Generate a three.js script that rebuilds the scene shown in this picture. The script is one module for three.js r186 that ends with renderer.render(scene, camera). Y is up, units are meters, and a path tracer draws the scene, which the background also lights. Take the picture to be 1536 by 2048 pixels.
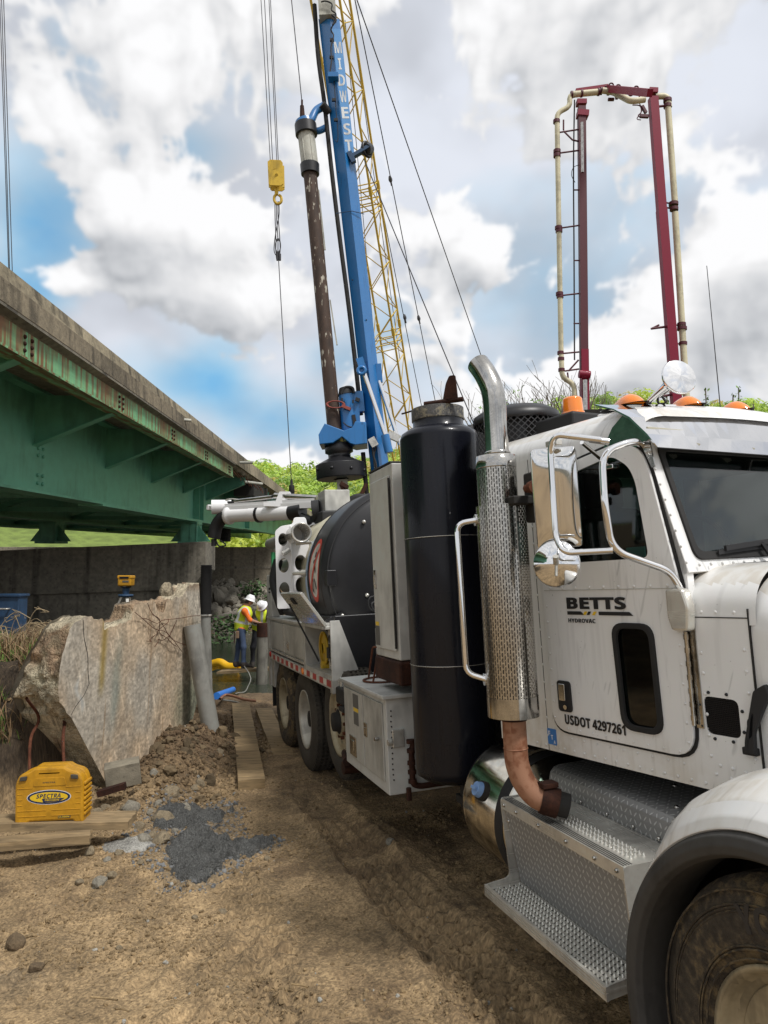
import * as THREE from 'three';
import { RoundedBoxGeometry } from 'three/addons/geometries/RoundedBoxGeometry.js';
import { mergeGeometries, mergeVertices } from 'three/addons/utils/BufferGeometryUtils.js';
import { FontLoader } from 'three/addons/loaders/FontLoader.js';
import { MarchingCubes } from 'three/addons/objects/MarchingCubes.js';

// ---------- camera, sky, sun, exposure ----------
const W = 768, H = 1024;
const scene = new THREE.Scene();
const camera = new THREE.PerspectiveCamera(71.59, W / H, 0.05, 3000);
const EYE = new THREE.Vector3(0, 1.85, 0), PITCH = 5 * Math.PI / 180;
camera.position.copy(EYE); camera.rotation.set(PITCH, 0, 0);
scene.add(camera);
const renderer = new THREE.WebGLRenderer({ antialias: true });
renderer.setSize(W, H);
renderer.toneMapping = THREE.LinearToneMapping;
renderer.toneMappingExposure = 1.0;
renderer.shadowMap.enabled = true;
const SUN_DIR = new THREE.Vector3(0.38, 0.82, 0.36).normalize();
const sun = new THREE.DirectionalLight(new THREE.Color(1.0, 0.97, 0.93), 3.0);
sun.position.copy(SUN_DIR).multiplyScalar(80); sun.castShadow = true; sun.shadow.radius = 16;
sun.shadow.mapSize.set(4096, 4096);
Object.assign(sun.shadow.camera, { left: -40, right: 40, top: 40, bottom: -40, near: 1, far: 220 });
scene.add(sun, sun.target);
const SKY_GAIN = 1.0;

// ---------- random and noise ----------
function rng(seed) { let a = seed >>> 0; return () => { a |= 0; a = a + 0x6D2B79F5 | 0; let t = Math.imul(a ^ a >>> 15, 1 | a); t = t + Math.imul(t ^ t >>> 7, 61 | t) ^ t; return ((t ^ t >>> 14) >>> 0) / 4294967296; }; }
const clamp = (x, a = 0, b = 1) => x < a ? a : x > b ? b : x;
const mix = (a, b, t) => a + (b - a) * t;
const sstep = (a, b, x) => { const t = clamp((x - a) / (b - a)); return t * t * (3 - 2 * t); };
function hash3(x, y, z) { let h = Math.imul(x, 374761393) ^ Math.imul(y, 668265263) ^ Math.imul(z, 1274126177); h = Math.imul(h ^ h >>> 13, 1103515245); h = Math.imul(h ^ h >>> 16, 2246822519); return ((h ^ h >>> 15) >>> 0) / 4294967296; }
function vn3(x, y, z) {
  const xi = Math.floor(x), yi = Math.floor(y), zi = Math.floor(z); let u = x - xi, v = y - yi, w = z - zi;
  u = u * u * u * (u * (u * 6 - 15) + 10); v = v * v * v * (v * (v * 6 - 15) + 10); w = w * w * w * (w * (w * 6 - 15) + 10);
  const a = mix(mix(hash3(xi, yi, zi), hash3(xi + 1, yi, zi), u), mix(hash3(xi, yi + 1, zi), hash3(xi + 1, yi + 1, zi), u), v);
  const b = mix(mix(hash3(xi, yi, zi + 1), hash3(xi + 1, yi, zi + 1), u), mix(hash3(xi, yi + 1, zi + 1), hash3(xi + 1, yi + 1, zi + 1), u), v);
  return mix(a, b, w);
}
function fbm3(x, y, z, o = 5) { let s = 0, a = 0.5, n = 0; for (let i = 0; i < o; i++) { s += a * vn3(x, y, z); n += a; a *= 0.5; x = x * 2.03 + 17.1; y = y * 2.03 + 3.7; z = z * 2.03 + 9.2; } return s / n; }
function vn2p(x, y, p, s) { // periodic value noise
  const xi = Math.floor(x), yi = Math.floor(y); let u = x - xi, v = y - yi; u = u * u * (3 - 2 * u); v = v * v * (3 - 2 * v);
  const m = (k) => ((k % p) + p) % p;
  return mix(mix(hash3(m(xi), m(yi), s), hash3(m(xi + 1), m(yi), s), u), mix(hash3(m(xi), m(yi + 1), s), hash3(m(xi + 1), m(yi + 1), s), u), v);
}
function fbmP(u, v, p, o, s = 1) { let r = 0, a = 0.5, n = 0; for (let i = 0; i < o; i++) { r += a * vn2p(u * p, v * p, p, s + i * 7); n += a; a *= 0.55; p *= 2; } return r / n; }

// ---------- sky ----------
function makeSky() {
  const w = 2048, h = 1024, data = new Float32Array(w * h * 4), D2R = Math.PI / 180;
  // cloud masses and gaps by compass direction and height (degrees): az, el, rx, ry, amount
  const gaps = [[-26.5, 24.5, 3.4, 4.0, 1.0], [-28, 19.5, 3, 2, 0.7], [-16.5, 31.0, 3.4, 1.6, 0.5], [-19.5, 29, 2, 2, 0.3], [-14.5, 15.0, 4.2, 2.2, 1.0], [-8.5, 12.2, 5, 1.9, 1.0], [-12.5, 17.8, 3, 1.3, 0.35], [-4, 17, 3, 2, 0.4], [12, 21, 8, 8, 0.34], [20, 27, 7, 5, 0.18], [1, 21, 3, 4, 0.25], [8, 14, 4, 3, 0.35]];
  const puffs = [[-19.5, 25.5, 4.2, 3.6, 0.62], [-13.5, 27.2, 4.0, 2.6, 0.5], [-15.5, 21.8, 6, 3.0, 0.6], [-10.5, 20.5, 4, 3, 0.45], [-11, 26.6, 1.8, 1.5, 0.35], [-26.5, 29.5, 3, 2, 0.4], [-24.5, 21.5, 2.2, 1.8, 0.35], [-9.5, 8.6, 5, 1.1, 0.8], [-13.5, 12.2, 3.5, 1.0, 0.3], [-12, 16.8, 4.2, 0.9, 0.3],
    [6.2, 26.0, 3.0, 3.4, 0.62], [8.6, 24.8, 1.8, 2.4, 0.35], [5.6, 19.5, 3.0, 2.2, 0.45], [24, 19.0, 6, 4.2, 0.75], [18, 16, 5, 2.8, 0.62], [29, 23, 4, 2.8, 0.5], [27.5, 20, 3, 3, 0.3], [14, 13.5, 6, 1.5, 0.3],
    [-22, 36, 8, 4, 0.34], [-8, 42, 9, 4, 0.30], [14, 40, 9, 4, 0.42], [24, 43, 7, 4, 0.42], [19, 36, 6, 2.5, 0.25], [-27, 43, 6, 5, 0.36], [-20, 40, 6, 3, 0.2], [-8, 33, 4, 4, 0.22], [-20, 34, 6, 3, 0.22], [20, 31, 8, 3, 0.2], [3, 34, 6, 3, 0.2]];
  const gauss = (L, az, el) => { let b = 0; for (const [ba, be, rx, ry, am] of L) { const q = ((az - ba) / rx) ** 2 + ((el - be) / ry) ** 2; if (q < 7) b += am * Math.exp(-q); } return b; };
  const dens = (dx, dy, dz, az, el, o = 6) => {
    const wx = fbm3(dx * 5, dy * 6, dz * 5, 3) - 0.5, wy = fbm3(dx * 5 + 7, dy * 6, dz * 5, 3) - 0.5;
    const d = fbm3(dx * 6 + wx, dy * 8 + wy, dz * 6, o) - 0.5; let pf = 0, a = 0.5, f = 17; for (let i = 0; i < o - 2; i++) { const n = vn3(dx * f + wx * 4, dy * f * 1.2 + wy * 4, dz * f); pf += a * (1 - Math.abs(2 * n - 1)); a *= 0.60; f *= 2.1; }
    return -0.22 + d * 1.25 + (pf - 0.48) * 0.55 + gauss(puffs, az, el) + (el > 48 ? 0.2 * sstep(48, 70, el) : 0) + (Math.abs(az) > 40 ? 0.25 : 0);
  };
  for (let j = 0; j < h; j++) {
    const el = ((j + 0.5) / h - 0.5) * Math.PI, cy = Math.cos(el), sy = Math.sin(el);
    for (let i = 0; i < w; i++) {
      const ph = ((i + 0.5) / w - 0.5) * 2 * Math.PI, dx = Math.cos(ph) * cy, dz = Math.sin(ph) * cy, o = (j * w + i) * 4;
      let r, g, b;
      if (sy < -0.06) { r = 0.20; g = 0.19; b = 0.15; }
      else {
        const az = Math.atan2(dx, -dz) / D2R, ed = el / D2R, y = Math.max(sy, 0), t = Math.pow(1 - y, 2.2);
        const br = mix(0.05, 0.16, t), bg = mix(0.22, 0.40, t), bb = mix(0.66, 0.86, t); // open blue air
        const vb = fbm3(dx * 7 + 3, y * 9, dz * 7, 5), gp = gauss(gaps, az, ed) * clamp(0.1 + 1.5 * (vb - 0.12)), vn = fbm3(dx * 3.2, y * 5, dz * 3.2 + 5, 5), vf = fbm3(dx * 9, y * 12, dz * 9 + 2, 4);
        // high veil of thin cloud, greyer where it is thicker
        const veil = clamp(1.03 - gp * 0.66 - 0.22 * (vf - 0.5) + 0.3 * (vn - 0.5)), grey = sstep(0.34, 0.66, vn * 0.65 + vf * 0.35);
        const vl = mix(0.60, 0.82, grey); let R = mix(br, vl * 0.955, veil * veil), G = mix(bg, vl * 1.0, veil), B = mix(bb, vl * 1.10, veil);
        const d0 = dens(dx, y, dz, az, ed) - Math.max(0, gp - 0.3) * 0.35, up = dens(dx + 0.01, y + 0.045, dz, az + 0.5, ed + 2.4, 4);
        const cov = sstep(0.02, 0.17, d0), lit = clamp(0.60 + (d0 - up) * 1.15 - Math.max(0, d0 - 0.34) * 0.42), bright = mix(0.46, 0.99, lit), tint = clamp((0.86 - bright) * 1.5);
        R = mix(R, bright * (1 - 0.10 * tint), cov); G = mix(G, bright * (1 - 0.035 * tint), cov); B = mix(B, bright * (1.01 + 0.05 * tint), cov);
        const hz = Math.pow(1 - y, 16) * 0.4; R = mix(R, 0.72, hz); G = mix(G, 0.79, hz); B = mix(B, 0.88, hz);
        const gl = Math.max(0, dx * SUN_DIR.x + sy * SUN_DIR.y + dz * SUN_DIR.z), glow = 0.5 * Math.pow(gl, 10);
        r = R + glow; g = G + glow * 0.97; b = B + glow * 0.92;
        if (sy < 0) { const q = -sy / 0.06; r = mix(r, 0.2, q); g = mix(g, 0.19, q); b = mix(b, 0.15, q); }
      }
      data[o] = r * SKY_GAIN; data[o + 1] = g * SKY_GAIN; data[o + 2] = b * SKY_GAIN; data[o + 3] = 1;
    }
  }
  const t = new THREE.DataTexture(data, w, h, THREE.RGBAFormat, THREE.FloatType);
  t.mapping = THREE.EquirectangularReflectionMapping; t.magFilter = t.minFilter = THREE.LinearFilter; t.colorSpace = THREE.LinearSRGBColorSpace; t.needsUpdate = true;
  return t;
}
const skyTex = makeSky();
scene.background = skyTex; scene.environment = skyTex;

// ---------- helpers ----------
const V = (x, y, z) => new THREE.Vector3(x, y, z);
const nameCount = {};
function numbered(n) { if (nameCount[n] === undefined) { nameCount[n] = 0; return n; } nameCount[n]++; return n + '_' + String(nameCount[n]).padStart(3, '0'); }
function tag(o, label, category, group) { o.userData.label = label; o.userData.category = category; if (group) o.userData.group = group; return o; }
function thing(name, label, category, pos, group) { const g = new THREE.Group(); g.name = numbered(name); scene.add(g); if (pos) g.position.copy(pos); return tag(g, label, category, group); }
function cubeUV(g) {
  const p = g.attributes.position, n = g.attributes.normal, uv = new Float32Array(p.count * 2);
  for (let i = 0; i < p.count; i += 3) { // per triangle
    let ax = 0, ay = 0, az = 0; for (let k = 0; k < 3; k++) { ax += n.getX(i + k); ay += n.getY(i + k); az += n.getZ(i + k); }
    ax = Math.abs(ax); ay = Math.abs(ay); az = Math.abs(az);
    for (let k = 0; k < 3; k++) { const x = p.getX(i + k), y = p.getY(i + k), z = p.getZ(i + k); let u, v; if (ax >= ay && ax >= az) { u = z; v = y; } else if (ay >= az) { u = x; v = z; } else { u = x; v = y; } uv[(i + k) * 2] = u; uv[(i + k) * 2 + 1] = v; }
  }
  g.setAttribute('uv', new THREE.BufferAttribute(uv, 2)); return g;
}
function norm(g, keepUV) {
  let q = g.index ? g.toNonIndexed() : g; if (!q.attributes.normal) q.computeVertexNormals();
  for (const k of Object.keys(q.attributes)) if (!['position', 'normal', 'uv', 'color'].includes(k)) q.deleteAttribute(k);
  if (!keepUV || !q.attributes.uv) cubeUV(q); return q;
}
function merged(geos, keepUV) { geos = [].concat(geos); const a = geos.map((g) => norm(g, keepUV)); if (a.length > 1 && !a.every((g) => g.attributes.color)) a.forEach((g) => g.deleteAttribute('color')); return a.length === 1 ? a[0] : mergeGeometries(a, false); }
function add(parent, name, geos, m, o = {}) {
  const mesh = new THREE.Mesh(merged(geos, o.uv), m); mesh.castShadow = mesh.receiveShadow = true;
  mesh.name = parent === scene ? numbered(name) : name; if (o.label) mesh.userData.label = o.label; if (o.kind) mesh.userData.kind = o.kind; parent.add(mesh); return mesh;
}
function each(parent, name, geos, m, o) { geos.forEach((g) => add(parent, name, g, m, o)); }
function xf(g, m) { g.applyMatrix4(m); return g; }
const BASIS = (x, y, z, o = V(0, 0, 0)) => new THREE.Matrix4().makeBasis(x, y, z).setPosition(o);
function box(x0, x1, y0, y1, z0, z1, b = 0.006, seg = 1) { const w = Math.abs(x1 - x0), h = Math.abs(y1 - y0), d = Math.abs(z1 - z0); const r = Math.min(b, w / 2.2, h / 2.2, d / 2.2); const g = b > 0 ? new RoundedBoxGeometry(w, h, d, seg, r) : new THREE.BoxGeometry(w, h, d); return g.translate((x0 + x1) / 2, (y0 + y1) / 2, (z0 + z1) / 2); }
function along(p, q) { const d = q.clone().sub(p), l = d.length(); d.divideScalar(l); const m = new THREE.Matrix4().makeRotationFromQuaternion(new THREE.Quaternion().setFromUnitVectors(V(0, 1, 0), d)); m.setPosition(p.clone().add(q).multiplyScalar(0.5)); return [m, l]; }
function cyl(p, q, r0, r1 = r0, seg = 20, open = false) { const [m, l] = along(p, q); return xf(new THREE.CylinderGeometry(r1, r0, l, seg, 1, open), m); }
function bar(p, q, w, d) { // square bar, w horizontal-ish
  const dir = q.clone().sub(p), l = dir.length(); dir.divideScalar(l); let s = V(0, 1, 0).cross(dir); if (s.lengthSq() < 1e-5) s = V(1, 0, 0); s.normalize(); const t = dir.clone().cross(s);
  return xf(new THREE.BoxGeometry(w, d, l), BASIS(s, t, dir, p.clone().add(q).multiplyScalar(0.5)));
}
function tube(pts, r, seg = 32, rad = 10, closed = false) { return new THREE.TubeGeometry(new THREE.CatmullRomCurve3(pts, closed, 'centripetal'), seg, r, rad, closed); }
function bent(pts, r, fil = 0.06, rad = 12) { // straight runs with rounded corners
  const path = new THREE.CurvePath(); let last = pts[0];
  for (let i = 1; i < pts.length - 1; i++) { const a = pts[i].clone().sub(pts[i - 1]), b = pts[i + 1].clone().sub(pts[i]); const f = Math.min(fil, a.length() * 0.48, b.length() * 0.48); const p = pts[i].clone().addScaledVector(a.normalize(), -f), q = pts[i].clone().addScaledVector(b.normalize(), f); path.add(new THREE.LineCurve3(last, p)); path.add(new THREE.QuadraticBezierCurve3(p, pts[i], q)); last = q; }
  path.add(new THREE.LineCurve3(last, pts[pts.length - 1]));
  return new THREE.TubeGeometry(path, pts.length * 14, r, rad, false);
}
function shp(pts, holes = []) { const s = pts instanceof THREE.Shape ? pts : new THREE.Shape(pts.map((p) => new THREE.Vector2(p[0], p[1]))); for (const h of holes) s.holes.push(h instanceof THREE.Path ? h : new THREE.Path(h.map((p) => new THREE.Vector2(p[0], p[1])))); return s; }
function rpoly(pts, rad) { // rounded polygon as point list
  const out = [], n = pts.length; for (let i = 0; i < n; i++) { const p = V(pts[i][0], pts[i][1], 0), a = V(pts[(i + n - 1) % n][0], pts[(i + n - 1) % n][1], 0).sub(p), b = V(pts[(i + 1) % n][0], pts[(i + 1) % n][1], 0).sub(p); const R = pts[i][2] ?? rad; const f = Math.min(R, a.length() * 0.45, b.length() * 0.45); const s = p.clone().addScaledVector(a.normalize(), f), e = p.clone().addScaledVector(b.normalize(), f); if (f < 1e-4) { out.push([p.x, p.y]); continue; } for (let k = 0; k <= 6; k++) { const t = k / 6, x = (1 - t) * (1 - t) * s.x + 2 * t * (1 - t) * p.x + t * t * e.x, y = (1 - t) * (1 - t) * s.y + 2 * t * (1 - t) * p.y + t * t * e.y; out.push([x, y]); } } return out;
}
function ext(pts, depth, holes = [], bev = 0, M) { const g = new THREE.ExtrudeGeometry(shp(pts, holes), { depth: depth - 2 * bev, bevelEnabled: bev > 0, bevelThickness: bev, bevelSize: bev, bevelOffset: -bev, bevelSegments: 2, curveSegments: 16 }); if (bev) g.translate(0, 0, bev); if (M) g.applyMatrix4(M); return g; }
function surf(fn, nu, nv, closeV = false) { // fn(u, v) -> Vector3
  const pos = [], uv = [], idx = []; for (let i = 0; i <= nu; i++) for (let j = 0; j <= nv; j++) { const p = fn(i / nu, j / nv); pos.push(p.x, p.y, p.z); uv.push(i / nu, j / nv); }
  for (let i = 0; i < nu; i++) for (let j = 0; j < nv; j++) { const a = i * (nv + 1) + j, b = a + nv + 1; idx.push(a, b, a + 1, b, b + 1, a + 1); }
  const g = new THREE.BufferGeometry(); g.setAttribute('position', new THREE.Float32BufferAttribute(pos, 3)); g.setAttribute('uv', new THREE.Float32BufferAttribute(uv, 2)); g.setIndex(idx); g.computeVertexNormals(); return g;
}
function lathe(pts, p, q, seg = 28) { // profile [r, t] with t in metres along p -> q
  const g = new THREE.LatheGeometry(pts.map((a) => new THREE.Vector2(Math.max(a[0], 0.0001), a[1])), seg); const d = q.clone().sub(p).normalize(); return xf(g, new THREE.Matrix4().makeRotationFromQuaternion(new THREE.Quaternion().setFromUnitVectors(V(0, 1, 0), d)).setPosition(p));
}
function at(px, py, z) { // a point at depth z metres seen at that place of the 1536 x 2048 photograph
  const x = (px - 768) / 1420, y = -(py - 1024) / 1420, c = Math.cos(PITCH), s = Math.sin(PITCH); const r = V(x, y * c + s, y * s - c); return EYE.clone().addScaledVector(r, z / -r.z);
}

// ---------- textures ----------
function tex(n, fn, srgb = true, m = n) {
  const d = new Uint8Array(n * m * 4); for (let j = 0; j < m; j++) for (let i = 0; i < n; i++) { const c = fn(i / n, j / m, i, j), o = (j * n + i) * 4; if (typeof c === 'number') d[o] = d[o + 1] = d[o + 2] = clamp(c) * 255; else { d[o] = clamp(c[0]) * 255; d[o + 1] = clamp(c[1]) * 255; d[o + 2] = clamp(c[2]) * 255; } d[o + 3] = 255; }
  const t = new THREE.DataTexture(d, n, m, THREE.RGBAFormat); t.wrapS = t.wrapT = THREE.RepeatWrapping; t.magFilter = THREE.LinearFilter; t.minFilter = THREE.LinearMipmapLinearFilter; t.generateMipmaps = true; if (srgb) t.colorSpace = THREE.SRGBColorSpace; t.needsUpdate = true; return t;
}
function rep(t, sx, sy = sx) { const c = t.clone(); c.repeat.set(1 / sx, 1 / sy); c.needsUpdate = true; return c; }
const tCloudy = tex(256, (u, v) => 0.80 + 0.32 * (fbmP(u, v, 4, 6, 3) - 0.5) + 0.10 * (fbmP(u, v, 32, 3, 9) - 0.5));
const tGrainB = tex(512, (u, v) => fbmP(u, v, 16, 5, 21), false);
const tFineB = tex(512, (u, v) => 0.5 * fbmP(u, v, 64, 3, 5) + 0.5 * fbmP(u, v, 8, 4, 15), false);
const tPaint = tex(512, (u, v) => { const big = fbmP(u, v, 3, 5, 41), st = fbmP(u, v * 0.06, 48, 2, 8); let k = 0.95 + 0.14 * (big - 0.5) - 0.16 * sstep(0.60, 0.85, st) * sstep(0.42, 0.7, big); if (vn2p(u * 170, v * 170, 170, 77) > 0.985) k -= 0.25; return [k, k * 0.995, k * 0.985]; });
const tGrime = tex(512, (u, v) => { const big = fbmP(u, v, 3, 5, 51), st = fbmP(u, v * 0.25, 28, 3, 18), d = sstep(0.42, 0.74, big * 0.75 + st * 0.25); const k = 1 - 0.20 * d + 0.10 * (fbmP(u, v, 24, 3, 77) - 0.5); let s = vn2p(u * 120, v * 120, 120, 7) > 0.985 ? 0.80 : 1; return [k * s, k * 0.985 * s, k * 0.95 * s]; });
const tScratch = tex(512, (u, v) => 0.5 + 0.5 * (fbmP(u * 0.03, v, 96, 2, 4) - 0.5) + 0.35 * (fbmP(u, v, 5, 5, 31) - 0.5), false);
const tConc = tex(1024, (u, v) => { const b = fbmP(u, v, 4, 6, 61), f = fbmP(u, v, 96, 2, 6), st = fbmP(u, v * 0.05, 32, 4, 12); let k = 0.74 + 0.42 * (b - 0.5) + 0.22 * (f - 0.5) - 0.22 * sstep(0.52, 0.78, st); if (fbmP(u, v, 180, 1, 2) > 0.86) k -= 0.12; return [k, k * 0.97, k * 0.90]; });
const tSoil = tex(1024, (u, v) => { const b = fbmP(u, v, 4, 6, 71), f = fbmP(u, v, 80, 3, 16), g = vn2p(u * 220, v * 220, 220, 5); let k = 0.80 + 0.34 * (b - 0.5) + 0.55 * (f - 0.5); if (g > 0.93) k += 0.10; if (g < 0.06) k -= 0.18; return [k, k * 0.985, k * 0.95]; });
const tSoilB = tex(1024, (u, v) => 0.35 * fbmP(u, v, 12, 5, 81) + 0.65 * fbmP(u, v, 72, 3, 36), false);
const tWood = tex(512, (u, v) => { const g = fbmP(u * 0.12, v, 48, 4, 91), b = fbmP(u, v, 3, 4, 19), r = Math.abs(Math.sin((v * 26 + g * 5 + fbmP(u * 0.3, v, 6, 3, 2) * 6))); let k = 0.72 + 0.3 * (g - 0.5) + 0.22 * (b - 0.5) - 0.10 * r; return [k, k * 0.90, k * 0.74]; });
const tRust = tex(512, (u, v) => { const b = fbmP(u, v, 6, 6, 101), f = fbmP(u, v, 64, 2, 3); const k = 0.62 + 0.5 * (b - 0.5) + 0.25 * (f - 0.5); return [k, k * mix(0.60, 0.75, b), k * mix(0.38, 0.62, b)]; });
const tMud = tex(512, (u, v) => { const b = fbmP(u, v, 5, 6, 311), c = fbmP(u, v, 30, 3, 312), d = sstep(0.42, 0.62, b * 0.7 + c * 0.3); const k = mix(0.58, 0.88, d) + 0.3 * (c - 0.5); return [k, k * mix(1.0, 0.96, d), k * mix(1.02, 0.85, d)]; });
const tDrip = tex(512, (u, v) => 0.35 + 0.55 * fbmP(u, v * 0.06, 24, 4, 321) + 0.35 * (fbmP(u, v, 6, 5, 322) - 0.5) + (vn2p(u * 150, v * 150, 150, 9) > 0.985 ? 0.3 : 0), false);
const tCab = tex(1024, (u, v) => { const h = v * 2.75, big = fbmP(u, v, 5, 6, 401), st = fbmP(u, v * 0.10, 150, 3, 402), st2 = fbmP(u, v * 0.06, 60, 3, 403), f = fbmP(u, v, 60, 3, 404);
  let k = 0.985 + 0.05 * (big - 0.5) - 0.06 * sstep(0.60, 0.82, st) * sstep(0.40, 0.65, big) - 0.05 * sstep(0.62, 0.8, st2) * sstep(1.2, 1.7, h); const dust = 0.30 * sstep(1.30, 0.98, h + 0.5 * (big - 0.5)) * (0.35 + 0.9 * sstep(0.35, 0.7, f * 0.6 + st * 0.4)); if (vn2p(u * 420, v * 420, 420, 77) > 0.988) k -= 0.30; if (vn2p(u * 260, v * 260, 260, 78) > 0.993) k -= 0.25;
  const sc = sstep(0.80, 0.9, fbmP(u * 3 + v, v * 0.4, 40, 2, 405)) * 0.10; k -= sc; return [mix(k, 0.62, dust * 0.55), mix(k * 0.995, 0.55, dust * 0.6), mix(k * 0.985, 0.44, dust * 0.65)]; });
const tExh = tex(256, (u, v) => { const b = fbmP(u, v, 5, 5, 301), c = fbmP(u, v, 22, 3, 302), d = sstep(0.5, 0.72, b * 0.6 + c * 0.4); return [mix(0.90, 0.74, d), mix(0.88, 0.64, d), mix(0.85, 0.57, d)]; });
const tStreak = tex(1024, (u, v) => { // green paint with rust running down (v up, one metre tall)
  const st = fbmP(u, v * 0.015, 56, 3, 111), big = fbmP(u, v * 0.15, 6, 4, 7), p = fbmP(u, v, 12, 5, 13); const d = sstep(0.44, 0.68, st * 0.62 + big * 0.45 + 0.1 * (v - 0.5)); const k = 0.9 + 0.24 * (p - 0.5); const l = sstep(0.5, 0.8, fbmP(u, v * 0.02, 90, 2, 29)) * 0.35;
  return [mix(0.47 * k + 0.16 * l, 0.50 * k, d), mix(0.72 * k + 0.08 * l, 0.35 * k, d), mix(0.53 * k, 0.21 * k, d)]; });
const tKelly = tex(512, (u, v) => { const b = fbmP(u, v * 0.6, 10, 5, 121), c = fbmP(u, v * 0.35, 24, 4, 22), w = sstep(0.645, 0.69, c * 0.7 + b * 0.3); const k = 0.8 + 0.5 * (b - 0.5); return [mix(0.34 * k, 0.72, w), mix(0.26 * k, 0.70, w), mix(0.21 * k, 0.64, w)]; });
const tPlateB = tex(256, (u, v) => { // diamond tread: alternate raised bars
  let h = 0; for (let k = -1; k < 3; k++) for (let l = -1; l < 3; l++) { const cx = k * 0.5 + 0.25, cy = l * 0.5 + 0.25, a = ((k + l) & 1) ? 0.95 : -0.95 + Math.PI; const x = u - cx, y = v - cy, p = x * Math.cos(a) + y * Math.sin(a), q = -x * Math.sin(a) + y * Math.cos(a); const e = (p / 0.20) ** 2 + (q / 0.06) ** 2; h = Math.max(h, sstep(1.1, 0.55, e)); } return h; }, false);
const tPlate = tex(256, (u, v) => { let h = 0; for (let k = -1; k < 3; k++) for (let l = -1; l < 3; l++) { const cx = k * 0.5 + 0.25, cy = l * 0.5 + 0.25, a = ((k + l) & 1) ? 0.95 : -0.95 + Math.PI; const x = u - cx, y = v - cy, p = x * Math.cos(a) + y * Math.sin(a), q = -x * Math.sin(a) + y * Math.cos(a); h = Math.max(h, sstep(1.1, 0.6, (p / 0.20) ** 2 + (q / 0.06) ** 2)); } return mix(0.74, 1.0, h); });
const tSlots = tex(256, (u, v) => { // perforated guard: staggered upright slots
  const c = u * 10, ci = Math.floor(c), r = v * 5 + (ci & 1) * 0.5, fy = r - Math.floor(r), fx = c - ci; const x = Math.max(0, Math.abs(fx - 0.5) - 0.0), y = Math.max(0, Math.abs(fy - 0.5) - 0.30); return Math.hypot(x, y * 2.2) < 0.17 ? 0 : 1; }, false);
const tMesh = tex(64, (u, v) => { const a = Math.abs(((u + v) % 1) - 0.5), b = Math.abs(((u - v + 1) % 1) - 0.5); return (a > 0.42 || b > 0.42) ? 1 : 0; }, false);

// ---------- materials ----------
const M = {};
function mat(name, o) { const P = o.clearcoat || o.transmission || o.sheen ? THREE.MeshPhysicalMaterial : THREE.MeshStandardMaterial; const { rgb, ...r } = o; const m = new P({ side: THREE.DoubleSide, ...r }); if (rgb) m.color.setRGB(...rgb); m.name = name; M[name] = m; return m; }
mat('white', { rgb: [0.77, 0.78, 0.785], roughness: 0.35, clearcoat: 0.5, clearcoatRoughness: 0.12, map: rep(tCab, 2.75) });
mat('cabinet', { rgb: [0.47, 0.475, 0.47], roughness: 0.45, metalness: 0.15, map: rep(tGrime, 1.3) });
mat('cabinetPale', { rgb: [0.53, 0.545, 0.555], roughness: 0.42, map: rep(tGrime, 1.7) });
mat('alum', { rgb: [0.62, 0.62, 0.61], metalness: 0.5, roughness: 0.42, map: rep(tGrime, 0.7), roughnessMap: rep(tScratch, 0.8) });
mat('plate', { rgb: [0.60, 0.60, 0.59], metalness: 0.45, roughness: 0.45, map: rep(tPlate, 0.062), bumpMap: rep(tPlateB, 0.062), bumpScale: 0.003 });
mat('chrome', { rgb: [0.80, 0.80, 0.80], metalness: 1, roughness: 0.07 });
mat('chromeWorn', { rgb: [0.72, 0.70, 0.66], metalness: 1, roughness: 0.24, map: rep(tCloudy, 0.3), roughnessMap: rep(tFineB, 0.6) });
mat('guard', { rgb: [0.72, 0.69, 0.63], metalness: 1, roughness: 0.2, map: rep(tCloudy, 0.4), alphaMap: tSlots, alphaTest: 0.5 });
mat('blackGloss', { rgb: [0.007, 0.008, 0.013], roughness: 0.5, roughnessMap: rep(tDrip, 0.9), clearcoat: 0.22, clearcoatRoughness: 0.08, specularIntensity: 0.4 });
mat('blackSatin', { rgb: [0.016, 0.016, 0.019], roughness: 0.42, map: rep(tCloudy, 1) });
mat('black', { rgb: [0.012, 0.012, 0.013], roughness: 0.65 });
mat('rubber', { rgb: [0.022, 0.021, 0.020], roughness: 0.85, map: rep(tCloudy, 0.5) });
mat('tyre', { rgb: [0.050, 0.044, 0.036], roughness: 0.9, map: rep(tGrime, 0.45), bumpMap: rep(tFineB, 0.3), bumpScale: 0.002 });
mat('tyreMud', { rgb: [0.17, 0.135, 0.09], roughness: 0.95, map: rep(tMud, 0.55), bumpMap: rep(tFineB, 0.25), bumpScale: 0.006 });
mat('flare', { rgb: [0.048, 0.047, 0.047], roughness: 0.7, map: rep(tGrime, 0.5) });
mat('frame', { rgb: [0.018, 0.017, 0.016], roughness: 0.8, map: rep(tGrime, 0.6) });
mat('rimPale', { rgb: [0.42, 0.37, 0.27], metalness: 0.4, roughness: 0.5, map: rep(tGrime, 0.4) });
mat('rimWhite', { rgb: [0.50, 0.49, 0.46], metalness: 0.4, roughness: 0.45, map: rep(tGrime, 0.5) });
mat('amber', { rgb: [0.85, 0.22, 0.01], roughness: 0.15, clearcoat: 1 });
mat('red', { rgb: [0.45, 0.015, 0.012], roughness: 0.35 });
mat('redTape', { rgb: [0.42, 0.03, 0.025], roughness: 0.45, map: rep(tGrime, 0.4) });
mat('whiteTape', { rgb: [0.66, 0.65, 0.62], roughness: 0.45, map: rep(tGrime, 0.4) });
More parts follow.
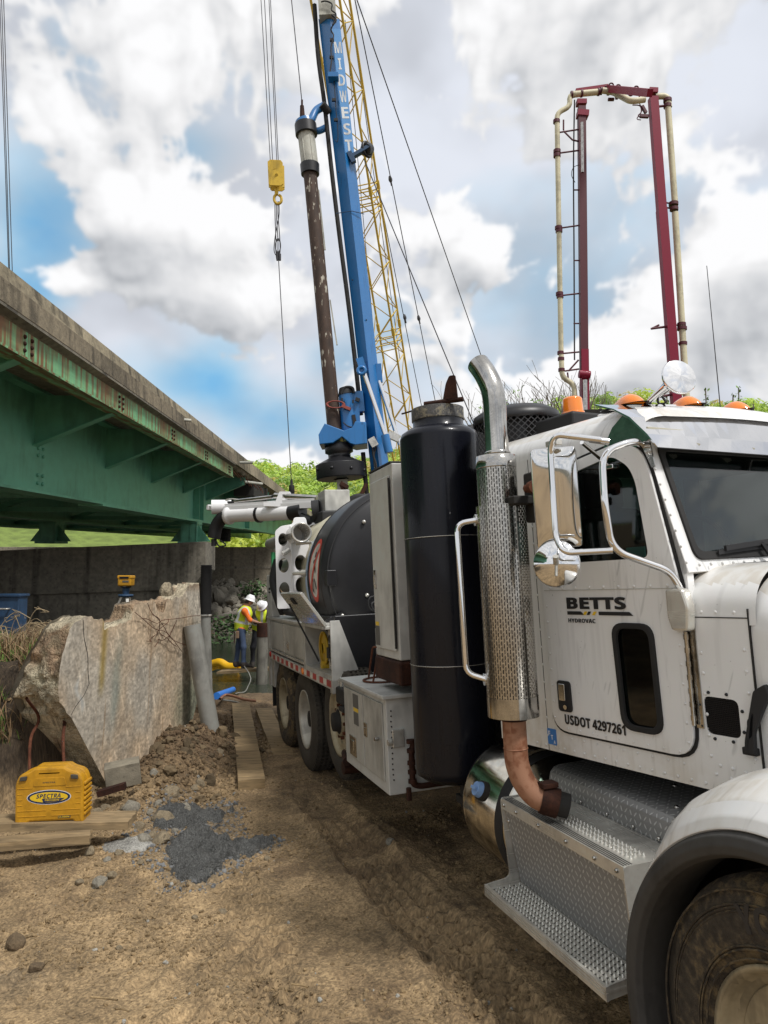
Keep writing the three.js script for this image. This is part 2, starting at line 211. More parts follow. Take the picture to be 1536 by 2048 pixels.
mat('glass', { rgb: [0.42, 0.52, 0.50], transmission: 1, thickness: 0, roughness: 0.02, metalness: 0, ior: 1.5 });
mat('glassDark', { rgb: [0.10, 0.13, 0.125], transmission: 1, thickness: 0, roughness: 0.03 });
mat('mirror', { rgb: [0.75, 0.78, 0.76], metalness: 1, roughness: 0.03 });
mat('exhaustRust', { rgb: [0.44, 0.235, 0.15], metalness: 0.15, roughness: 0.7, map: rep(tExh, 0.45), bumpMap: rep(tFineB, 0.3), bumpScale: 0.001 });
mat('rust', { rgb: [0.30, 0.22, 0.18], metalness: 0.2, roughness: 0.9, map: rep(tRust, 0.4) });
mat('darkRust', { rgb: [0.12, 0.085, 0.07], metalness: 0.3, roughness: 0.8, map: rep(tRust, 0.4) });
mat('beige', { rgb: [0.66, 0.63, 0.50], roughness: 0.45, map: rep(tGrime, 1.2) });
mat('blue', { rgb: [0.012, 0.165, 0.46], roughness: 0.38, clearcoat: 0.4, clearcoatRoughness: 0.2, map: rep(tPaint, 2) });
mat('blueDark', { rgb: [0.02, 0.06, 0.14], roughness: 0.5, map: rep(tGrime, 1) });
mat('blueBright', { rgb: [0.02, 0.16, 0.55], roughness: 0.5 });
mat('letter', { rgb: [0.58, 0.62, 0.68], roughness: 0.5, map: rep(tGrime, 1.5) });
mat('ink', { rgb: [0.012, 0.012, 0.013], roughness: 0.4 });
mat('yellow', { rgb: [0.62, 0.42, 0.035], roughness: 0.55, map: rep(tGrime, 2) });
mat('crane', { rgb: [0.60, 0.42, 0.06], roughness: 0.6 });
mat('case', { rgb: [0.74, 0.37, 0.015], roughness: 0.45, map: rep(tGrime, 0.45) });
mat('maroon', { rgb: [0.20, 0.006, 0.028], roughness: 0.5, specularIntensity: 0.6, clearcoat: 0.05 });
mat('maroonDark', { rgb: [0.075, 0.006, 0.014], roughness: 0.55 });
mat('cream', { rgb: [0.60, 0.57, 0.42], roughness: 0.5, map: rep(tGrime, 2) });
mat('kelly', { rgb: [0.9, 0.9, 0.9], roughness: 0.75, map: rep(tKelly, 1.3, 2.2), bumpMap: rep(tFineB, 0.8), bumpScale: 0.004 });
mat('collar', { rgb: [0.26, 0.255, 0.24], roughness: 0.7, map: rep(tMud, 0.25) });
mat('greyPaint', { rgb: [0.44, 0.45, 0.42], roughness: 0.6, map: rep(tGrime, 1) });
mat('cable', { rgb: [0.05, 0.05, 0.055], roughness: 0.6, metalness: 0.4 });
mat('concrete', { rgb: [0.36, 0.34, 0.30], roughness: 0.92, map: rep(tConc, 7), bumpMap: rep(tFineB, 0.7), bumpScale: 0.004 });
mat('concreteDark', { rgb: [0.33, 0.32, 0.30], roughness: 0.92, map: rep(tConc, 8), bumpMap: rep(tFineB, 0.7), bumpScale: 0.004 });
mat('parapet', { rgb: [0.33, 0.295, 0.24], roughness: 0.93, map: rep(tConc, 4.3), bumpMap: rep(tFineB, 0.5), bumpScale: 0.006 });
mat('parapetPale', { rgb: [0.47, 0.43, 0.345], roughness: 0.93, map: rep(tConc, 5.1), bumpMap: rep(tFineB, 0.5), bumpScale: 0.004 });
mat('brokenConcrete', { rgb: [0.48, 0.43, 0.35], roughness: 0.97, map: rep(tConc, 0.8), bumpMap: rep(tGrainB, 0.25), bumpScale: 0.02 });
mat('fascia', { rgb: [1, 1, 1], roughness: 0.6, map: rep(tStreak, 3.2, 0.6) });
mat('green', { rgb: [0.125, 0.385, 0.285], roughness: 0.5, map: rep(tGrime, 3) });
mat('greenPole', { rgb: [0.03, 0.26, 0.10], roughness: 0.5 });
mat('pvc', { rgb: [0.25, 0.255, 0.25], roughness: 0.5, map: rep(tGrime, 0.9) });
mat('wood', { rgb: [0.60, 0.53, 0.41], roughness: 0.9, map: rep(tWood, 1.0), bumpMap: rep(tScratch, 0.4), bumpScale: 0.002 });
mat('woodOld', { rgb: [0.60, 0.54, 0.44], roughness: 0.9, map: rep(tWood, 0.9), bumpMap: rep(tScratch, 0.4), bumpScale: 0.002 });
mat('stone', { rgb: [0.34, 0.29, 0.22], roughness: 0.95, map: rep(tConc, 0.5), bumpMap: rep(tGrainB, 0.3), bumpScale: 0.008 });
mat('stoneGrey', { rgb: [0.36, 0.35, 0.33], roughness: 0.95, map: rep(tConc, 0.7), bumpMap: rep(tGrainB, 0.3), bumpScale: 0.008 });
mat('clod', { rgb: [0.24, 0.16, 0.085], roughness: 1, map: rep(tSoil, 0.3) });
mat('slurry', { rgb: [0.15, 0.156, 0.16], roughness: 0.55, map: rep(tSoil, 0.45), bumpMap: rep(tSoilB, 0.4), bumpScale: 0.03 });
mat('ashPale', { rgb: [0.40, 0.40, 0.39], roughness: 0.95, map: rep(tSoil, 0.5) });
mat('water', { rgb: [0.030, 0.038, 0.026], roughness: 0.10, metalness: 0, bumpMap: rep(tFineB, 2.5), bumpScale: 0.02 });
mat('soil', { roughness: 0.97, vertexColors: true, map: rep(tSoil, 0.9), bumpMap: rep(tSoilB, 0.8), bumpScale: 0.013 });
mat('skin', { rgb: [0.36, 0.19, 0.12], roughness: 0.6 });
mat('vest', { rgb: [0.62, 0.74, 0.03], roughness: 0.75 });
mat('orange', { rgb: [0.80, 0.16, 0.02], roughness: 0.8 });
mat('silverTape', { rgb: [0.62, 0.63, 0.62], roughness: 0.35, metalness: 0.2 });
mat('helmet', { rgb: [0.78, 0.78, 0.78], roughness: 0.3, clearcoat: 0.5 });
mat('cloth', { rgb: [1, 1, 1], roughness: 0.85, vertexColors: true });
mat('tealPaper', { rgb: [0.25, 0.62, 0.60], roughness: 0.7 });  // matt teal of the paper inside the cab
mat('bluePale', { rgb: [0.38, 0.50, 0.66], roughness: 0.5 });

// ---------- ground ----------
const TX = V(-0.3231, -0.0243, -0.9461).normalize(), TZ = V(0.9450, 0.0400, -0.3240).normalize(), TY = TZ.clone().cross(TX).normalize(); TZ.copy(TX.clone().cross(TY));
const TO = V(1.044, -0.007, -2.014);
const BX = [[6.2, -3.2], [6.9, -3.0], [8.6, -2.62], [9.2, -2.8], [12, -3.7], [16, -5.0], [40, -12]];
function bankX(d) { for (let i = 0; i < BX.length - 1; i++) if (d <= BX[i + 1][0]) return mix(BX[i][1], BX[i + 1][1], clamp((d - BX[i][0]) / (BX[i + 1][0] - BX[i][0]))); return -12; }
function bankMask(x, d) { const f = sstep(6.15, 6.75, d + 0.25 * (fbm3(x * 2, d * 2, 4, 3) - 0.5)), s = sstep(0.12, -0.2, x - bankX(d) + 0.15 * (fbm3(x * 3, d * 3, 9, 3) - 0.5)); return f * s * sstep(19, 14.5, d); }
function slurryMask(x, d) { const q = (cx, cd, rx, rd, a) => { const u = (x - cx) * Math.cos(a) + (d - cd) * Math.sin(a), v = -(x - cx) * Math.sin(a) + (d - cd) * Math.cos(a); return 1 - Math.sqrt((u / rx) ** 2 + (v / rd) ** 2); }; return Math.max(q(-1.66, 6.15, 0.36, 0.42, 0.2), q(-1.34, 5.45, 0.32, 0.58, 0.25), q(-1.24, 4.95, 0.20, 0.34, 0.15), q(-1.06, 5.40, 0.28, 0.20, 0)) - 0.15 + 1.0 * (fbm3(x * 4, d * 4, 2.2, 4) - 0.5) + 0.5 * (fbm3(x * 17, d * 17, 5.2, 3) - 0.5); }
function groundY(x, z, fine = true) {
  const d = -z, xc = clamp(x, -3.5, 4), zc = clamp(z, -16, 4);
  let y = TO.y + 0.046 * (xc - TO.x) + 0.01 * (zc - TO.z);
  const px = x - TO.x, pz = z - TO.z, s = px * TX.x + pz * TX.z, w = px * TZ.x + pz * TZ.z;
  // broad unevenness
  const near = sstep(26, 14, d);
  y += 0.10 * (fbm3(x * 0.9, z * 0.9, 1.5, 3) - 0.5) * near;
  // river cut and far bank
  const cut = sstep(12.6, 16.5, d + 0.8 * (fbm3(x * 0.7, z * 0.7, 7, 3) - 0.5)) * sstep(6.5, 4, x - 0.10 * d);
  const far = sstep(28, 44, d + 3 * (fbm3(x * 0.2, z * 0.2, 17, 3) - 0.5));
  y = mix(y, -1.15, cut * (1 - far)); y = mix(y, 1.3, far);
  // raised earth held back by the wall
  const bm = bankMask(x, d); y += bm * (1.30 + 0.18 * (fbm3(x * 1.1, z * 1.1, 3, 4) - 0.5)) ;
  if (d < 26) {
    // loose spoil at the foot of the wall
    const g = (cx, cd, rx, rd) => Math.exp(-(((x - cx) / rx) ** 2) - ((d - cd) / rd) ** 2);
    const mound = 0.36 * g(-2.12, 7.95, 0.42, 0.75) + 0.24 * g(-2.05, 7.0, 0.35, 0.5) + 0.20 * g(-2.35, 9.3, 0.45, 1.0) + 0.16 * g(-2.75, 6.55, 0.6, 0.25) + 0.25 * g(-3.6, 6.3, 0.5, 0.3) + 0.12 * g(-2.6, 11.4, 0.8, 1.2);
    const rough = sstep(0.02, 0.16, mound) + 0.5 * sstep(-0.35, 0.1, slurryMask(x, d));
    y += mound * (1 - 0.9 * bm);
    if (fine) {
      const n1 = fbm3(x * 5, z * 5, 2.5, 4) - 0.5, n2 = fbm3(x * 16, z * 16, 5.5, 3) - 0.5, n3 = 1 - Math.abs(2 * vn3(x * 9, 3.3, z * 9) - 1);
      const patch = sstep(0.48, 0.62, fbm3(x * 1.5, z * 1.5, 77, 4)); y += 0.05 * n1 * (1 + 2.6 * rough) + 0.036 * n2 * (0.5 + 1.1 * patch + 1.3 * rough) + 0.05 * rough * (n3 - 0.5) + 0.022 * patch * (n3 - 0.45) * sstep(0.45, 0.6, vn3(x * 21, 1.7, z * 21));
      // wheel ruts with lug prints along the lorry's own line and older ones across the foreground
      const rut = (c, hw) => sstep(hw + 0.05, hw - 0.04, Math.abs(w - c)), lug = (p, c = -0.10) => { const o = Math.abs(w - c), q = s / 0.125 + (p ? o * 3.2 : 0); return sstep(-0.35, 0.45, Math.cos(q * 2 * Math.PI)) * (1 - 0.85 * Math.exp(-((o / 0.022) ** 2))) * (1 - 0.85 * Math.exp(-(((o - 0.09) / 0.016) ** 2))); };
      const r1 = rut(-0.10 + 0.03 * Math.sin(s), 0.17) * sstep(0.6, 1.2, s) * sstep(5.2, 4.0, s), r2 = rut(0.42, 0.16) * sstep(7, 6, s), r3 = rut(-1.02 + 0.05 * Math.sin(s * 0.8), 0.14) * sstep(5, 4, s);
      y += -0.055 * r1 + 0.042 * r1 * lug(1) * sstep(0.28, 0.45, fbm3(x * 2.3, z * 2.3, 88, 3)) - 0.03 * r2 + 0.012 * r2 * lug(0) - 0.02 * r3 + 0.030 * r3 * lug(1, -1.02);
      y += 0.035 * (sstep(0.06, 0, Math.abs(w + 0.31)) + sstep(0.05, 0, Math.abs(w - 0.11))) * sstep(0.6, 1.2, s) * sstep(5.2, 4.4, s) * (0.5 + n1 * 2);
      const b = z * 0.985 + x * 0.17, t1 = sstep(0.26, 0.18, Math.abs(b + 3.95)), t2 = sstep(0.22, 0.15, Math.abs(b + 3.32)), cx = x / 0.17;
      y += (-0.012 * t1 - 0.014 * t2 + 0.03 * (t1 + t2) * sstep(0.1, 0.7, Math.cos(2 * Math.PI * (cx + b * 1.5)))) * sstep(0.2, -0.6, x) * sstep(0.38, 0.58, fbm3(x * 1.3, z * 1.3, 6, 3) + 0.1);
      y -= 0.05 * sstep(0.08, 0, Math.abs(b + 3.58 + 0.06 * n1)) * sstep(0.5, 0.62, fbm3(x * 1.8, z * 1.8, 31, 3)) * sstep(0.4, -0.2, x);
    }
  }
  return y;
}
function axis(list) { const out = []; for (let i = 0; i < list.length - 1; i++) { const [a, st] = list[i], b = list[i + 1][0], n = Math.max(1, Math.round((b - a) / st)); for (let k = 0; k < n; k++) out.push(a + (b - a) * k / n); } out.push(list[list.length - 1][0]); return out; }
{
  const xs = axis([[-400, 60], [-100, 15], [-30, 3], [-12, 0.6], [-6, 0.12], [-3.9, 0.03], [-2.2, 0.02], [1.3, 0.024], [1.9, 0.15], [5, 1], [12, 5], [40, 30], [400, 1]]);
  const ds = axis([[-60, 12], [-6, 1], [1.5, 0.1], [2.6, 0.02], [6.2, 0.022], [10.5, 0.045], [13, 0.12], [20, 0.4], [50, 4], [120, 40], [400, 1]]);
  const nx = xs.length, nz = ds.length, pos = new Float32Array(nx * nz * 3), col = new Float32Array(nx * nz * 3), uv = new Float32Array(nx * nz * 2), idx = [];
  for (let j = 0; j < nz; j++) for (let i = 0; i < nx; i++) {
    const x = xs[i], d = ds[j], o = j * nx + i, y = groundY(x, -d); pos[o * 3] = x; pos[o * 3 + 1] = y; pos[o * 3 + 2] = -d; uv[o * 2] = x; uv[o * 2 + 1] = d;
    const n = fbm3(x * 1.6, d * 1.6, 11, 4), n2 = fbm3(x * 7, d * 7, 13, 3);
    const dampAndShade = clamp(sstep(6.0, 7.6, d) * sstep(-1.35, -1.9, x) * 0.95 + sstep(8.5, 12, d) * 0.8 + sstep(0.55, 0.75, n) * 0.35 + sstep(-1.2, 1.4, x + 0.1 * d + 1.4 * (n - 0.5)) * 0.12 + sstep(5.2, 7, d + 1.5 * (n - 0.5)) * 0.25 + bankMask(x, d) * 0.8 + 0.55 * sstep(0.53, 0.63, n2) * sstep(0.42, 0.55, n));  // damp earth, plus shade beside the truck tinted into the colour
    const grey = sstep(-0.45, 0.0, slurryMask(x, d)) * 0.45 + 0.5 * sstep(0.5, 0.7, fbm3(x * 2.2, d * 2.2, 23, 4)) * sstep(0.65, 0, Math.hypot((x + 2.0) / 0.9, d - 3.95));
    const s_ = (x - TO.x) * TX.x + (-d - TO.z) * TX.z, w_ = (x - TO.x) * TZ.x + (-d - TO.z) * TZ.z; const rutShade = sstep(0.24, 0.14, Math.abs(w_ + 0.10)) * sstep(0.4, 1.2, s_) * sstep(5.6, 4.2, s_) + 0.7 * sstep(0.22, 0.12, Math.abs(w_ + 1.02)) * sstep(5.4, 4, s_); let dk = clamp(dampAndShade + 0.18 * rutShade * (0.5 + n2)); let r = mix(0.44, 0.195, dk), g = mix(0.318, 0.135, dk), b = mix(0.184, 0.078, dk); const bk = sstep(0.0, 0.2, bankMask(x, d)) * sstep(7.8, 6.9, d); r = mix(r, 0.075, bk); g = mix(g, 0.055, bk); b = mix(b, 0.037, bk);  // wheel tracks darkened in the colour to stand in for rut shade
    const k = 0.82 + 0.4 * n2; r = mix(r * k, 0.16, grey); g = mix(g * k, 0.15, grey); b = mix(b * k, 0.13, grey);
    const grass = sstep(42, 50, d) * 0.95; r = mix(r, 0.26, grass); g = mix(g, 0.33, grass); b = mix(b, 0.07, grass);
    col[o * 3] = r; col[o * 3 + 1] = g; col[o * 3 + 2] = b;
  }
  for (let j = 0; j < nz - 1; j++) for (let i = 0; i < nx - 1; i++) { const a = j * nx + i, c = a + nx; idx.push(a, a + 1, c, a + 1, c + 1, c); }
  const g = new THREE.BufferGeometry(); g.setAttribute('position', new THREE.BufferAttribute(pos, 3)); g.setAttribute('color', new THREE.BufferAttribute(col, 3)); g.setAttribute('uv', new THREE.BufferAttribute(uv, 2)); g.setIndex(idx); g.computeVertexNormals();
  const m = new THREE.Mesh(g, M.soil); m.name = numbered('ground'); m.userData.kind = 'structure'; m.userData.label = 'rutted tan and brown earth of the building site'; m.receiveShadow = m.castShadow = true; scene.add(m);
}
{ // river
  const g = surf((u, v) => V(mix(-60, 6, u), -0.74, mix(-13.5, -44, v)), 60, 60); const p = g.attributes.position; for (let i = 0; i < p.count; i++) p.setY(i, -0.74 + 0.012 * (fbm3(p.getX(i) * 1.5, p.getZ(i) * 1.5, 2, 3) - 0.5)); g.computeVertexNormals();
  const m = add(scene, 'river', g, M.water, { kind: 'structure' }); m.userData.label = 'dark slow river behind the workers';
}

// ---------- wooded hill ----------
function hillY(x, z) { const d = -z; if (d < 60) return 0; const t = x / d; const top = 23.5 + 7 * sstep(-0.1, 0.12, t) + 9 * sstep(0.1, 0.32, t) + 3 * (fbm3(x * 0.02, z * 0.02, 5, 3) - 0.5) * 2; return top * sstep(75, 185, d) + 0.02 * Math.max(0, d - 185); }
{
  const g = surf((u, v) => { const d = mix(70, 420, v * v), x = mix(-1.3, 1.3, u) * d; return V(x, hillY(x, -d) + 0.6, -d); }, 80, 50);
  mat('hillGrass', { rgb: [0.22, 0.30, 0.06], roughness: 1, map: rep(tCloudy, 0.02) });
  const m = add(scene, 'hill', g, M.hillGrass, { kind: 'structure', uv: true }); m.userData.label = 'green spring hillside beyond the bridge';
  // crowns: loose balls of small leaf clumps
  const R = rng(77);
  function crownGeo(n, rx, ry, s, seed) { const r = rng(seed), pos = [], nor = []; const lobes = []; for (let i = 0; i < 7; i++) lobes.push([(r() - 0.5) * 1.1, (r() - 0.35) * 0.9, (r() - 0.5) * 1.1, 0.38 + r() * 0.3]); for (let i = 0; i < n; i++) { const L = lobes[(r() * 7) | 0]; let dx, dy, dz, q; do { dx = r() * 2 - 1; dy = r() * 2 - 1; dz = r() * 2 - 1; q = dx * dx + dy * dy + dz * dz; } while (q > 1 || q < 0.05); q = Math.sqrt(q); const k = L[3] * (0.75 + 0.3 * r()) / q; const c = V((L[0] + dx * k) * rx, (L[1] + dy * k) * ry, (L[2] + dz * k) * rx); const nn = V(dx, dy + 0.5, dz).normalize(); const a = V(r() - 0.5, r() - 0.5, r() - 0.5).normalize().cross(V(dx + 0.3 * (r() - 0.5), dy, dz).normalize()).normalize(), b = a.clone().cross(V(dx, dy, dz).normalize()); const S = s * (0.6 + r() * 0.8); const P = [c.clone().addScaledVector(a, S), c.clone().addScaledVector(b, S * 0.8), c.clone().addScaledVector(a, -S), c.clone().addScaledVector(b, -S * 0.7)]; for (const k2 of [0, 1, 2, 0, 2, 3]) { pos.push(P[k2].x, P[k2].y, P[k2].z); nor.push(nn.x, nn.y, nn.z); } } const g2 = new THREE.BufferGeometry(); g2.setAttribute('position', new THREE.Float32BufferAttribute(pos, 3)); g2.computeVertexNormals(); return cubeUV(g2); }
  mat('springLeaf', { rgb: [1, 1, 1], roughness: 1, transmission: 0.45, thickness: 0 });
  const gs = [crownGeo(520, 3.5, 3.3, 0.38, 5), crownGeo(520, 3.9, 2.9, 0.36, 6), crownGeo(440, 2.9, 4.0, 0.36, 8)];
  const per = gs.map(() => []); let guard = 0;
  while (per[0].length + per[1].length + per[2].length < 1500 && guard++ < 20000) {
    const d = 92 + 150 * Math.pow(R(), 0.8), t = R() < 0.5 ? mix(-0.62, 0.02, R()) : mix(-0.05, 0.62, R()); const x = t * d; if (t < -0.26 && d < 125) continue;
    per[(R() * 3) | 0].push([x, hillY(x, -d) + 2.2 + 1.8 * R(), -d, 0.62 + 0.62 * R(), R() * 6.28, R(), R()]);
  }
  const wood = new THREE.Group(); wood.name = numbered('hillside_wood'); wood.userData.kind = 'stuff'; wood.userData.label = 'lime green spring trees covering the far hillside'; wood.userData.category = 'woodland'; scene.add(wood);
  gs.forEach((g2, k) => { const im = new THREE.InstancedMesh(g2, M.springLeaf, per[k].length); const o = new THREE.Object3D(), c = new THREE.Color(); per[k].forEach((q, i) => { o.position.set(q[0], q[1], q[2]); o.scale.setScalar(q[3]); o.rotation.set(0, q[4], 0); o.updateMatrix(); im.setMatrixAt(i, o.matrix); const h = q[5], n = fbm3(q[0] * 0.03, q[2] * 0.03, 4, 3); if (h < 0.12) c.setRGB(0.52, 0.42, 0.10); else if (h < 0.42) c.setRGB(0.22 + 0.1 * q[6], 0.36 + 0.1 * q[6], 0.06); else c.setRGB(mix(0.42, 0.56, q[6]), mix(0.58, 0.66, n), 0.09); im.setColorAt(i, c); }); im.name = 'tree_crown'; im.castShadow = im.receiveShadow = true; im.userData.kind = 'stuff'; wood.add(im); });
}

// ---------- bridge ----------
const BD = V(-0.0373, 0.0359, -0.9986).normalize(), BR = BD.clone().cross(V(0, 1, 0)).normalize(), BU = BR.clone().cross(BD).normalize();
const BM = BASIS(BR, BU, BD.clone().negate(), EYE); // local x = across (right), y = up, z = -distance
const bp = (d, r, u) => V(r, u, -d);
const bbox = (r0, r1, u0, u1, d0, d1, b = 0) => xf(box(r0, r1, u0, u1, -d1, -d0, b), BM);
{
  const b = thing('road_bridge', 'green steel girder road bridge with rust streaked edge beam and concrete parapet', 'bridge', V(0, 0, 0));
  const prof = (pts, d0, d1) => { const g = ext(pts, d1 - d0); g.translate(0, 0, -d1); return xf(g, BM); };
  const wob = (g, a, f = 2) => { const p = g.attributes.position; for (let i = 0; i < p.count; i++) { const x = p.getX(i), y = p.getY(i), z = p.getZ(i); p.setX(i, x + a * (fbm3(x * f, y * f, z * f, 3) - 0.5)); p.setY(i, y + a * (fbm3(x * f + 9, y * f, z * f, 3) - 0.5)); } return g; };
  add(b, 'parapet', [prof([[-3.80, 2.86], [-3.84, 3.07], [-4.12, 3.07], [-4.16, 2.86]], 2, 21.9), prof([[-3.78, 2.62], [-3.84, 3.07], [-4.12, 3.07], [-4.16, 2.62]], 21.9, 64)], M.parapetPale);
  add(b, 'slab_edge', prof([[-3.74, 2.60], [-3.76, 2.86], [-4.3, 2.86], [-4.3, 2.50], [-3.86, 2.50]], 2, 21.9), M.parapet);
  add(b, 'drip_edge', prof([[-3.745, 2.56], [-3.745, 2.62], [-3.86, 2.50], [-3.88, 2.50]], 2, 21.85), M.concreteDark);
  add(b, 'deck_slab', bbox(-4.25, -18, 2.52, 2.78, 1, 64), M.concreteDark);
  { // broken end of the slab
    const g = surf((u, v) => { const d = mix(21.8, 29, u), r = -3.82 - 0.45 * v, n = fbm3(d * 2.2, v * 3, 4, 4), e = 2.62 - 0.36 * (n - 0.3) * (1 - 0.5 * u) - 0.12 * v; return bp(d, r + 0.12 * (fbm3(d * 3, v * 4, 8, 3) - 0.5), v < 0.01 ? 2.66 : e); }, 70, 8); add(b, 'broken_slab_edge', xf(g, BM), M.brokenConcrete);
    const bars = []; const R = rng(5); for (let i = 0; i < 9; i++) { const d = 22 + i * 0.75; bars.push(tube([bp(d, -3.95, 2.5), bp(d + 0.1, -3.8, 2.38 - 0.1 * R()), bp(d + 0.3 * R(), -3.72, 2.22 - 0.12 * R())].map((p) => p.applyMatrix4(BM)), 0.012, 6, 5)); } each(b, 'bent_rebar', bars, M.rust);
    add(b, 'deck_opening', [bbox(-3.86, -4.6, 1.95, 2.5, 26.5, 29.5), bbox(-3.78, -3.86, 1.9, 2.5, 29.6, 29.9)], M.frame);
  }
  { const g = box(-3.86, -3.84, 2.19, 2.50, -21.9, -2, 0); const m = norm(g); const uv = m.attributes.uv, p = m.attributes.position; for (let i = 0; i < p.count; i++) uv.setXY(i, -p.getZ(i), p.getY(i) - 2.19); add(b, 'edge_beam', xf(m, BM), M.fascia, { uv: true }); }
  add(b, 'edge_beam_flange', [bbox(-3.80, -4.05, 2.165, 2.19, 2, 21.9)], M.fascia);
  mat('rustDark', { rgb: [0.10, 0.05, 0.03], roughness: 0.9, map: rep(tRust, 0.6) });
  for (const r of [-5.2, -9.5, -13.8]) {
    add(b, 'girder_web', bbox(r - 0.01, r + 0.01, 0.9, 2.5, 1, 64), M.green);
    add(b, 'girder_flange', [bbox(r - 0.21, r + 0.21, 0.86, 0.9, 1, 64), bbox(r - 0.24, r + 0.24, 0.822, 0.859, 14, 31), bbox(r - 0.2, r + 0.2, 2.47, 2.52, 1, 64)], M.green);
  }
  const ds = []; for (let k = -1; k < 12; k++) ds.push(8.3 + 3.25 * k);
  for (const d of ds) {
    const shape = [[-5.19, 1.64], [-5.19, 2.46], [-3.87, 2.46], [-3.87, 2.22]];
    const g = ext(shape, 0.016); g.translate(0, 0, -d); add(b, 'bracket', [xf(g, BM), xf(bar(bp(d, -5.19, 1.64), bp(d, -3.87, 2.21), 0.18, 0.02), BM)], M.green);
    if (d > 24) continue;
    const bolts = []; for (const [dd, uu] of [[-0.09, 2.27], [0.09, 2.27], [-0.09, 2.35], [0.09, 2.35], [-0.09, 2.43], [0.09, 2.43]]) bolts.push(xf(new THREE.SphereGeometry(0.026, 8, 6).translate(-3.835, uu, -(d + dd)), BM));
    add(b, 'bolts', bolts, M.rustDark, { kind: 'stuff' });
  }
  { const bolts = []; for (const u of [1.05, 1.18, 1.5, 1.62]) for (const dd of [-0.09, 0.09]) bolts.push(xf(new THREE.SphereGeometry(0.03, 8, 6).translate(-5.18, u, -(11.75 + dd)), BM)); add(b, 'bolts', bolts, M.green, { kind: 'stuff' }); }
  for (const d of [22.6, 23.2, 33]) add(b, 'stiffener', bbox(-5.19, -4.99, 0.9, 2.46, d, d + 0.03), M.green);
  for (let k = 0; k < 8; k++) { const d = 8.3 + 3.25 * k * 1.6; for (const r of [-5.2, -9.5]) add(b, 'cross_frame', [xf(bar(bp(d, r - 0.05, 1.0), bp(d, r - 4.25, 2.3), 0.12, 0.12), BM), xf(bar(bp(d, r - 0.05, 2.3), bp(d, r - 4.25, 1.0), 0.12, 0.12), BM), xf(bar(bp(d, r - 0.05, 1.0), bp(d, r - 4.25, 1.0), 0.12, 0.12), BM)], M.green); }
  for (const r of [-5.2, -9.5, -13.8]) { // bearings on the pier
    const u0 = 0.17, pts = [[-0.28, u0], [0.28, u0], [0.2, 0.25], [0.2, 0.82], [-0.2, 0.82], [-0.2, 0.25]];
    const g1 = [bbox(r - 0.30, r + 0.30, u0 - 0.03, u0 + 0.05, 21.95, 22.95), bbox(r - 0.26, r + 0.26, 0.74, 0.815, 22.1, 22.8)]; for (const d of [22.1, 22.35, 22.6, 22.8]) g1.push(bbox(r - 0.24, r + 0.24, u0, 0.8, d, d + 0.04)); for (const o of [-0.22, 0, 0.2]) g1.push(bbox(r + o, r + o + 0.03, u0, 0.8, 22.1, 22.8));
    const gus = ext([[r + 0.2, u0 + 0.04], [r + 0.62, u0 + 0.04], [r + 0.22, 0.74]], 0.04); gus.translate(0, 0, -22.4); g1.push(xf(gus, BM)); const gu2 = ext([[r - 0.2, u0 + 0.04], [r - 0.62, u0 + 0.04], [r - 0.22, 0.74]], 0.04); gu2.translate(0, 0, -22.4); g1.push(xf(gu2, BM));
    add(b, 'bearing', g1, M.green);
  }
  each(b, 'drain_pipe', [xf(cyl(bp(24.6, -3.95, 2.3), bp(26, -3.5, 2.35), 0.05), BM), xf(cyl(bp(22.6, -3.75, 2.72), bp(22.7, -3.35, 2.74), 0.045), BM), xf(cyl(bp(15.4, -3.78, 2.78), bp(15.5, -3.64, 2.78), 0.035), BM)], M.greyPaint);
  add(b, 'drain_hose', [0, 1, 2, 3, 4, 5, 6, 7, 8, 9].map((i) => xf(new THREE.TorusGeometry(0.19, 0.055, 8, 18).rotateX(Math.PI / 2).translate(-5.9, 0.35 + 0.085 * i, -32), BM)), M.rubber);
}
{ // pier
  const b = thing('bridge_pier', 'weathered grey concrete pier cap under the near girder bearings', 'pier', V(0, 0, 0));
  const P = (px, py, z = 21) => { const p = at(px, py, z); return [p.x, p.y]; };
  const front = [P(412, 1083), P(412, 1139), P(392, 1166), P(345, 1180), P(0, 1192), P(-500, 1206), P(-500, 1122), P(0, 1101)];
  const g = ext(front, 1.15, [], 0.02); g.translate(0, 0, -22.15); add(b, 'pier_cap', g, M.concreteDark);
  const low = [P(360, 1176), P(360, 1300), P(-500, 1300), P(-500, 1204), P(0, 1190)]; const g2 = ext(low, 0.85); g2.translate(0, 0, -22.0); add(b, 'pier_wall', g2, M.concreteDark);
}
{ // far abutment
  const b = thing('abutment_wall', 'stained concrete abutment wall across the river behind the workers', 'wall', V(0, 0, -42));
  add(b, 'wall', [box(-26, -2.4, -1.5, 3.45, -0.9, 0, 0.02)], M.concrete); add(b, 'wall_ledge', box(-26, -2.4, 2.18, 2.30, 0.0, 0.03, 0.0), M.concreteDark);
}

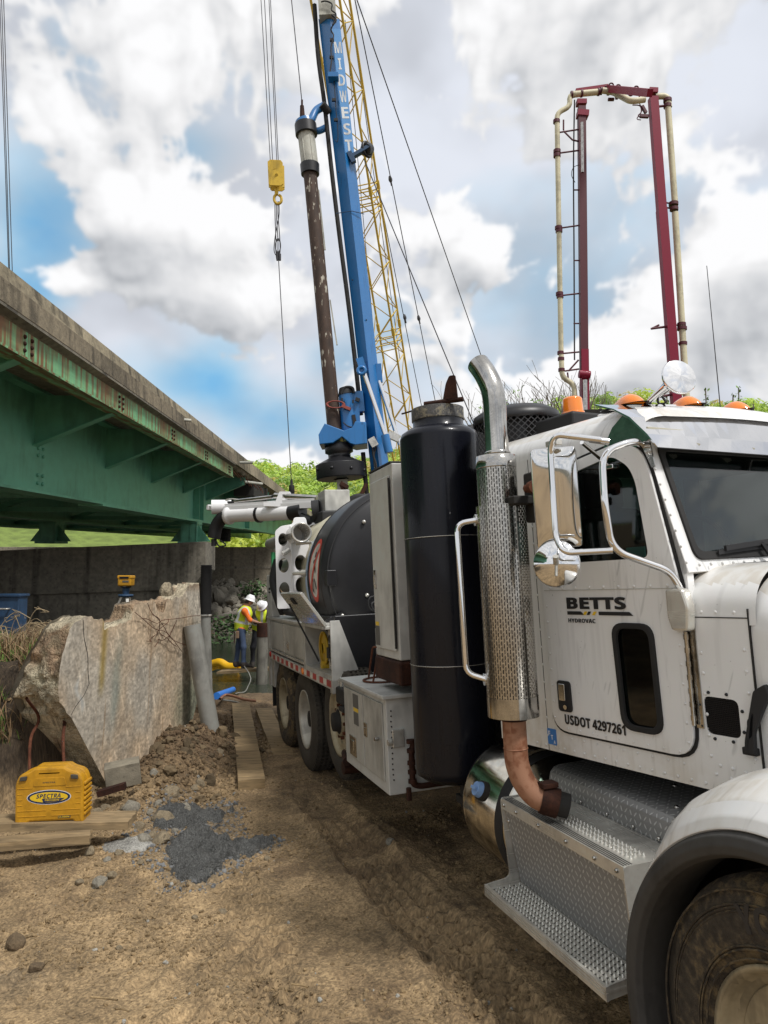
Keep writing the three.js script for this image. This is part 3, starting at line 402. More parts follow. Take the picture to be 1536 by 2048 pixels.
// ---------- hydro excavation truck ----------
const font = await new FontLoader().loadAsync('fonts/droid/droid_sans_bold.typeface.json');
function text(str, w, h, skew = 0, wt = 0) { // flat lettering, lower left at origin, fitted to w x h
  const g = wt ? new THREE.ExtrudeGeometry(font.generateShapes(str, 1), { depth: 0.002, bevelEnabled: true, bevelThickness: 0.001, bevelSize: wt, bevelSegments: 1, curveSegments: 6 }) : new THREE.ShapeGeometry(font.generateShapes(str, 1), 6); if (wt) g.scale(1, 1, 0.3); g.computeBoundingBox(); const b = g.boundingBox; g.translate(-b.min.x, -b.min.y, 0); g.scale(w / (b.max.x - b.min.x), h / (b.max.y - b.min.y), 1);
  if (skew) { const p = g.attributes.position; for (let i = 0; i < p.count; i++) p.setX(i, p.getX(i) + skew * p.getY(i)); } return g;
}
const truck = thing('hydrovac_truck', 'white and black hydro excavation truck with chrome exhaust stack and tool cabinets', 'truck');
truck.applyMatrix4(BASIS(TX, TY, TZ, TO)); truck.updateMatrixWorld(true);
const TINV = truck.matrixWorld.clone().invert();
const tl = (px, py, z) => at(px, py, z).applyMatrix4(TINV);
const CM = BASIS(V(0.9778, -0.0018, -0.2097).normalize(), V(-0.0006, 0.9999, -0.0111).normalize(), V(0.2097, 0.0110, 0.9777).normalize(), V(1.6, 0, 0.3));
const cab = (gs) => [].concat(gs).map((g) => xf(g, CM));
const OUT = new THREE.Matrix4().makeBasis(V(-1, 0, 0), V(0, 1, 0), V(0, 0, -1)); // lettering and shapes on a left-hand side, reading towards the nose
const FRONT = new THREE.Matrix4().makeBasis(V(0, 0, 1), V(0, 1, 0), V(-1, 0, 0)); // shapes in (inward, up), facing forward
const onSide = (g, x, y, z) => g.applyMatrix4(OUT.clone().setPosition(x, y, z));
const onFront = (g, s) => g.applyMatrix4(FRONT.clone().setPosition(s, 0, 0));

// --- wheels
function wheel(s, h, w, o) {
  const g = new THREE.Group(); g.name = 'wheel'; if (o.label) g.userData.label = o.label; truck.add(g);
  const R = o.R, wd = o.wd, ri = o.ri, p = V(s, h, w), q = V(s, h, w + 1);
  const prof = [[ri, 0.035], [ri + 0.02, 0.008], [mix(ri, R, 0.3), -0.008], [mix(ri, R, 0.55), -0.012], [mix(ri, R, 0.75), -0.002], [mix(ri, R, 0.9), 0.012], [R - 0.012, 0.03], [R, 0.055]];
  const n = o.grooves || 4; for (let k = 0; k < n; k++) { const t = 0.055 + (wd - 0.11) * (k + 0.7) / (n + 0.4); prof.push([R, t - 0.012], [R - 0.014, t - 0.008], [R - 0.014, t + 0.008], [R, t + 0.012]); }
  prof.push([R, wd - 0.055], [R - 0.02, wd - 0.02], [mix(ri, R, 0.6), wd], [ri, wd - 0.02]);
  const gs = [lathe(prof, p, q, 72)];
  if (o.dual) { const p2 = V(s, h, w + wd + 0.06); gs.push(lathe(prof, p2, V(s, h, w + 3), 40)); }
  const N = o.rings ? 0 : 66; for (let k = 0; k < N; k++) { const a = k / N * 6.283, b = new THREE.BoxGeometry(0.02, 0.03, 0.06); b.translate(0, R - 0.020, 0.05).rotateZ(a).translate(s, h, w); gs.push(b); const b2 = new THREE.BoxGeometry(0.012, 0.008, wd - 0.12); b2.translate(0, R - 0.002, wd / 2).rotateZ(a + 0.04).translate(s, h, w); gs.push(b2); }
  if (o.rings) for (const f of [0.12, 0.22, 0.26, 0.62, 0.66, 0.70, 0.86]) gs.push(xf(new THREE.TorusGeometry(mix(ri, R, f), 0.0035, 5, 64), new THREE.Matrix4().makeTranslation(s, h, w - 0.008)));
  add(g, 'tyre', gs, o.tyre || M.tyre);
  const d = o.dish, rp = [[ri + 0.012, 0.02], [ri + 0.014, 0.004], [ri - 0.004, 0.006], [ri - 0.012, 0.03], [ri - 0.022, 0.05], [ri - 0.03, d * 0.7], [ri - 0.05, d]];
  const ring = new THREE.Shape(); ring.absarc(0, 0, ri - 0.045, 0, Math.PI * 2); const hh = []; const NH = 8; for (let k = 0; k < NH; k++) { const a = (k + 0.3) / NH * 6.2832, e = new THREE.Path(); e.absellipse(Math.cos(a) * ri * 0.66, Math.sin(a) * ri * 0.66, 0.026, 0.038, 0, Math.PI * 2, false, a); hh.push(e); } ring.holes.push(...hh);
  const disc = new THREE.ExtrudeGeometry(ring, { depth: 0.012, bevelEnabled: true, bevelSize: 0.004, bevelThickness: 0.006, bevelSegments: 2, curveSegments: 24 }).translate(s, h, w + d - 0.01);
  const rim = add(g, 'rim', [lathe(rp, p, q, 56), disc, lathe([[ri * 0.46, d - 0.02], [ri * 0.44, d - 0.045], [ri * 0.38, d - 0.05]], p, q, 40)], o.rim || M.rimPale);
  add(g, 'brake_drum', [cyl(V(s, h, w + d + 0.03), V(s, h, w + wd), ri - 0.02, ri - 0.02, 32)], M.frame);
  const hub = [lathe([[ri * 0.40, d], [ri * 0.38, d - o.hub * 0.5], [ri * 0.30, d - o.hub * 0.6], [ri * 0.28, d - o.hub], [0, d - o.hub - 0.01]], p, q, 30)];
  const nuts = []; for (let k = 0; k < 10; k++) { const a = k / 10 * 6.2832; nuts.push(cyl(V(s + Math.cos(a) * ri * 0.5, h + Math.sin(a) * ri * 0.5, w + d), V(s + Math.cos(a) * ri * 0.5, h + Math.sin(a) * ri * 0.5, w + d - 0.045), 0.016, 0.014, 6)); }
  add(g, 'hub', hub, o.hubMat || M.frame); add(g, 'wheel_nuts', nuts, o.nutMat || M.rust, { kind: 'stuff' });
  return g;
}
const fw = wheel(-0.09, 0.5, 0.03, { R: 0.53, ri: 0.295, wd: 0.38, dish: 0.075, hub: 0.06, tyre: M.tyreMud, rim: M.rimPale, rings: true, hubMat: M.rimPale, label: 'muddy wide front tyre with a tan dished rim' });
{ // raised maker's lettering on the front tyre
  const letters = []; const word = 'YOKOHAMA'; [...word].forEach((c, i) => { const g = text(c, 0.052, 0.066); g.translate(-0.026, 0.40, 0); const a = 0.32 - i * 0.155; const e = new THREE.ExtrudeGeometry(font.generateShapes(c, 0.075), { depth: 0.004, bevelEnabled: false, curveSegments: 5 }); e.computeBoundingBox(); e.translate(-e.boundingBox.max.x / 2, 0.385, 0); e.rotateZ(a); e.applyMatrix4(OUT.clone().setPosition(-0.09, 0.5, 0.021)); letters.push(e); });
  mat('tyreLetter', { rgb: [0.035, 0.030, 0.026], roughness: 0.75 }); add(fw, 'tyre_lettering', letters, M.tyreLetter);
}
wheel(4.66, 0.66, 0.08, { R: 0.50, ri: 0.285, wd: 0.30, dish: 0.06, hub: 0.10, rim: M.rimPale, nutMat: M.rust, label: 'raised lift axle wheel with long wheel nuts' });
wheel(5.85, 0.49, 0.04, { R: 0.52, ri: 0.285, wd: 0.27, dish: 0.15, hub: 0.1, rim: M.rimWhite, dual: true, grooves: 3 });
wheel(7.0, 0.49, 0.04, { R: 0.52, ri: 0.285, wd: 0.27, dish: 0.15, hub: 0.1, rim: M.rimPale, tyre: M.tyreMud, dual: true, grooves: 3 });
for (const s of [-0.09, 4.66, 5.85, 7.0]) { add(truck, 'far_side_wheel', [lathe([[0.29, 0], [0.5, 0.01], [0.52, 0.06], [0.52, 0.24], [0.5, 0.28], [0.1, 0.25]], V(s, 0.5, 2.18), V(s, 0.5, 3), 30), cyl(V(s, 0.5, 0.3), V(s, 0.5, 2.2), 0.06)], M.tyre); }

// --- chassis
add(truck, 'chassis_and_shade_fill', [box(-0.9, 7.7, 0.68, 0.96, 0.82, 0.92, 0.01), box(-0.9, 7.7, 0.68, 0.96, 1.62, 1.72, 0.01), box(0.75, 4.4, 0.5, 1.0, 0.95, 1.6, 0.02), box(4.5, 7.6, 0.92, 1.02, 0.1, 2.4, 0.01), box(2.2, 4.3, 0.45, 1.2, 0.85, 2.3, 0.03), box(0.6, 2.0, 0.35, 1.0, 1.7, 2.45, 0.03), box(5.0, 5.2, 0.4, 0.95, 0.6, 1.0, 0.02), box(6.3, 6.5, 0.4, 0.95, 0.6, 1.0, 0.02)], M.frame);  // frame rails, plus added dark boxes filling the shade underneath
add(truck, 'axle_bracket', [bent([V(4.25, 1.0, 0.12), V(4.25, 0.62, 0.12), V(4.25, 0.36, 0.14), V(4.4, 0.30, 0.3)], 0.035, 0.05), box(4.15, 4.3, 0.45, 0.98, 0.05, 0.2, 0.02), cyl(V(4.2, 0.42, 0.03), V(4.5, 0.42, 0.1), 0.035), cyl(V(4.3, 0.35, 0.02), V(4.3, 0.35, 0.2), 0.055)], M.darkRust);

// --- cab shell (built in the cab's own lines)
const arc = (cx, cy, r, a0, a1, n = 8) => { const o = []; for (let k = 0; k <= n; k++) { const a = mix(a0, a1, k / n); o.push([cx + r * Math.cos(a), cy + r * Math.sin(a)]); } return o; };
const winHole = rpoly([[-0.20, 1.925], [-0.800, 1.925], [-0.765, 2.255], [-0.735, 2.325], [-0.650, 2.385], [-0.20, 2.31]], 0.04);
const ventPts = rpoly([[-0.975, 1.385], [-1.118, 1.383], [-1.118, 1.243], [-0.978, 1.243]], 0.028);
const sidePts = [[0.25, 1.03], [0.25, 2.46], [-0.795, 2.46], [-0.955, 1.88], [-0.955, 1.68], [-1.19, 1.68], [-1.19, 1.03]];
const bigWin = rpoly([[-0.19, 1.915], [-0.81, 1.915], [-0.775, 2.26], [-0.745, 2.335], [-0.655, 2.395], [-0.19, 2.32]], 0.04);
const ovalHole = rpoly([[-0.585, 1.645], [-0.775, 1.645], [-0.785, 1.218], [-0.600, 1.218]], 0.055);
const cabShell = [ext(sidePts, 0.04, [bigWin, ventPts, rpoly([[-0.575, 1.655], [-0.785, 1.655], [-0.795, 1.208], [-0.59, 1.208]], 0.055)])];
cabShell.push(surf((u, v) => { // roof with rolled edges
  const x = mix(0.25, -0.80, u); let z, y; const e = 0.16; if (v < 0.25) { const a = v / 0.25 * Math.PI / 2; z = 0.2 * (1 - Math.cos(a)); y = 2.46 + e * Math.sin(a); } else if (v > 0.75) { const a = (1 - v) / 0.25 * Math.PI / 2; z = 1.9 - 0.2 * (1 - Math.cos(a)); y = 2.46 + e * Math.sin(a); } else { const t = (v - 0.25) / 0.5; z = 0.2 + 1.5 * t; y = 2.62 + 0.05 * Math.sin(Math.PI * t); }
  const f = clamp((x + 0.80) / 0.2); y = 2.46 + (y - 2.46) * Math.sqrt(1 - (1 - f) * (1 - f) * 0.75); return V(x, y, z); }, 30, 48));
cabShell.push(box(0.21, 0.25, 1.03, 2.5, 0.02, 1.88, 0.01)); // back wall
cabShell.push(ext(sidePts, 0.04).translate(0, 0, 1.86));
cabShell.push(surf((u, v) => { const x = mix(-0.93, -1.22, u), a = v * Math.PI / 2, p = 0.8; return V(x, 1.66 + 0.225 * Math.pow(Math.sin(a), p), 0.30 * (1 - Math.pow(Math.cos(a), p))); }, 6, 18), box(-1.25, -0.94, 1.86, 1.884, 0.26, 1.64, 0.004), surf((u, v) => { const x = mix(-0.93, -1.22, u), a = v * Math.PI / 2, p = 0.8; return V(x, 1.66 + 0.225 * Math.pow(Math.sin(a), p), 1.9 - 0.30 * (1 - Math.pow(Math.cos(a), p))); }, 6, 18));
{ // windscreen surround
  const p0 = V(-0.965, 1.86, 0), p1 = V(-0.795, 2.475, 0), up = p1.clone().sub(p0), L = up.length(); up.normalize(); const X = V(0, 0, 1), Z = X.clone().cross(up);
  const hole = rpoly([[0.075, 0.062, 0.05], [0.93, 0.062, 0.02], [0.93, L - 0.085, 0.02], [0.075, L - 0.085, 0.05]], 0.05), hole2 = hole.map(([a, b]) => [1.9 - a, b]);
  const m = BASIS(X, up, Z, p0); M.WS = { m, L, hole };
  cabShell.push(ext([[0, 0], [1.9, 0], [1.9, L], [0, L]], 0.03, [hole, hole2], 0.003, m.clone().multiply(new THREE.Matrix4().makeTranslation(0, 0, -0.03))));
  const gask = (h) => ext(rpoly([[0.062, 0.048, 0.055], [0.94, 0.048, 0.02], [0.94, L - 0.07, 0.02], [0.062, L - 0.07, 0.055]], 0.05), 0.012, [rpoly([[0.092, 0.082, 0.045], [0.925, 0.082, 0.02], [0.925, L - 0.103, 0.02], [0.092, L - 0.103, 0.045]], 0.045)], 0.002);
  add(truck, 'windscreen_seal', cab([xf(gask(), m.clone().multiply(new THREE.Matrix4().makeTranslation(0, 0, -0.002)))]), M.rubber);
  add(truck, 'windscreen', cab([xf(ext(hole, 0.006), m.clone().multiply(new THREE.Matrix4().makeTranslation(0, 0, -0.012))), xf(ext(hole2, 0.006), m.clone().multiply(new THREE.Matrix4().makeTranslation(0, 0, -0.012)))]), M.glass);
  const q = (z, t, o) => V(0, 0, 0).add(p0).addScaledVector(up, t).addScaledVector(Z, o).setZ(z + Z.z * o);
  add(truck, 'wiper', cab([bar(q(0.24, 0.085, 0.03), q(0.80, 0.125, 0.03), 0.012, 0.022), bar(q(0.55, 0.02, 0.03), q(0.50, 0.10, 0.035), 0.014, 0.014), bar(q(0.20, 0.072, 0.02), q(0.84, 0.108, 0.02), 0.006, 0.02)]), M.black);
}
const cabMesh = add(truck, 'cab_shell', cab(cabShell), M.white);
add(truck, 'cab_floor', cab([box(-1.15, 0.2, 1.035, 1.06, 0.05, 1.85, 0)]), M.black);
add(truck, 'hood', cab([surf((u, v) => { const x = mix(-1.195, -2.9, u), ed = sstep(0, 0.02, u); if (v < 0.45) return V(x, mix(0.98, 1.62, v / 0.45), mix(0.004, -0.012, ed) + 0.10 * u); const a = (v - 0.45) / 0.55 * Math.PI / 2, p = 0.9; return V(x, 1.62 + 0.26 * Math.pow(Math.sin(a), p) - 0.06 * u, mix(0.004, -0.012, ed) + 0.10 * u + 0.42 * (1 - Math.pow(Math.cos(a), p))); }, 40, 40), box(-2.9, -1.2, 1.85, 1.868, 0.42, 1.5, 0.004), box(-2.9, -1.25, 0.98, 1.7, 1.86, 1.89, 0.01)]), M.white);
// door
{
  const outline = rpoly([[-0.16, 1.14, 0.1], [-0.93, 1.14, 0.11], [-0.93, 1.81, 0.01], [-0.835, 2.29, 0.05], [-0.80, 2.385, 0.06], [-0.69, 2.435, 0.05], [-0.45, 2.40, 0.03], [-0.16, 2.345, 0.02]], 0.02);
  const big = rpoly([[-0.148, 1.128, 0.1], [-0.942, 1.128, 0.12], [-0.944, 1.81, 0.01], [-0.848, 2.295, 0.05], [-0.81, 2.397, 0.06], [-0.69, 2.449, 0.05], [-0.45, 2.414, 0.03], [-0.148, 2.358, 0.02]], 0.02);
  add(truck, 'door_seal', cab([ext(big, 0.004, [winHole, ovalHole]).translate(0, 0, -0.005)]), M.rubber);
  const door = add(truck, 'door', cab([ext(outline, 0.014, [winHole, ovalHole], 0.003).translate(0, 0, -0.019)]), M.white);
  add(door, 'side_window', cab([ext(winHole, 0.005).translate(0, 0, -0.008)]), M.glass);
  add(door, 'window_rail', cab([ext([[-0.17, 1.80], [-0.925, 1.80], [-0.925, 1.803], [-0.17, 1.803]], 0.003).translate(0, 0, -0.0212)]), M.cabinet);
  add(door, 'lower_window', cab([ext(ovalHole, 0.005).translate(0, 0, -0.012)]), M.glassDark);
  const ro = rpoly([[-0.572, 1.658], [-0.788, 1.658], [-0.798, 1.205], [-0.588, 1.205]], 0.065), rin = rpoly([[-0.596, 1.634], [-0.766, 1.634], [-0.774, 1.229], [-0.610, 1.229]], 0.05);
  add(door, 'lower_window_seal', cab([ext(ro, 0.018, [rin], 0.004).translate(0, 0, -0.032)]), M.rubber);
  const hd = add(door, 'door_handle', cab([ext(rpoly([[-0.212, 1.378], [-0.298, 1.378], [-0.300, 1.235], [-0.214, 1.235]], 0.02), 0.008, [], 0.002).translate(0, 0, -0.027)]), M.black);
  add(hd, 'handle_paddle', cab([box(-0.268, -0.228, 1.285, 1.365, -0.036, -0.026, 0.006), cyl(V(-0.265, 1.258, -0.028), V(-0.265, 1.258, -0.036), 0.011)]), M.chromeWorn);
  add(door, 'door_hinge', cab([cyl(V(-0.938, 1.63, -0.02), V(-0.938, 1.27, -0.02), 0.008), ...[0, 1, 2, 3, 4, 5, 6].map((k) => cyl(V(-0.938, 1.62 - k * 0.052, -0.02), V(-0.938, 1.60 - k * 0.052, -0.02), 0.0105)), box(-0.97, -0.94, 1.26, 1.66, -0.006, 0.0, 0)]), M.chromeWorn);
  // lettering
  const L = []; L.push(onSide(text('BETTS', 0.345, 0.054, 0.0, 0.035), -0.315, 1.714, -0.0225));
  const ul = (a, b) => { const sh = new THREE.ShapeGeometry(shp([[a, 0], [b + 0.02, 0], [b, 0.016], [a, 0.016]])); return onSide(sh, -0.315, 1.688, -0.0225); };
  L.push(ul(0, 0.085), ul(0.19, 0.36)); const sl = (a) => onSide(new THREE.ShapeGeometry(shp([[a, 0], [a + 0.017, 0], [a + 0.029, 0.016], [a + 0.012, 0.016]])), -0.315, 1.688, -0.0225);
  L.push(sl(0.118)); L.push(onSide(text('HYDROVAC', 0.165, 0.019, 0, 0.01), -0.318, 1.652, -0.0225)); L.push(onSide(text('USDOT 4297261', 0.355, 0.045, 0, 0.022), -0.245, 1.178, -0.0225));
  add(door, 'door_lettering', L, M.ink); L.forEach((g) => g); door.children[door.children.length - 1].geometry.applyMatrix4(CM);
  mat('signYellow', { rgb: [0.75, 0.5, 0.02], roughness: 0.4 }); for (const q of [0.096, 0.150]) add(door, 'logo_stripe', [sl(q)], M.signYellow).geometry.applyMatrix4(CM);
}
{ // registration sticker
  mat('stickerBlue', { rgb: [0.03, 0.18, 0.50], roughness: 0.4 }); mat('stickerWhite', { rgb: [0.75, 0.77, 0.8], roughness: 0.4 });
  const st = add(truck, 'sticker', cab([ext(rpoly([[-0.100, 1.135], [-0.158, 1.135], [-0.158, 1.06], [-0.100, 1.06]], 0.003), 0.002).translate(0, 0, -0.003)]), M.stickerBlue);
  add(st, 'sticker_lettering', cab([onSide(text('F', 0.013, 0.022), -0.108, 1.102, -0.0045), onSide(text('T', 0.014, 0.022), -0.124, 1.084, -0.0045), onSide(text('A', 0.014, 0.016), -0.140, 1.066, -0.0045)]), M.stickerWhite);
}
{ // rivets
  const rv = []; const r = (x, y, z = 0, k = 1) => rv.push(new THREE.SphereGeometry(0.0072 * k, 8, 5).scale(1, 1, 0.55).translate(x, y, z));
  for (let x = -0.21; x > -0.92; x -= 0.083) r(x, 1.812, -0.02); for (let y = 1.2; y < 1.79; y += 0.075) { r(-0.178, y, -0.02, 0.8); r(-0.905, y, -0.02, 0.8); }
  for (let x = -0.26; x > -0.9; x -= 0.075) { r(x, 1.158, -0.02, 0.7); r(x, 1.108, -0.001, 0.8); } for (let x = -0.02; x > -1.16; x -= 0.062) r(x, 1.052, -0.001);
  for (let y = 1.10; y < 2.3; y += 0.085) r(-0.10, y, -0.001, 0.9); for (let y = 1.16; y < 1.62; y += 0.078) { r(-0.985, y, -0.001); r(-1.163, y + 0.02, -0.001); }
  for (const x of [-1.0, -1.06, -1.135]) r(x, 1.705, 0.004, 1.15); for (const [x, y] of [[-1.02, 1.13], [-1.07, 1.128], [-1.12, 1.125], [-1.0, 1.095], [-1.06, 1.09], [-1.11, 1.085]]) r(x, y, -0.001);
  for (let t = 0; t < 9; t++) r(mix(-0.958, -0.82, t / 8), mix(1.90, 2.42, t / 8), -0.001, 0.85); for (let z = 0.06; z < 1.8; z += 0.075) r(-0.972, 1.888, z, 1.0);
  add(truck, 'rivets', cab(rv), M.white, { kind: 'stuff' });
  const vb = []; for (const [x, y] of [[-1.0, 1.40], [-1.075, 1.40], [-1.132, 1.345], [-1.132, 1.27], [-1.085, 1.228], [-1.01, 1.228], [-0.963, 1.27], [-0.962, 1.35]]) vb.push(new THREE.SphereGeometry(0.0065, 8, 6).translate(x, y, -0.002)); add(truck, 'vent_bolts', cab(vb), M.black, { kind: 'stuff' });
  const gr = [box(-1.12, -0.97, 1.24, 1.39, 0.018, 0.024, 0)]; for (let k = 0; k <= 20; k++) { gr.push(box(-0.978 - k * 0.007, -0.9765 - k * 0.007, 1.243, 1.385, 0.004, 0.012, 0), box(-1.118, -0.978, 1.243 + k * 0.007, 1.2445 + k * 0.007, 0.004, 0.012, 0)); } add(truck, 'vent_mesh', cab(gr), M.blackSatin);
  const seams = [box(-1.19, -0.95, 1.684, 1.688, -0.0015, 0.004, 0), box(-1.1935, -1.1895, 1.03, 1.72, -0.004, 0.02, 0), box(-1.2, -0.97, 1.882, 1.886, 0.3, 1.6, 0), box(-0.103, -0.100, 1.03, 2.46, -0.001, 0.004, 0)]; add(truck, 'panel_seam', cab(seams), M.frame);
}
add(truck, 'hood_latch', cab([ext(rpoly([[-1.20, 1.43], [-1.25, 1.46], [-1.26, 1.42], [-1.19, 1.28], [-1.185, 1.20], [-1.145, 1.205], [-1.15, 1.25]], 0.012), 0.02, [rpoly([[-1.172, 1.32], [-1.192, 1.35], [-1.18, 1.27], [-1.166, 1.255]], 0.005)], 0.004).translate(0, 0, -0.035), box(-1.185, -1.13, 1.195, 1.222, -0.025, 0.0, 0.004)]), M.black);
// visor and roof fittings
{
  const prof = [[-0.60, 2.622], [-0.70, 2.578], [-0.78, 2.525], [-0.86, 2.436], [-0.905, 2.372], [-0.902, 2.369], [-0.855, 2.430], [-0.775, 2.518], [-0.70, 2.572], [-0.60, 2.616]];
  const v = add(truck, 'sun_visor', cab([(() => { const g = new THREE.ExtrudeGeometry(shp(prof), { depth: 1.98, steps: 24, bevelEnabled: false }).translate(0, 0, -0.04), p = g.attributes.position; for (let i = 0; i < p.count; i++) p.setY(i, p.getY(i) + 0.058 * Math.sin(Math.PI * clamp(p.getZ(i) / 1.9)) * sstep(-0.91, -0.72, p.getX(i))); g.computeVertexNormals(); return g; })()]), (mat('visor', { rgb: [0.74, 0.74, 0.75], metalness: 1, roughness: 0.14, roughnessMap: rep(tFineB, 0.6) }), M.visor));
  add(v, 'visor_end', cab([ext([[-0.60, 2.372], [-0.605, 2.43], [-0.66, 2.505], [-0.72, 2.545], [-0.79, 2.50], [-0.85, 2.42], [-0.80, 2.40]], 0.004).translate(0, 0, -0.012), ext(rpoly([[-0.80, 2.41], [-0.845, 2.41], [-0.86, 2.30], [-0.845, 2.295]], 0.008), 0.006).translate(0, 0, -0.01)]), M.chromeWorn);
  mat('sealant', { rgb: [0.42, 0.40, 0.32], roughness: 0.6 }); add(v, 'visor_bracket', cab([box(-0.835, -0.815, 2.425, 2.475, 0.0, 1.9, 0.003), ...[0.22, 0.62, 1.0, 1.4].map((z) => bar(V(-0.835, 2.425, z), V(-0.88, 2.40, z + 0.05), 0.03, 0.006))]), M.sealant);
  for (const z of [0.20, 0.62, 1.02, 1.42]) { const m = new THREE.Group(); const base = add(truck, 'marker_lamp', cab([surf((u, w) => { const a = w * 6.2832, t = u, x = mix(-0.42, -0.685, t), r = 0.055 * Math.pow(Math.sin(Math.PI * Math.pow(t, 1.5) * 0.82 + 0.02), 0.8) + 0.002; return V(x, 2.632 + 0.05 * Math.sin(Math.PI * (z / 1.9)) - 0.045 * t + Math.max(0, Math.sin(a)) * r * 0.55, z + Math.cos(a) * r * 1.15); }, 18, 24)]), M.chromeWorn); add(base, 'lamp_lens', cab([surf((u, w) => { const a = w * Math.PI, x = mix(-0.50, -0.678, u), r = 0.05 * Math.pow(Math.sin(Math.PI * (0.05 + 0.9 * Math.pow(u, 1.3))), 0.7); return V(x, 2.642 + 0.05 * Math.sin(Math.PI * (z / 1.9)) - 0.045 * (0.3 + 0.7 * u) + Math.sin(a) * r * 1.25, z + Math.cos(a) * r * 1.0); }, 16, 16)]), M.amber); add(base, 'lamp_gasket', cab([surf((u, w) => { const a = w * 6.2832; return V(-0.56 + 0.135 * Math.cos(a) * u, 2.622 + 0.045 * Math.sin(Math.PI * (z / 1.9)), z + 0.066 * Math.sin(a) * u); }, 2, 24)]), M.rubber); }
  const hp = V(-0.50, 2.70, 0.46), hq = V(-0.76, 2.75, 0.36); add(truck, 'air_horn', cab([lathe([[0.012, 0], [0.016, 0.06], [0.022, 0.13], [0.032, 0.19], [0.05, 0.23], [0.082, 0.258], [0.085, 0.268], [0.080, 0.274], [0.02, 0.280], [0, 0.282]], hp, hq, 40)]), M.chrome);
  add(truck, 'horn_bracket', cab([cyl(V(-0.50, 2.66, 0.46), V(-0.50, 2.70, 0.46), 0.012), tube([V(-0.56, 2.71, 0.45), V(-0.57, 2.67, 0.44), V(-0.60, 2.67, 0.45), V(-0.58, 2.72, 0.44)], 0.006, 12, 6)]), M.black);
  add(truck, 'aerial', cab([cyl(V(-0.3, 2.65, 1.35), V(-0.3, 3.65, 1.36), 0.003, 0.002, 6)]), M.black);
  add(truck, 'roof_lamp', cab([box(-0.30, -0.2, 2.66, 2.70, 0.42, 0.55, 0.008)]), M.helmet);
}
// mirrors
{
  const c = (x, y, z) => V(x, y, z);
  const arm = add(truck, 'mirror_arm', cab([bent([c(-0.93, 1.79, -0.01), c(-0.925, 1.87, -0.06), c(-0.80, 1.965, -0.24), c(-0.805, 2.16, -0.265), c(-0.80, 2.36, -0.25), c(-0.86, 2.405, -0.12), c(-0.80, 2.40, -0.0)], 0.0145, 0.07), bent([c(-0.84, 2.40, -0.29), c(-0.70, 2.445, -0.40), c(-0.667, 2.39, -0.40), c(-0.66, 2.025, -0.40), c(-0.70, 1.965, -0.40), c(-0.84, 1.963, -0.28)], 0.0125, 0.05), cyl(c(-0.84, 2.395, -0.25), c(-0.80, 2.41, -0.31), 0.014), cyl(c(-0.70, 2.42, -0.25), c(-0.62, 2.34, -0.0), 0.009), box(-0.66, -0.58, 2.325, 2.345, -0.03, 0.0, 0.004)]), M.chrome);
  add(arm, 'mirror_bracket', cab([ext(rpoly([[-0.885, 1.80], [-0.965, 1.80], [-0.985, 1.73], [-0.975, 1.635], [-0.90, 1.635], [-0.885, 1.69]], 0.015), 0.05, [], 0.010).translate(0, 0, -0.055)]), M.alum);
  const mz = new THREE.Matrix4().makeRotationFromEuler(new THREE.Euler(-0.10, 0.80, 0, 'YXZ')).setPosition(-0.565, 2.205, -0.285);
  const head = add(arm, 'mirror_head', cab([xf(new RoundedBoxGeometry(0.192, 0.425, 0.07, 4, 0.022), mz), xf(surf((u, v) => { const X = mix(-1, 1, u), Y = mix(-1, 1, v), e = (1 - X * X * X * X) * (1 - Math.pow(Y, 10)); return V(0.090 * X, 0.206 * Y, -0.0345 - 0.026 * (1 - X * X) * (1 - Math.pow(Math.abs(Y), 8)) * (e > 0 ? 1 : 0)); }, 24, 30), mz)]), (mat('mirrorShell', { rgb: [0.74, 0.74, 0.73], metalness: 1, roughness: 0.13, roughnessMap: rep(tFineB, 0.4) }), M.mirrorShell)); 
  add(arm, 'mirror_glass', cab([xf(new RoundedBoxGeometry(0.19, 0.40, 0.004, 2, 0.002), mz.clone().multiply(new THREE.Matrix4().makeTranslation(0, 0, 0.038)))]), M.mirror);
  const p = V(-0.60, 1.925, -0.35), q = p.clone().add(V(-0.62, 0.02, -0.78)); add(arm, 'round_mirror', cab([lathe([[0, 0.026], [0.02, 0.025], [0.05, 0.014], [0.090, -0.010], [0.098, -0.02], [0.098, -0.028], [0, -0.028]].map(([r, t]) => [r, t]), p, q, 44)]), M.chrome);
  add(arm, 'mirror_clamp', cab([cyl(p.clone().add(V(-0.02, 0, -0.02)), p.clone().add(V(-0.035, 0.03, -0.035)), 0.012), cyl(p.clone().add(V(-0.022, -0.005, -0.022)), p.clone().add(V(-0.03, -0.05, -0.035)), 0.006), bent([c(-0.60, 2.45, -0.31), c(-0.585, 2.40, -0.325), c(-0.60, 2.37, -0.33)], 0.006, 0.02), box(-0.65, -0.585, 2.415, 2.44, -0.345, -0.31, 0.004)]), M.alum);
}
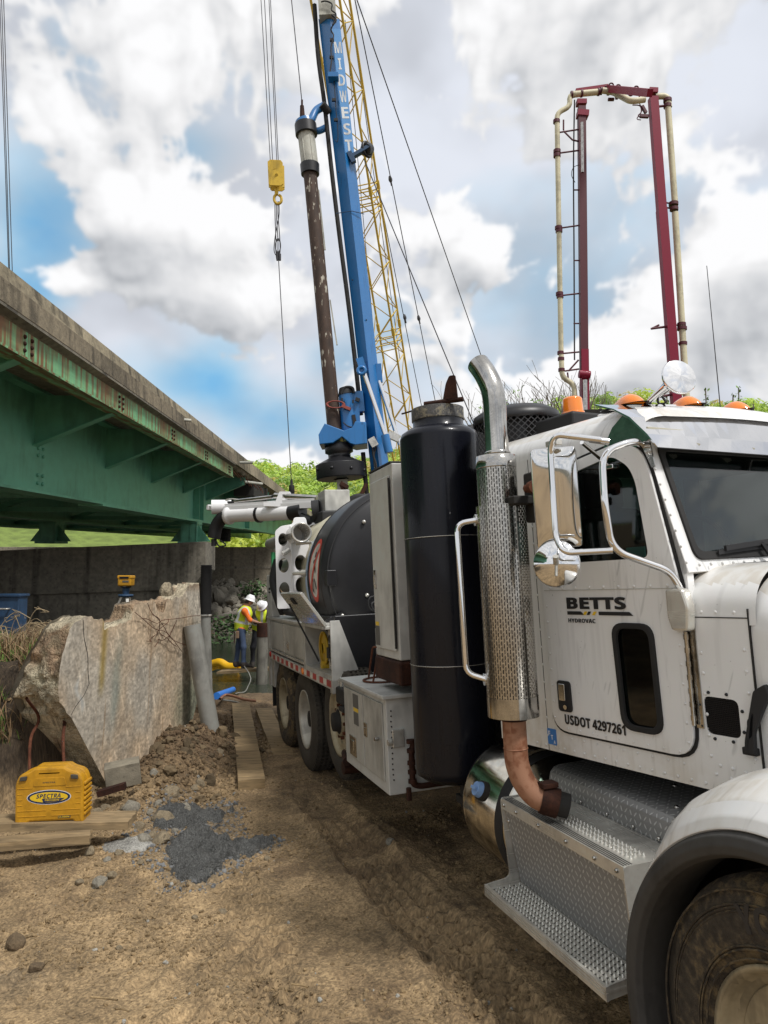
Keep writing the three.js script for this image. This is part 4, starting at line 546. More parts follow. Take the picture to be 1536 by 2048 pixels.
// cab interior
{
  add(truck, 'seat', cab([box(-0.05, -0.5, 1.3, 1.52, 0.35, 0.85, 0.06, 4), box(0.02, -0.14, 1.5, 2.22, 0.36, 0.84, 0.07, 4), box(0.02, -0.1, 2.2, 2.4, 0.48, 0.72, 0.05, 3)]), M.black);
  add(truck, 'dashboard', cab([box(-0.92, -0.72, 1.5, 1.86, 0.06, 1.84, 0.05, 3)]), M.black);
  add(truck, 'steering_wheel', cab([xf(new THREE.TorusGeometry(0.2, 0.014, 10, 36), new THREE.Matrix4().makeRotationFromEuler(new THREE.Euler(0, 1.2, 0.4)).setPosition(-0.60, 1.92, 0.55)), cyl(V(-0.60, 1.92, 0.55), V(-0.8, 1.75, 0.55), 0.02)]), M.blackSatin);
  add(truck, 'paper', cab([box(-0.70, -0.60, 1.87, 1.98, 0.08, 0.085, 0)]), M.tealPaper);
  add(truck, 'headliner', cab([box(-0.76, 0.2, 2.44, 2.45, 0.05, 1.85, 0)]), M.frame);
}
// --- fender over the front wheel
{
  const cx = -0.12, cy = 0.5, pr = [[0.652, -0.015], [0.660, -0.030], [0.69, -0.012], [0.73, 0.03], [0.765, 0.10], [0.785, 0.20], [0.792, 0.32], [0.79, 0.55]];
  const P = (t) => { const f = t * (pr.length - 1), i = Math.min(pr.length - 2, Math.floor(f)), k = f - i; return [mix(pr[i][0], pr[i + 1][0], k), mix(pr[i][1], pr[i + 1][1], k)]; };
  add(truck, 'fender', [surf((u, v) => { const a = mix(0.36, 2.6, u), [r, w] = P(v), k = 0.15 + 0.85 * sstep(0.5, 0.98, a); const rr = 0.652 + (r - 0.652) * k * (1 + 0.05 * Math.sin(Math.max(0, a - 0.7) * 1.5)); return V(cx + rr * Math.cos(a), cy + rr * Math.sin(a) * (1 + 0.02 * sstep(0.8, 1.5, a)), w); }, 60, 42)], M.white);
  const fl = [[0.592, 0.14], [0.585, -0.02], [0.597, -0.045], [0.62, -0.050], [0.645, -0.042], [0.656, -0.022], [0.656, 0.03]];
  add(truck, 'fender_flare', [surf((u, v) => { const a = mix(-0.24, 2.5, u), f = v * (fl.length - 1), i = Math.min(fl.length - 2, Math.floor(f)), k = f - i, r = mix(fl[i][0], fl[i + 1][0], k), w = mix(fl[i][1], fl[i + 1][1], k); return V(cx + r * Math.cos(a), cy + r * Math.sin(a) * (1 + 0.02 * sstep(0.8, 1.5, a)), w); }, 60, 30)], M.flare);
  add(truck, 'wheel_arch_liner', [surf((u, v) => { const a = mix(-0.35, 2.8, u); return V(cx + 0.62 * Math.cos(a), cy + 0.62 * Math.sin(a), mix(0.08, 0.7, v)); }, 40, 4), surf((u, v) => V(cx + mix(0, 0.62, v) * Math.cos(mix(-0.3, 3.3, u)), cy + mix(0, 0.62, v) * Math.sin(mix(-0.3, 3.3, u)), 0.62), 30, 3)], M.black);
}
// --- step box, fuel tank
{
  const s0 = 0.72, s1 = 1.66;
  const st = add(truck, 'step_box', [xf(ext([[0.12, 0.735], [0.12, 0.785], [0.40, 0.785], [0.40, 0.77], [0.135, 0.77], [0.135, 0.735]], s1 - s0), FRONT.clone().setPosition(s1, 0, 0)), box(s0 - 0.006, s0, 0.40, 0.775, 0.14, 0.42, 0.002)], M.alum);
  const side = (s) => xf(ext(rpoly([[0.115, 0.735, 0.01], [0.115, 0.79, 0.02], [0.42, 0.79, 0.01], [0.42, 0.38], [0.0, 0.345, 0.01], [0.0, 0.395, 0.01], [0.14, 0.41, 0.03]], 0.01), 0.008), FRONT.clone().setPosition(s, 0, 0));
  each(truck, 'step_end_plate', [side(s0), side(s1 + 0.008)], M.alum);
  const front = surf((u, v) => V(mix(s0 + 0.01, s1 - 0.005, u), mix(0.37, 0.735, v), mix(0.195, 0.13, v)), 1, 1); const fuv = front.attributes.uv; for (let i = 0; i < fuv.count; i++) fuv.setXY(i, fuv.getX(i) * 0.93, fuv.getY(i) * 0.37); add(truck, 'step_front_panel', front, M.plate, { uv: true });
  const cov = surf((u, v) => { const L = [[0.405, 0.775], [0.405, 0.84], [0.412, 0.875], [0.435, 0.897], [0.47, 0.905], [0.82, 0.91]]; const f = v * 5, i = Math.min(4, Math.floor(f)), k = f - i; return V(mix(0.80, s1 + 0.02, u), mix(L[i][1], L[i + 1][1], k), mix(L[i][0], L[i + 1][0], k)); }, 1, 40); { const q = cov.attributes.uv, p = cov.attributes.position; let acc = []; for (let i = 0; i < q.count; i++) { const v = q.getY(i); const len = [0, 0.065, 0.10, 0.132, 0.168, 0.52]; const f = v * 5, k = Math.min(4, Math.floor(f)); q.setXY(i, p.getX(i), mix(len[k], len[k + 1], f - k)); } }
  add(truck, 'battery_box_cover', cov, M.plate, { uv: true });
  add(truck, 'battery_box_end', [xf(ext(rpoly([[0.41, 0.775, 0.005], [0.41, 0.90, 0.05], [0.82, 0.90, 0.01], [0.82, 0.5, 0.01], [0.41, 0.5, 0.01]], 0.01), 0.01), FRONT.clone().setPosition(0.80, 0, 0)), box(0.80, s1, 0.78, 0.90, 0.44, 0.8, 0.01)], M.alum);
  const low = add(truck, 'lower_step', [xf(ext([[0.0, 0.345], [0.0, 0.395], [0.014, 0.395], [0.02, 0.382], [0.19, 0.382], [0.19, 0.372], [0.012, 0.372], [0.012, 0.345]], s1 - s0 + 0.02), FRONT.clone().setPosition(s1 + 0.01, 0, 0)), ...[0, 1, 2].map((k) => cyl(V(s0, 0.389 - k * 0.012, -0.0005), V(s1, 0.389 - k * 0.012, -0.0005), 0.002, 0.002, 5))], M.alum);
  const grip = (rows, w0, dw, y, a, b, sp) => { const gs = []; for (let r = 0; r < rows; r++) for (let s = a; s < b; s += sp) { const g = new THREE.CylinderGeometry(0.0035, 0.011, 0.013, 6, 1, true).scale(1, 1, 0.75).translate(s + (r & 1) * sp / 2, y + 0.006, w0 + r * dw); gs.push(g); } return gs; };
  add(low, 'step_grip', grip(6, 0.032, 0.027, 0.382, s0 + 0.03, s1 - 0.03, 0.026), M.alum, { kind: 'stuff' }); add(st, 'step_grip', grip(3, 0.20, 0.03, 0.785, s0 + 0.06, s1 - 0.22, 0.026), M.alum, { kind: 'stuff' });
  add(low, 'step_hole', (() => { const gs = []; for (let r = 0; r < 6; r++) for (let s = s0 + 0.03; s < s1 - 0.03; s += 0.026) gs.push(new THREE.CircleGeometry(0.0075, 8).rotateX(-Math.PI / 2).translate(s + ((r + 1) & 1) * 0.013, 0.3835, 0.032 + r * 0.027)); return gs; })(), M.frame, { kind: 'stuff' });
  const bl = []; for (const [s, h, w] of [[0.76, 0.76, 0.118], [0.9, 0.758, 0.118], [1.1, 0.758, 0.118], [1.32, 0.758, 0.118], [1.52, 0.758, 0.118], [1.64, 0.758, 0.118], [0.86, 0.80, 0.40], [1.02, 0.80, 0.40], [1.2, 0.80, 0.40], [1.4, 0.80, 0.40], [1.58, 0.80, 0.40], [0.74, 0.68, 0.14], [1.64, 0.68, 0.14]]) bl.push(new THREE.SphereGeometry(0.009, 8, 6).translate(s, h, w)); bl.push(new THREE.SphereGeometry(0.012, 8, 6).translate(0.712, 0.70, 0.24), new THREE.SphereGeometry(0.011, 8, 6).translate(0.79, 0.79, 0.36)); for (const [s, w] of [[0.86, 0.5], [1.1, 0.7]]) bl.push(new THREE.SphereGeometry(0.011, 8, 6).translate(s, 0.907, w)); add(truck, 'step_bolts', bl, M.chromeWorn, { kind: 'stuff' });
  add(truck, 'step_groove', [0, 1, 2, 3].map((k) => box(s0 + 0.01, s1 - 0.01, 0.7855, 0.7865, 0.128 + k * 0.012, 0.132 + k * 0.012, 0)), M.frame);
  mat('tank', { rgb: [0.62, 0.60, 0.56], metalness: 1, roughness: 0.3, map: rep(tGrime, 0.8), roughnessMap: rep(tScratch, 0.5) });
  const ft = add(truck, 'fuel_tank', [lathe([[0, 0.50], [0.27, 0.50], [0.322, 0.495], [0.333, 0.48], [0.335, 0.46], [0.33, 0.45], [0.33, 0], [0, 0]], V(1.675, 0.615, 0.46), V(3, 0.615, 0.46), 56)], M.tank);
  const capP = V(1.93, 0.745, 0.155), capQ = V(1.93, 0.775, 0.095); add(ft, 'fuel_filler', [cyl(capP, capP.clone().lerp(capQ, 0.4), 0.052, 0.05, 24)], M.frame);
  mat('capBlue', { rgb: [0.20, 0.34, 0.60], roughness: 0.4 }); const c2 = capP.clone().lerp(capQ, 0.4); add(ft, 'fuel_cap', [cyl(c2, c2.clone().lerp(capQ, 0.7), 0.042, 0.036, 20), bar(c2.clone().lerp(capQ, 0.7), c2.clone().lerp(capQ, 1.1), 0.05, 0.014)], M.capBlue);
  add(ft, 'tank_strap', [lathe([[0.334, 0], [0.342, 0.005], [0.342, 0.07], [0.334, 0.075]], V(1.69, 0.615, 0.46), V(3, 0.615, 0.46), 56)], M.black);
}
// --- exhaust
{
  const s = 1.35, w = 0.045;
  const c = (h, r, ss = s, ww = w) => V(ss, h, ww);
  const pts = [c(2.40), c(2.60), V(s, 2.72, w), V(s + 0.012, 2.785, w - 0.004), V(s + 0.055, 2.87, w - 0.014), V(s + 0.095, 2.925, w - 0.024)];
  const curve = new THREE.CatmullRomCurve3(pts, false, 'centripetal'); const tg = new THREE.TubeGeometry(curve, 40, 0.055, 28, false);
  { const p = tg.attributes.position, e = pts[5]; for (let i = 0; i < p.count; i++) { const q = V(p.getX(i), p.getY(i), p.getZ(i)); const t = sstep(2.84, 2.95, q.y); if (t > 0 && q.x < e.x) { } } }
  const stack = add(truck, 'exhaust_stack', [tg, lathe([[0.056, 0], [0.062, 0.01], [0.056, 0.02]], c(2.45), c(3), 30)], M.chromeWorn);
  const muf = add(truck, 'muffler', [cyl(c(1.25), c(2.43), 0.08, 0.08, 32)], M.frame);
  const gg = new THREE.CylinderGeometry(0.117, 0.117, 0.88, 48, 1, true, 0, Math.PI * 2).translate(s, 1.77, w); const gu = new THREE.CylinderGeometry(0.094, 0.094, 0.22, 40, 1, true).translate(s, 2.30, w - 0.012); { const uv = gu.attributes.uv; for (let i = 0; i < uv.count; i++) uv.setXY(i, uv.getX(i) * 5, uv.getY(i) * 1.85); } { const uv = gg.attributes.uv; for (let i = 0; i < uv.count; i++) uv.setXY(i, uv.getX(i) * 6, uv.getY(i) * 7.0); }
  add(truck, 'muffler_guard', [gg, gu], M.guard, { uv: true });
  add(truck, 'guard_band', lathe([[0.094, 0], [0.096, 0.005], [0.096, 0.06], [0.056, 0.066]], V(s, 2.385, w - 0.012), V(s, 3, w - 0.012), 48), M.chromeWorn); add(truck, 'guard_band', [lathe([[0.118, 0], [0.1185, 0], [0.1185, 0.09], [0.118, 0.09]], c(1.245), c(3), 48)], M.chromeWorn);
  add(truck, 'grab_handle', [bent([V(s + 0.06, 2.15, w - 0.10), V(s + 0.11, 2.14, w - 0.18), V(s + 0.10, 1.44, w - 0.18), V(s + 0.05, 1.41, w - 0.10)], 0.0135, 0.045), ...[2.15, 1.41].map((h) => cyl(V(s + 0.055, h, w - 0.09), V(s + 0.06, h, w - 0.11), 0.028))], M.chrome);
  add(truck, 'exhaust_pipe', [tube([c(1.26), c(1.12), V(s - 0.002, 1.03, w + 0.002), V(s - 0.022, 0.95, w + 0.022), V(s - 0.055, 0.893, w + 0.06), V(s - 0.085, 0.872, w + 0.105)], 0.054, 40, 24), xf(new THREE.TorusGeometry(0.054, 0.003, 6, 28).rotateX(Math.PI / 2), new THREE.Matrix4().makeTranslation(s, 1.10, w))], M.exhaustRust);
  each(truck, 'pipe_clamp', [cyl(V(s - 0.066, 0.884, w + 0.076), V(s - 0.10, 0.862, w + 0.14), 0.064, 0.064, 24), cyl(c(1.245), c(1.225), 0.06), box(s - 0.12, s - 0.06, 0.935, 0.96, w + 0.06, w + 0.14, 0.006)], M.darkRust);
  add(truck, 'pipe_clamp', [cyl(V(s - 0.09, 0.87, w + 0.12), V(s - 0.12, 0.85, w + 0.18), 0.054, 0.054, 20)], M.frame);
  add(truck, 'stack_bracket', [box(s - 0.17, s - 0.08, 2.12, 2.35, w + 0.08, w + 0.35, 0.01), box(s - 0.16, s - 0.1, 2.2, 2.24, w - 0.02, w + 0.1, 0.008)], M.frame); add(truck, 'bracket_bolt', [cyl(V(s - 0.16, 2.27, w + 0.05), V(s - 0.22, 2.27, w + 0.05), 0.02, 0.02, 8), cyl(V(s - 0.2, 2.27, w + 0.05), V(s - 0.23, 2.27, w + 0.05), 0.03, 0.03, 8)], M.rust);
}
// --- air intake behind the cab, beacon
{
  const p = V(0.42, 2.55, 0.42); const g = new THREE.CylinderGeometry(0.25, 0.25, 0.22, 40, 1, true); const uv = g.attributes.uv; for (let i = 0; i < uv.count; i++) uv.setXY(i, uv.getX(i) * 40, uv.getY(i) * 6);
  mat('meshBlack', { rgb: [0.03, 0.03, 0.032], roughness: 0.5, alphaMap: tMesh, alphaTest: 0.5 });
  const a = add(truck, 'air_intake', cab([lathe([[0.24, -0.6], [0.24, 0.0], [0.262, 0.005], [0.262, 0.025]], p, p.clone().add(V(0, 1, 0)), 44), lathe([[0.255, 0.23], [0.262, 0.245], [0.255, 0.28], [0.20, 0.315], [0.08, 0.33], [0, 0.332]], p, p.clone().add(V(0, 1, 0)), 44), cyl(p, p.clone().add(V(0, 0.25, 0)), 0.17)]), M.blackSatin);
  add(a, 'intake_mesh', cab([g.translate(p.x, p.y + 0.13, p.z)]), M.meshBlack, { uv: true });
  add(truck, 'deflector', cab([ext([[0.30, 2.86], [0.0, 2.80], [0.02, 2.76], [0.32, 2.82]], 0.5).translate(0, 0, 0.7)]), M.flare);
  add(truck, 'beacon_bracket', cab([box(-0.10, 0.30, 2.66, 2.745, 0.35, 0.62, 0.02), box(-0.02, 0.2, 2.3, 2.7, 0.4, 0.6, 0.02)]), M.black);
  add(truck, 'beacon', cab([lathe([[0.062, 0], [0.062, 0.012], [0.056, 0.016], [0.054, 0.085], [0.046, 0.096], [0, 0.098]], V(-0.01, 2.745, 0.45), V(-0.01, 3, 0.45), 32)]), M.amber);
  add(truck, 'rear_cab_panel', cab([box(0.26, 0.9, 1.2, 2.45, 0.35, 1.8, 0.03)]), M.frame);
}
// --- black cyclone tank
{
  const s = 2.60, w = 0.30, p = V(s, 0, w), q = V(s, 5, w);
  const t = add(truck, 'cyclone_tank', [lathe([[0, 0.64], [0.20, 0.645], [0.252, 0.68], [0.257, 0.72], [0.257, 1.345], [0.2585, 1.35], [0.2585, 1.356], [0.257, 1.36], [0.257, 2.135], [0.2585, 2.14], [0.2585, 2.146], [0.257, 2.15], [0.257, 2.79], [0.245, 2.825], [0.20, 2.855], [0.165, 2.862], [0.165, 2.93]], p, q, 72)], M.blackGloss);
  add(t, 'tank_seam', [1.353, 2.143].map((h) => xf(new THREE.TorusGeometry(0.2585, 0.0022, 6, 72).rotateX(Math.PI / 2), new THREE.Matrix4().makeTranslation(s, h, w))), M.alum);
  add(t, 'outlet_collar', [lathe([[0.166, 2.91], [0.172, 2.915], [0.172, 2.99], [0.165, 2.99], [0.16, 2.93]], p, q, 48)], M.collar);
  const rc = V(s - 0.15, 2.985, w - 0.02); add(t, 'rain_cap', [xf(ext(rpoly([[0, 0.03], [0.115, 0.02], [0.105, 0.17], [0.06, 0.175], [0.03, 0.13]], 0.012), 0.008), new THREE.Matrix4().makeBasis(V(-0.85, 0, 0.5), V(0, 1, 0), V(-0.5, 0, -0.85)).setPosition(rc)), cyl(rc.clone().add(V(0, 0.02, 0)), V(s + 0.26, 3.02, w - 0.15), 0.006), cyl(rc.clone().add(V(0.08, 0.02, -0.1)), rc.clone().add(V(-0.08, 0.02, 0.1)), 0.016), bent([rc.clone().add(V(0, 0.03, 0)), rc.clone().add(V(0.02, -0.04, -0.04)), rc.clone().add(V(0.1, -0.05, -0.12))], 0.014, 0.02)], M.darkRust);
  add(t, 'drain_valve', [cyl(V(s - 0.12, 0.5, w), V(s - 0.12, 0.66, w), 0.035), cyl(V(s - 0.12, 0.42, w), V(s - 0.12, 0.5, w), 0.02), box(s - 0.17, s - 0.07, 0.52, 0.57, w - 0.05, w + 0.05, 0.008)], M.frame);
}
// --- tall cabinet, plinth and lower tool box
{
  const c = add(truck, 'tall_cabinet', [box(2.985, 3.50, 1.34, 2.70, 0.10, 0.62, 0.008)], M.cabinetPale);
  const d = add(c, 'cabinet_door', [box(3.03, 3.46, 1.40, 2.62, 0.085, 0.10, 0.006)], M.cabinetPale); add(d, 'door_latch', [box(3.385, 3.43, 1.83, 1.97, 0.078, 0.086, 0.008), box(3.395, 3.42, 1.86, 1.93, 0.072, 0.079, 0.004)], M.chromeWorn); add(d, 'door_hinge', [cyl(V(3.02, 1.42, 0.085), V(3.02, 2.60, 0.085), 0.008)], M.frame);
  mat('labelDark', { rgb: [0.09, 0.09, 0.085], roughness: 0.5 }); add(d, 'warning_label', [box(3.36, 3.45, 1.42, 1.56, 0.0825, 0.085, 0)], M.labelDark); add(d, 'warning_label', [box(3.37, 3.44, 1.562, 1.59, 0.0825, 0.085, 0)], M.signYellow);
  add(truck, 'cabinet_plinth', [box(2.97, 3.52, 1.17, 1.335, 0.085, 0.65, 0.02)], M.darkRust);
  add(truck, 'blower_housing', [box(2.9, 3.6, 1.2, 2.98, 0.66, 1.9, 0.04), box(2.15, 2.98, 0.7, 2.6, 0.62, 2.0, 0.04), box(3.02, 3.5, 2.705, 2.72, 0.1, 0.66, 0.004), xf(ext([[0.15, 2.62], [0.66, 2.98], [0.66, 2.62]], 0.4), FRONT.clone().setPosition(3.45, 0, 0))], M.black);
  const b = add(truck, 'tool_box', [box(3.05, 4.10, 0.45, 1.085, 0.0, 0.80, 0.008)], M.cabinetPale);
  add(b, 'tool_box_lid', [box(3.02, 4.13, 1.085, 1.115, -0.03, 0.82, 0.008)], M.cabinetPale);
  const td = add(b, 'tool_box_door', [box(3.11, 3.54, 0.53, 1.05, -0.013, 0, 0.005), box(3.56, 4.06, 0.53, 1.05, -0.013, 0, 0.005)], M.cabinet);
  add(td, 'door_latch', [box(3.45, 3.52, 0.76, 0.86, -0.022, -0.012, 0.01), box(3.47, 3.50, 0.78, 0.83, -0.028, -0.02, 0.004), box(3.75, 3.92, 0.55, 0.70, -0.02, -0.012, 0.012), box(3.80, 3.87, 0.58, 0.67, -0.026, -0.018, 0.006), bar(V(3.17, 0.81, -0.03), V(3.22, 0.79, -0.03), 0.02, 0.015), cyl(V(3.19, 0.80, -0.0), V(3.19, 0.80, -0.045), 0.012)], M.chromeWorn);
  add(td, 'warning_label', [box(3.66, 3.80, 0.93, 1.03, -0.016, -0.012, 0), box(3.67, 3.79, 0.80, 0.895, -0.016, -0.012, 0)], M.labelDark); add(td, 'warning_label', [box(3.67, 3.79, 0.90, 0.925, -0.016, -0.012, 0)], M.signYellow);
  add(b, 'lid_bolts', [[3.35, 0.35], [3.45, 0.33], [3.2, 0.5], [3.28, 0.48]].map(([s, w]) => new THREE.SphereGeometry(0.016, 8, 6).scale(1, 0.6, 1).translate(s, 1.117, w)), M.frame, { kind: 'stuff' });
  add(b, 'hasp', [box(3.035, 3.05, 0.76, 0.88, 0.035, 0.12, 0.006), cyl(V(3.04, 0.80, 0.0), V(3.04, 0.80, 0.03), 0.02)], M.alum);
  add(b, 'valve_pipe', [bent([V(3.0, 0.80, 0.32), V(3.0, 0.80, 0.17), V(3.0, 0.72, 0.15), V(3.0, 0.52, 0.15), V(3.0, 0.50, 0.2), V(3.0, 0.50, 0.45)], 0.02, 0.03), ...[0.80, 0.74, 0.66, 0.60, 0.54].map((h) => cyl(V(3.0, h - 0.012, 0.15), V(3.0, h + 0.012, 0.15), 0.031, 0.031, 8)), cyl(V(3.0, 0.66, 0.15), V(3.0, 0.66, 0.25), 0.018), cyl(V(3.0, 0.50, 0.12), V(3.0, 0.42, 0.12), 0.018)], M.darkRust); add(b, 'valve_handle', [cyl(V(3.0, 0.64, 0.22), V(3.0, 0.68, 0.27), 0.022, 0.022, 8), cyl(V(3.0, 0.70, 0.26), V(3.0, 0.60, 0.26), 0.012)], M.blueDark);
  add(b, 'box_rivets', (() => { const R = rng(4), o = []; for (let k = 0; k < 14; k++) o.push(new THREE.SphereGeometry(0.006, 6, 4).translate(3.049, 0.55 + 0.035 * k, 0.03 + 0.006 * R())); return o; })(), M.frame, { kind: 'stuff' });
}
// --- rear body with side cabinets
{
  const b = add(truck, 'rear_body', [box(5.60, 7.62, 1.075, 1.47, 0.02, 0.55, 0.006), box(5.52, 5.60, 1.05, 1.49, 0.0, 0.5, 0.006), box(4.49, 5.55, 1.05, 1.085, 0.0, 0.5, 0.004), box(4.49, 5.55, 1.05, 1.47, 0.42, 0.46, 0.004), box(4.70, 7.70, 1.47, 1.50, -0.01, 0.6, 0.006), box(7.62, 7.75, 0.62, 1.50, 0.0, 0.3, 0.006), box(7.45, 7.62, 0.62, 1.06, 0.02, 0.25, 0.006), box(4.5, 7.7, 1.0, 1.5, 1.95, 2.48, 0.01), box(4.47, 4.55, 0.93, 1.06, 0.0, 0.25, 0.006)], M.cabinet);
  add(b, 'front_end_plate', [xf(ext([[0.0, 1.04], [0.0, 1.56], [0.085, 1.56], [0.27, 1.04]], 0.02, [], 0.003), FRONT.clone().setPosition(4.49, 0, 0))], M.cabinetPale);
  add(b, 'cabinet_door', [box(5.64, 7.56, 1.12, 1.445, 0.003, 0.02, 0.006)], M.cabinet); add(b, 'door_rail', [box(5.60, 7.60, 1.078, 1.105, -0.004, 0.02, 0.003), box(6.62, 6.635, 1.12, 1.445, -0.0025, 0.004, 0.001)], M.alum);
  add(b, 'door_latch', [box(6.36, 6.44, 1.16, 1.26, -0.006, 0.004, 0.01), box(6.38, 6.42, 1.18, 1.24, -0.014, -0.004, 0.005)], M.chromeWorn);
  // open flap door
  const hinge = V(0, 1.495, 0.0), tip = V(0, 1.805, -0.22), up = tip.clone().sub(hinge).normalize();
  const fm = BASIS(V(1, 0, 0), up, V(1, 0, 0).cross(up), V(4.66, hinge.y, hinge.z)); const L = tip.clone().sub(hinge).length();
  const fp = add(truck, 'flap_door', [xf(box(0, 0.96, 0, L, 0, 0.03, 0.006), fm)], M.alum); fp.userData.label = 'compartment door propped open upwards'; add(fp, 'door_latch', [xf(box(0.42, 0.56, L - 0.12, L - 0.05, 0.03, 0.045, 0.01), fm), xf(box(0.42, 0.56, L - 0.12, L - 0.05, -0.015, 0.0, 0.01), fm)], M.frame); add(fp, 'gas_strut', [cyl(V(5.45, 1.70, -0.16), V(5.15, 1.15, 0.05), 0.009)], M.black);
  add(truck, 'hose_reel', [lathe([[0.05, 0], [0.05, 0.02], [0.15, 0.03], [0.16, 0.02], [0.16, 0.005], [0.145, 0.01]], V(5.12, 1.27, 0.08), V(5.12, 1.27, 1), 32), lathe([[0.10, 0.03], [0.10, 0.14]], V(5.12, 1.27, 0.08), V(5.12, 1.27, 1), 24), cyl(V(5.1, 1.11, 0.06), V(5.1, 1.11, 0.14), 0.04)], M.yellow);
  const cp = add(truck, 'control_panel', [box(4.56, 4.92, 1.09, 1.46, 0.09, 0.4, 0.01)], M.alum); add(cp, 'gauges', [cyl(V(4.68, 1.38, 0.09), V(4.68, 1.38, 0.07), 0.035), cyl(V(4.8, 1.38, 0.09), V(4.8, 1.38, 0.07), 0.035), cyl(V(4.7, 1.25, 0.09), V(4.7, 1.25, 0.05), 0.02), box(4.62, 4.86, 1.29, 1.33, 0.075, 0.09, 0.004), box(4.62, 4.76, 1.17, 1.21, 0.06, 0.09, 0.006), box(4.8, 4.88, 1.2, 1.3, 0.06, 0.09, 0.006)], M.black); add(cp, 'stop_button', [cyl(V(4.6, 1.24, 0.085), V(4.6, 1.24, 0.06), 0.018)], M.red);
  // reflective tape, lamps
  const N = 11, a = 4.50, e = 7.46; const rail = add(truck, 'side_rail', [box(4.48, 7.62, 0.965, 1.055, -0.004, 0.06, 0.004)], M.cabinet);
  for (let k = 0; k < N; k++) { const s0 = mix(a, e, k / N), s1 = mix(a, e, (k + 0.55) / N), s2 = mix(a, e, (k + 1) / N); add(rail, 'red_tape', box(s0, s1, 0.985, 1.04, -0.007, -0.004, 0), M.redTape); add(rail, 'white_tape', box(s1, s2, 0.985, 1.04, -0.007, -0.004, 0), M.whiteTape); }
  add(rail, 'marker_lamp', [new THREE.SphereGeometry(0.035, 14, 10).scale(1, 1, 0.5).translate(5.62, 1.01, -0.008)], M.amber); add(rail, 'marker_lamp', [new THREE.SphereGeometry(0.035, 14, 10).scale(1, 1, 0.5).translate(7.52, 1.03, -0.008)], M.red);
  add(rail, 'rail_end', [box(4.38, 4.475, 0.93, 1.06, 0.05, 0.2, 0.008)], M.alum); add(truck, 'frame_block', [box(4.18, 4.46, 0.86, 1.0, 0.02, 0.3, 0.02), box(4.15, 4.30, 0.82, 0.86, 0.0, 0.2, 0.008)], M.frame);
  add(truck, 'frame_plate', [box(4.50, 4.54, 0.98, 1.60, 0.05, 1.2, 0.01)], M.blackSatin); add(truck, 'mud_flap', [box(7.66, 7.68, 0.36, 0.62, 0.03, 0.5, 0.003)], M.rubber);
  const post = add(truck, 'rear_post', [box(7.38, 7.70, 1.50, 2.03, 0.0, 0.10, 0.01)], M.cabinetPale); add(post, 'hinge_pin', [box(7.44, 7.52, 1.84, 1.87, -0.01, 0, 0.002), box(7.44, 7.52, 1.80, 1.82, -0.01, 0, 0.002)], M.frame);
  add(truck, 'green_rod', [cyl(V(7.5, 2.0, 0.05), V(7.5, 2.32, 0.05), 0.018)], M.greenPole); add(truck, 'green_rod', [cyl(V(7.36, 2.0, 0.06), V(7.36, 2.31, 0.06), 0.018)], M.greenPole);
  // pipe rack with stored suction tubes
  const holes = []; for (const [w, h, r] of [[0.02, 2.42, 0.075], [0.02, 2.12, 0.085], [0.02, 1.84, 0.085], [0.22, 2.14, 0.095], [0.22, 1.88, 0.095]]) { const e2 = new THREE.Path(); e2.absellipse(w, h, r * 0.72, r, 0, Math.PI * 2); holes.push(e2); }
  const rk = add(truck, 'pipe_rack', [xf(ext(rpoly([[-0.07, 1.62], [-0.07, 2.52], [0.0, 2.58], [0.14, 2.60], [0.16, 2.68], [0.30, 2.68], [0.33, 2.5], [0.33, 1.62]], 0.03), 0.02, holes, 0.003), FRONT.clone().setPosition(6.62, 0, 0)), box(6.58, 6.64, 1.62, 2.58, 0.105, 0.125, 0.004)], M.helmet);
  const tubeEnd = (w, h, r, s0) => lathe([[r - 0.014, 0.6], [r - 0.014, 0.0], [r, -0.004], [r + 0.012, 0.0], [r + 0.012, 0.03], [r, 0.035], [r, 0.8]], V(s0, h, w), V(s0 + 2, h, w), 36);
  add(truck, 'suction_tube', [tubeEnd(0.16, 2.47, 0.105, 6.22)], M.alum); add(truck, 'suction_tube', [tubeEnd(0.02, 2.42, 0.07, 6.66)], M.pvc); add(truck, 'suction_tube', [tubeEnd(0.22, 2.14, 0.085, 6.7)], M.pvc); add(truck, 'suction_tube', [tubeEnd(0.22, 1.88, 0.085, 6.7)], M.pvc);
  add(rk, 'rack_latch', [cyl(V(6.55, 2.02, 0.12), V(6.40, 2.02, 0.24), 0.022), cyl(V(6.45, 2.02, 0.2), V(6.40, 2.02, 0.25), 0.04, 0.04, 8), cyl(V(6.5, 2.36, 0.16), V(6.3, 2.36, 0.3), 0.018), cyl(V(6.54, 2.25, 0.0), V(6.54, 2.30, 0.08), 0.03)], M.alum);
  add(truck, 'black_hose', [tube([V(7.1, 2.2, 0.05), V(7.05, 1.95, -0.02), V(6.95, 1.7, 0.02), V(7.0, 1.56, 0.08)], 0.06, 16, 8), cyl(V(6.9, 1.58, 0.1), V(6.2, 1.58, 0.1), 0.05)], M.black);
}
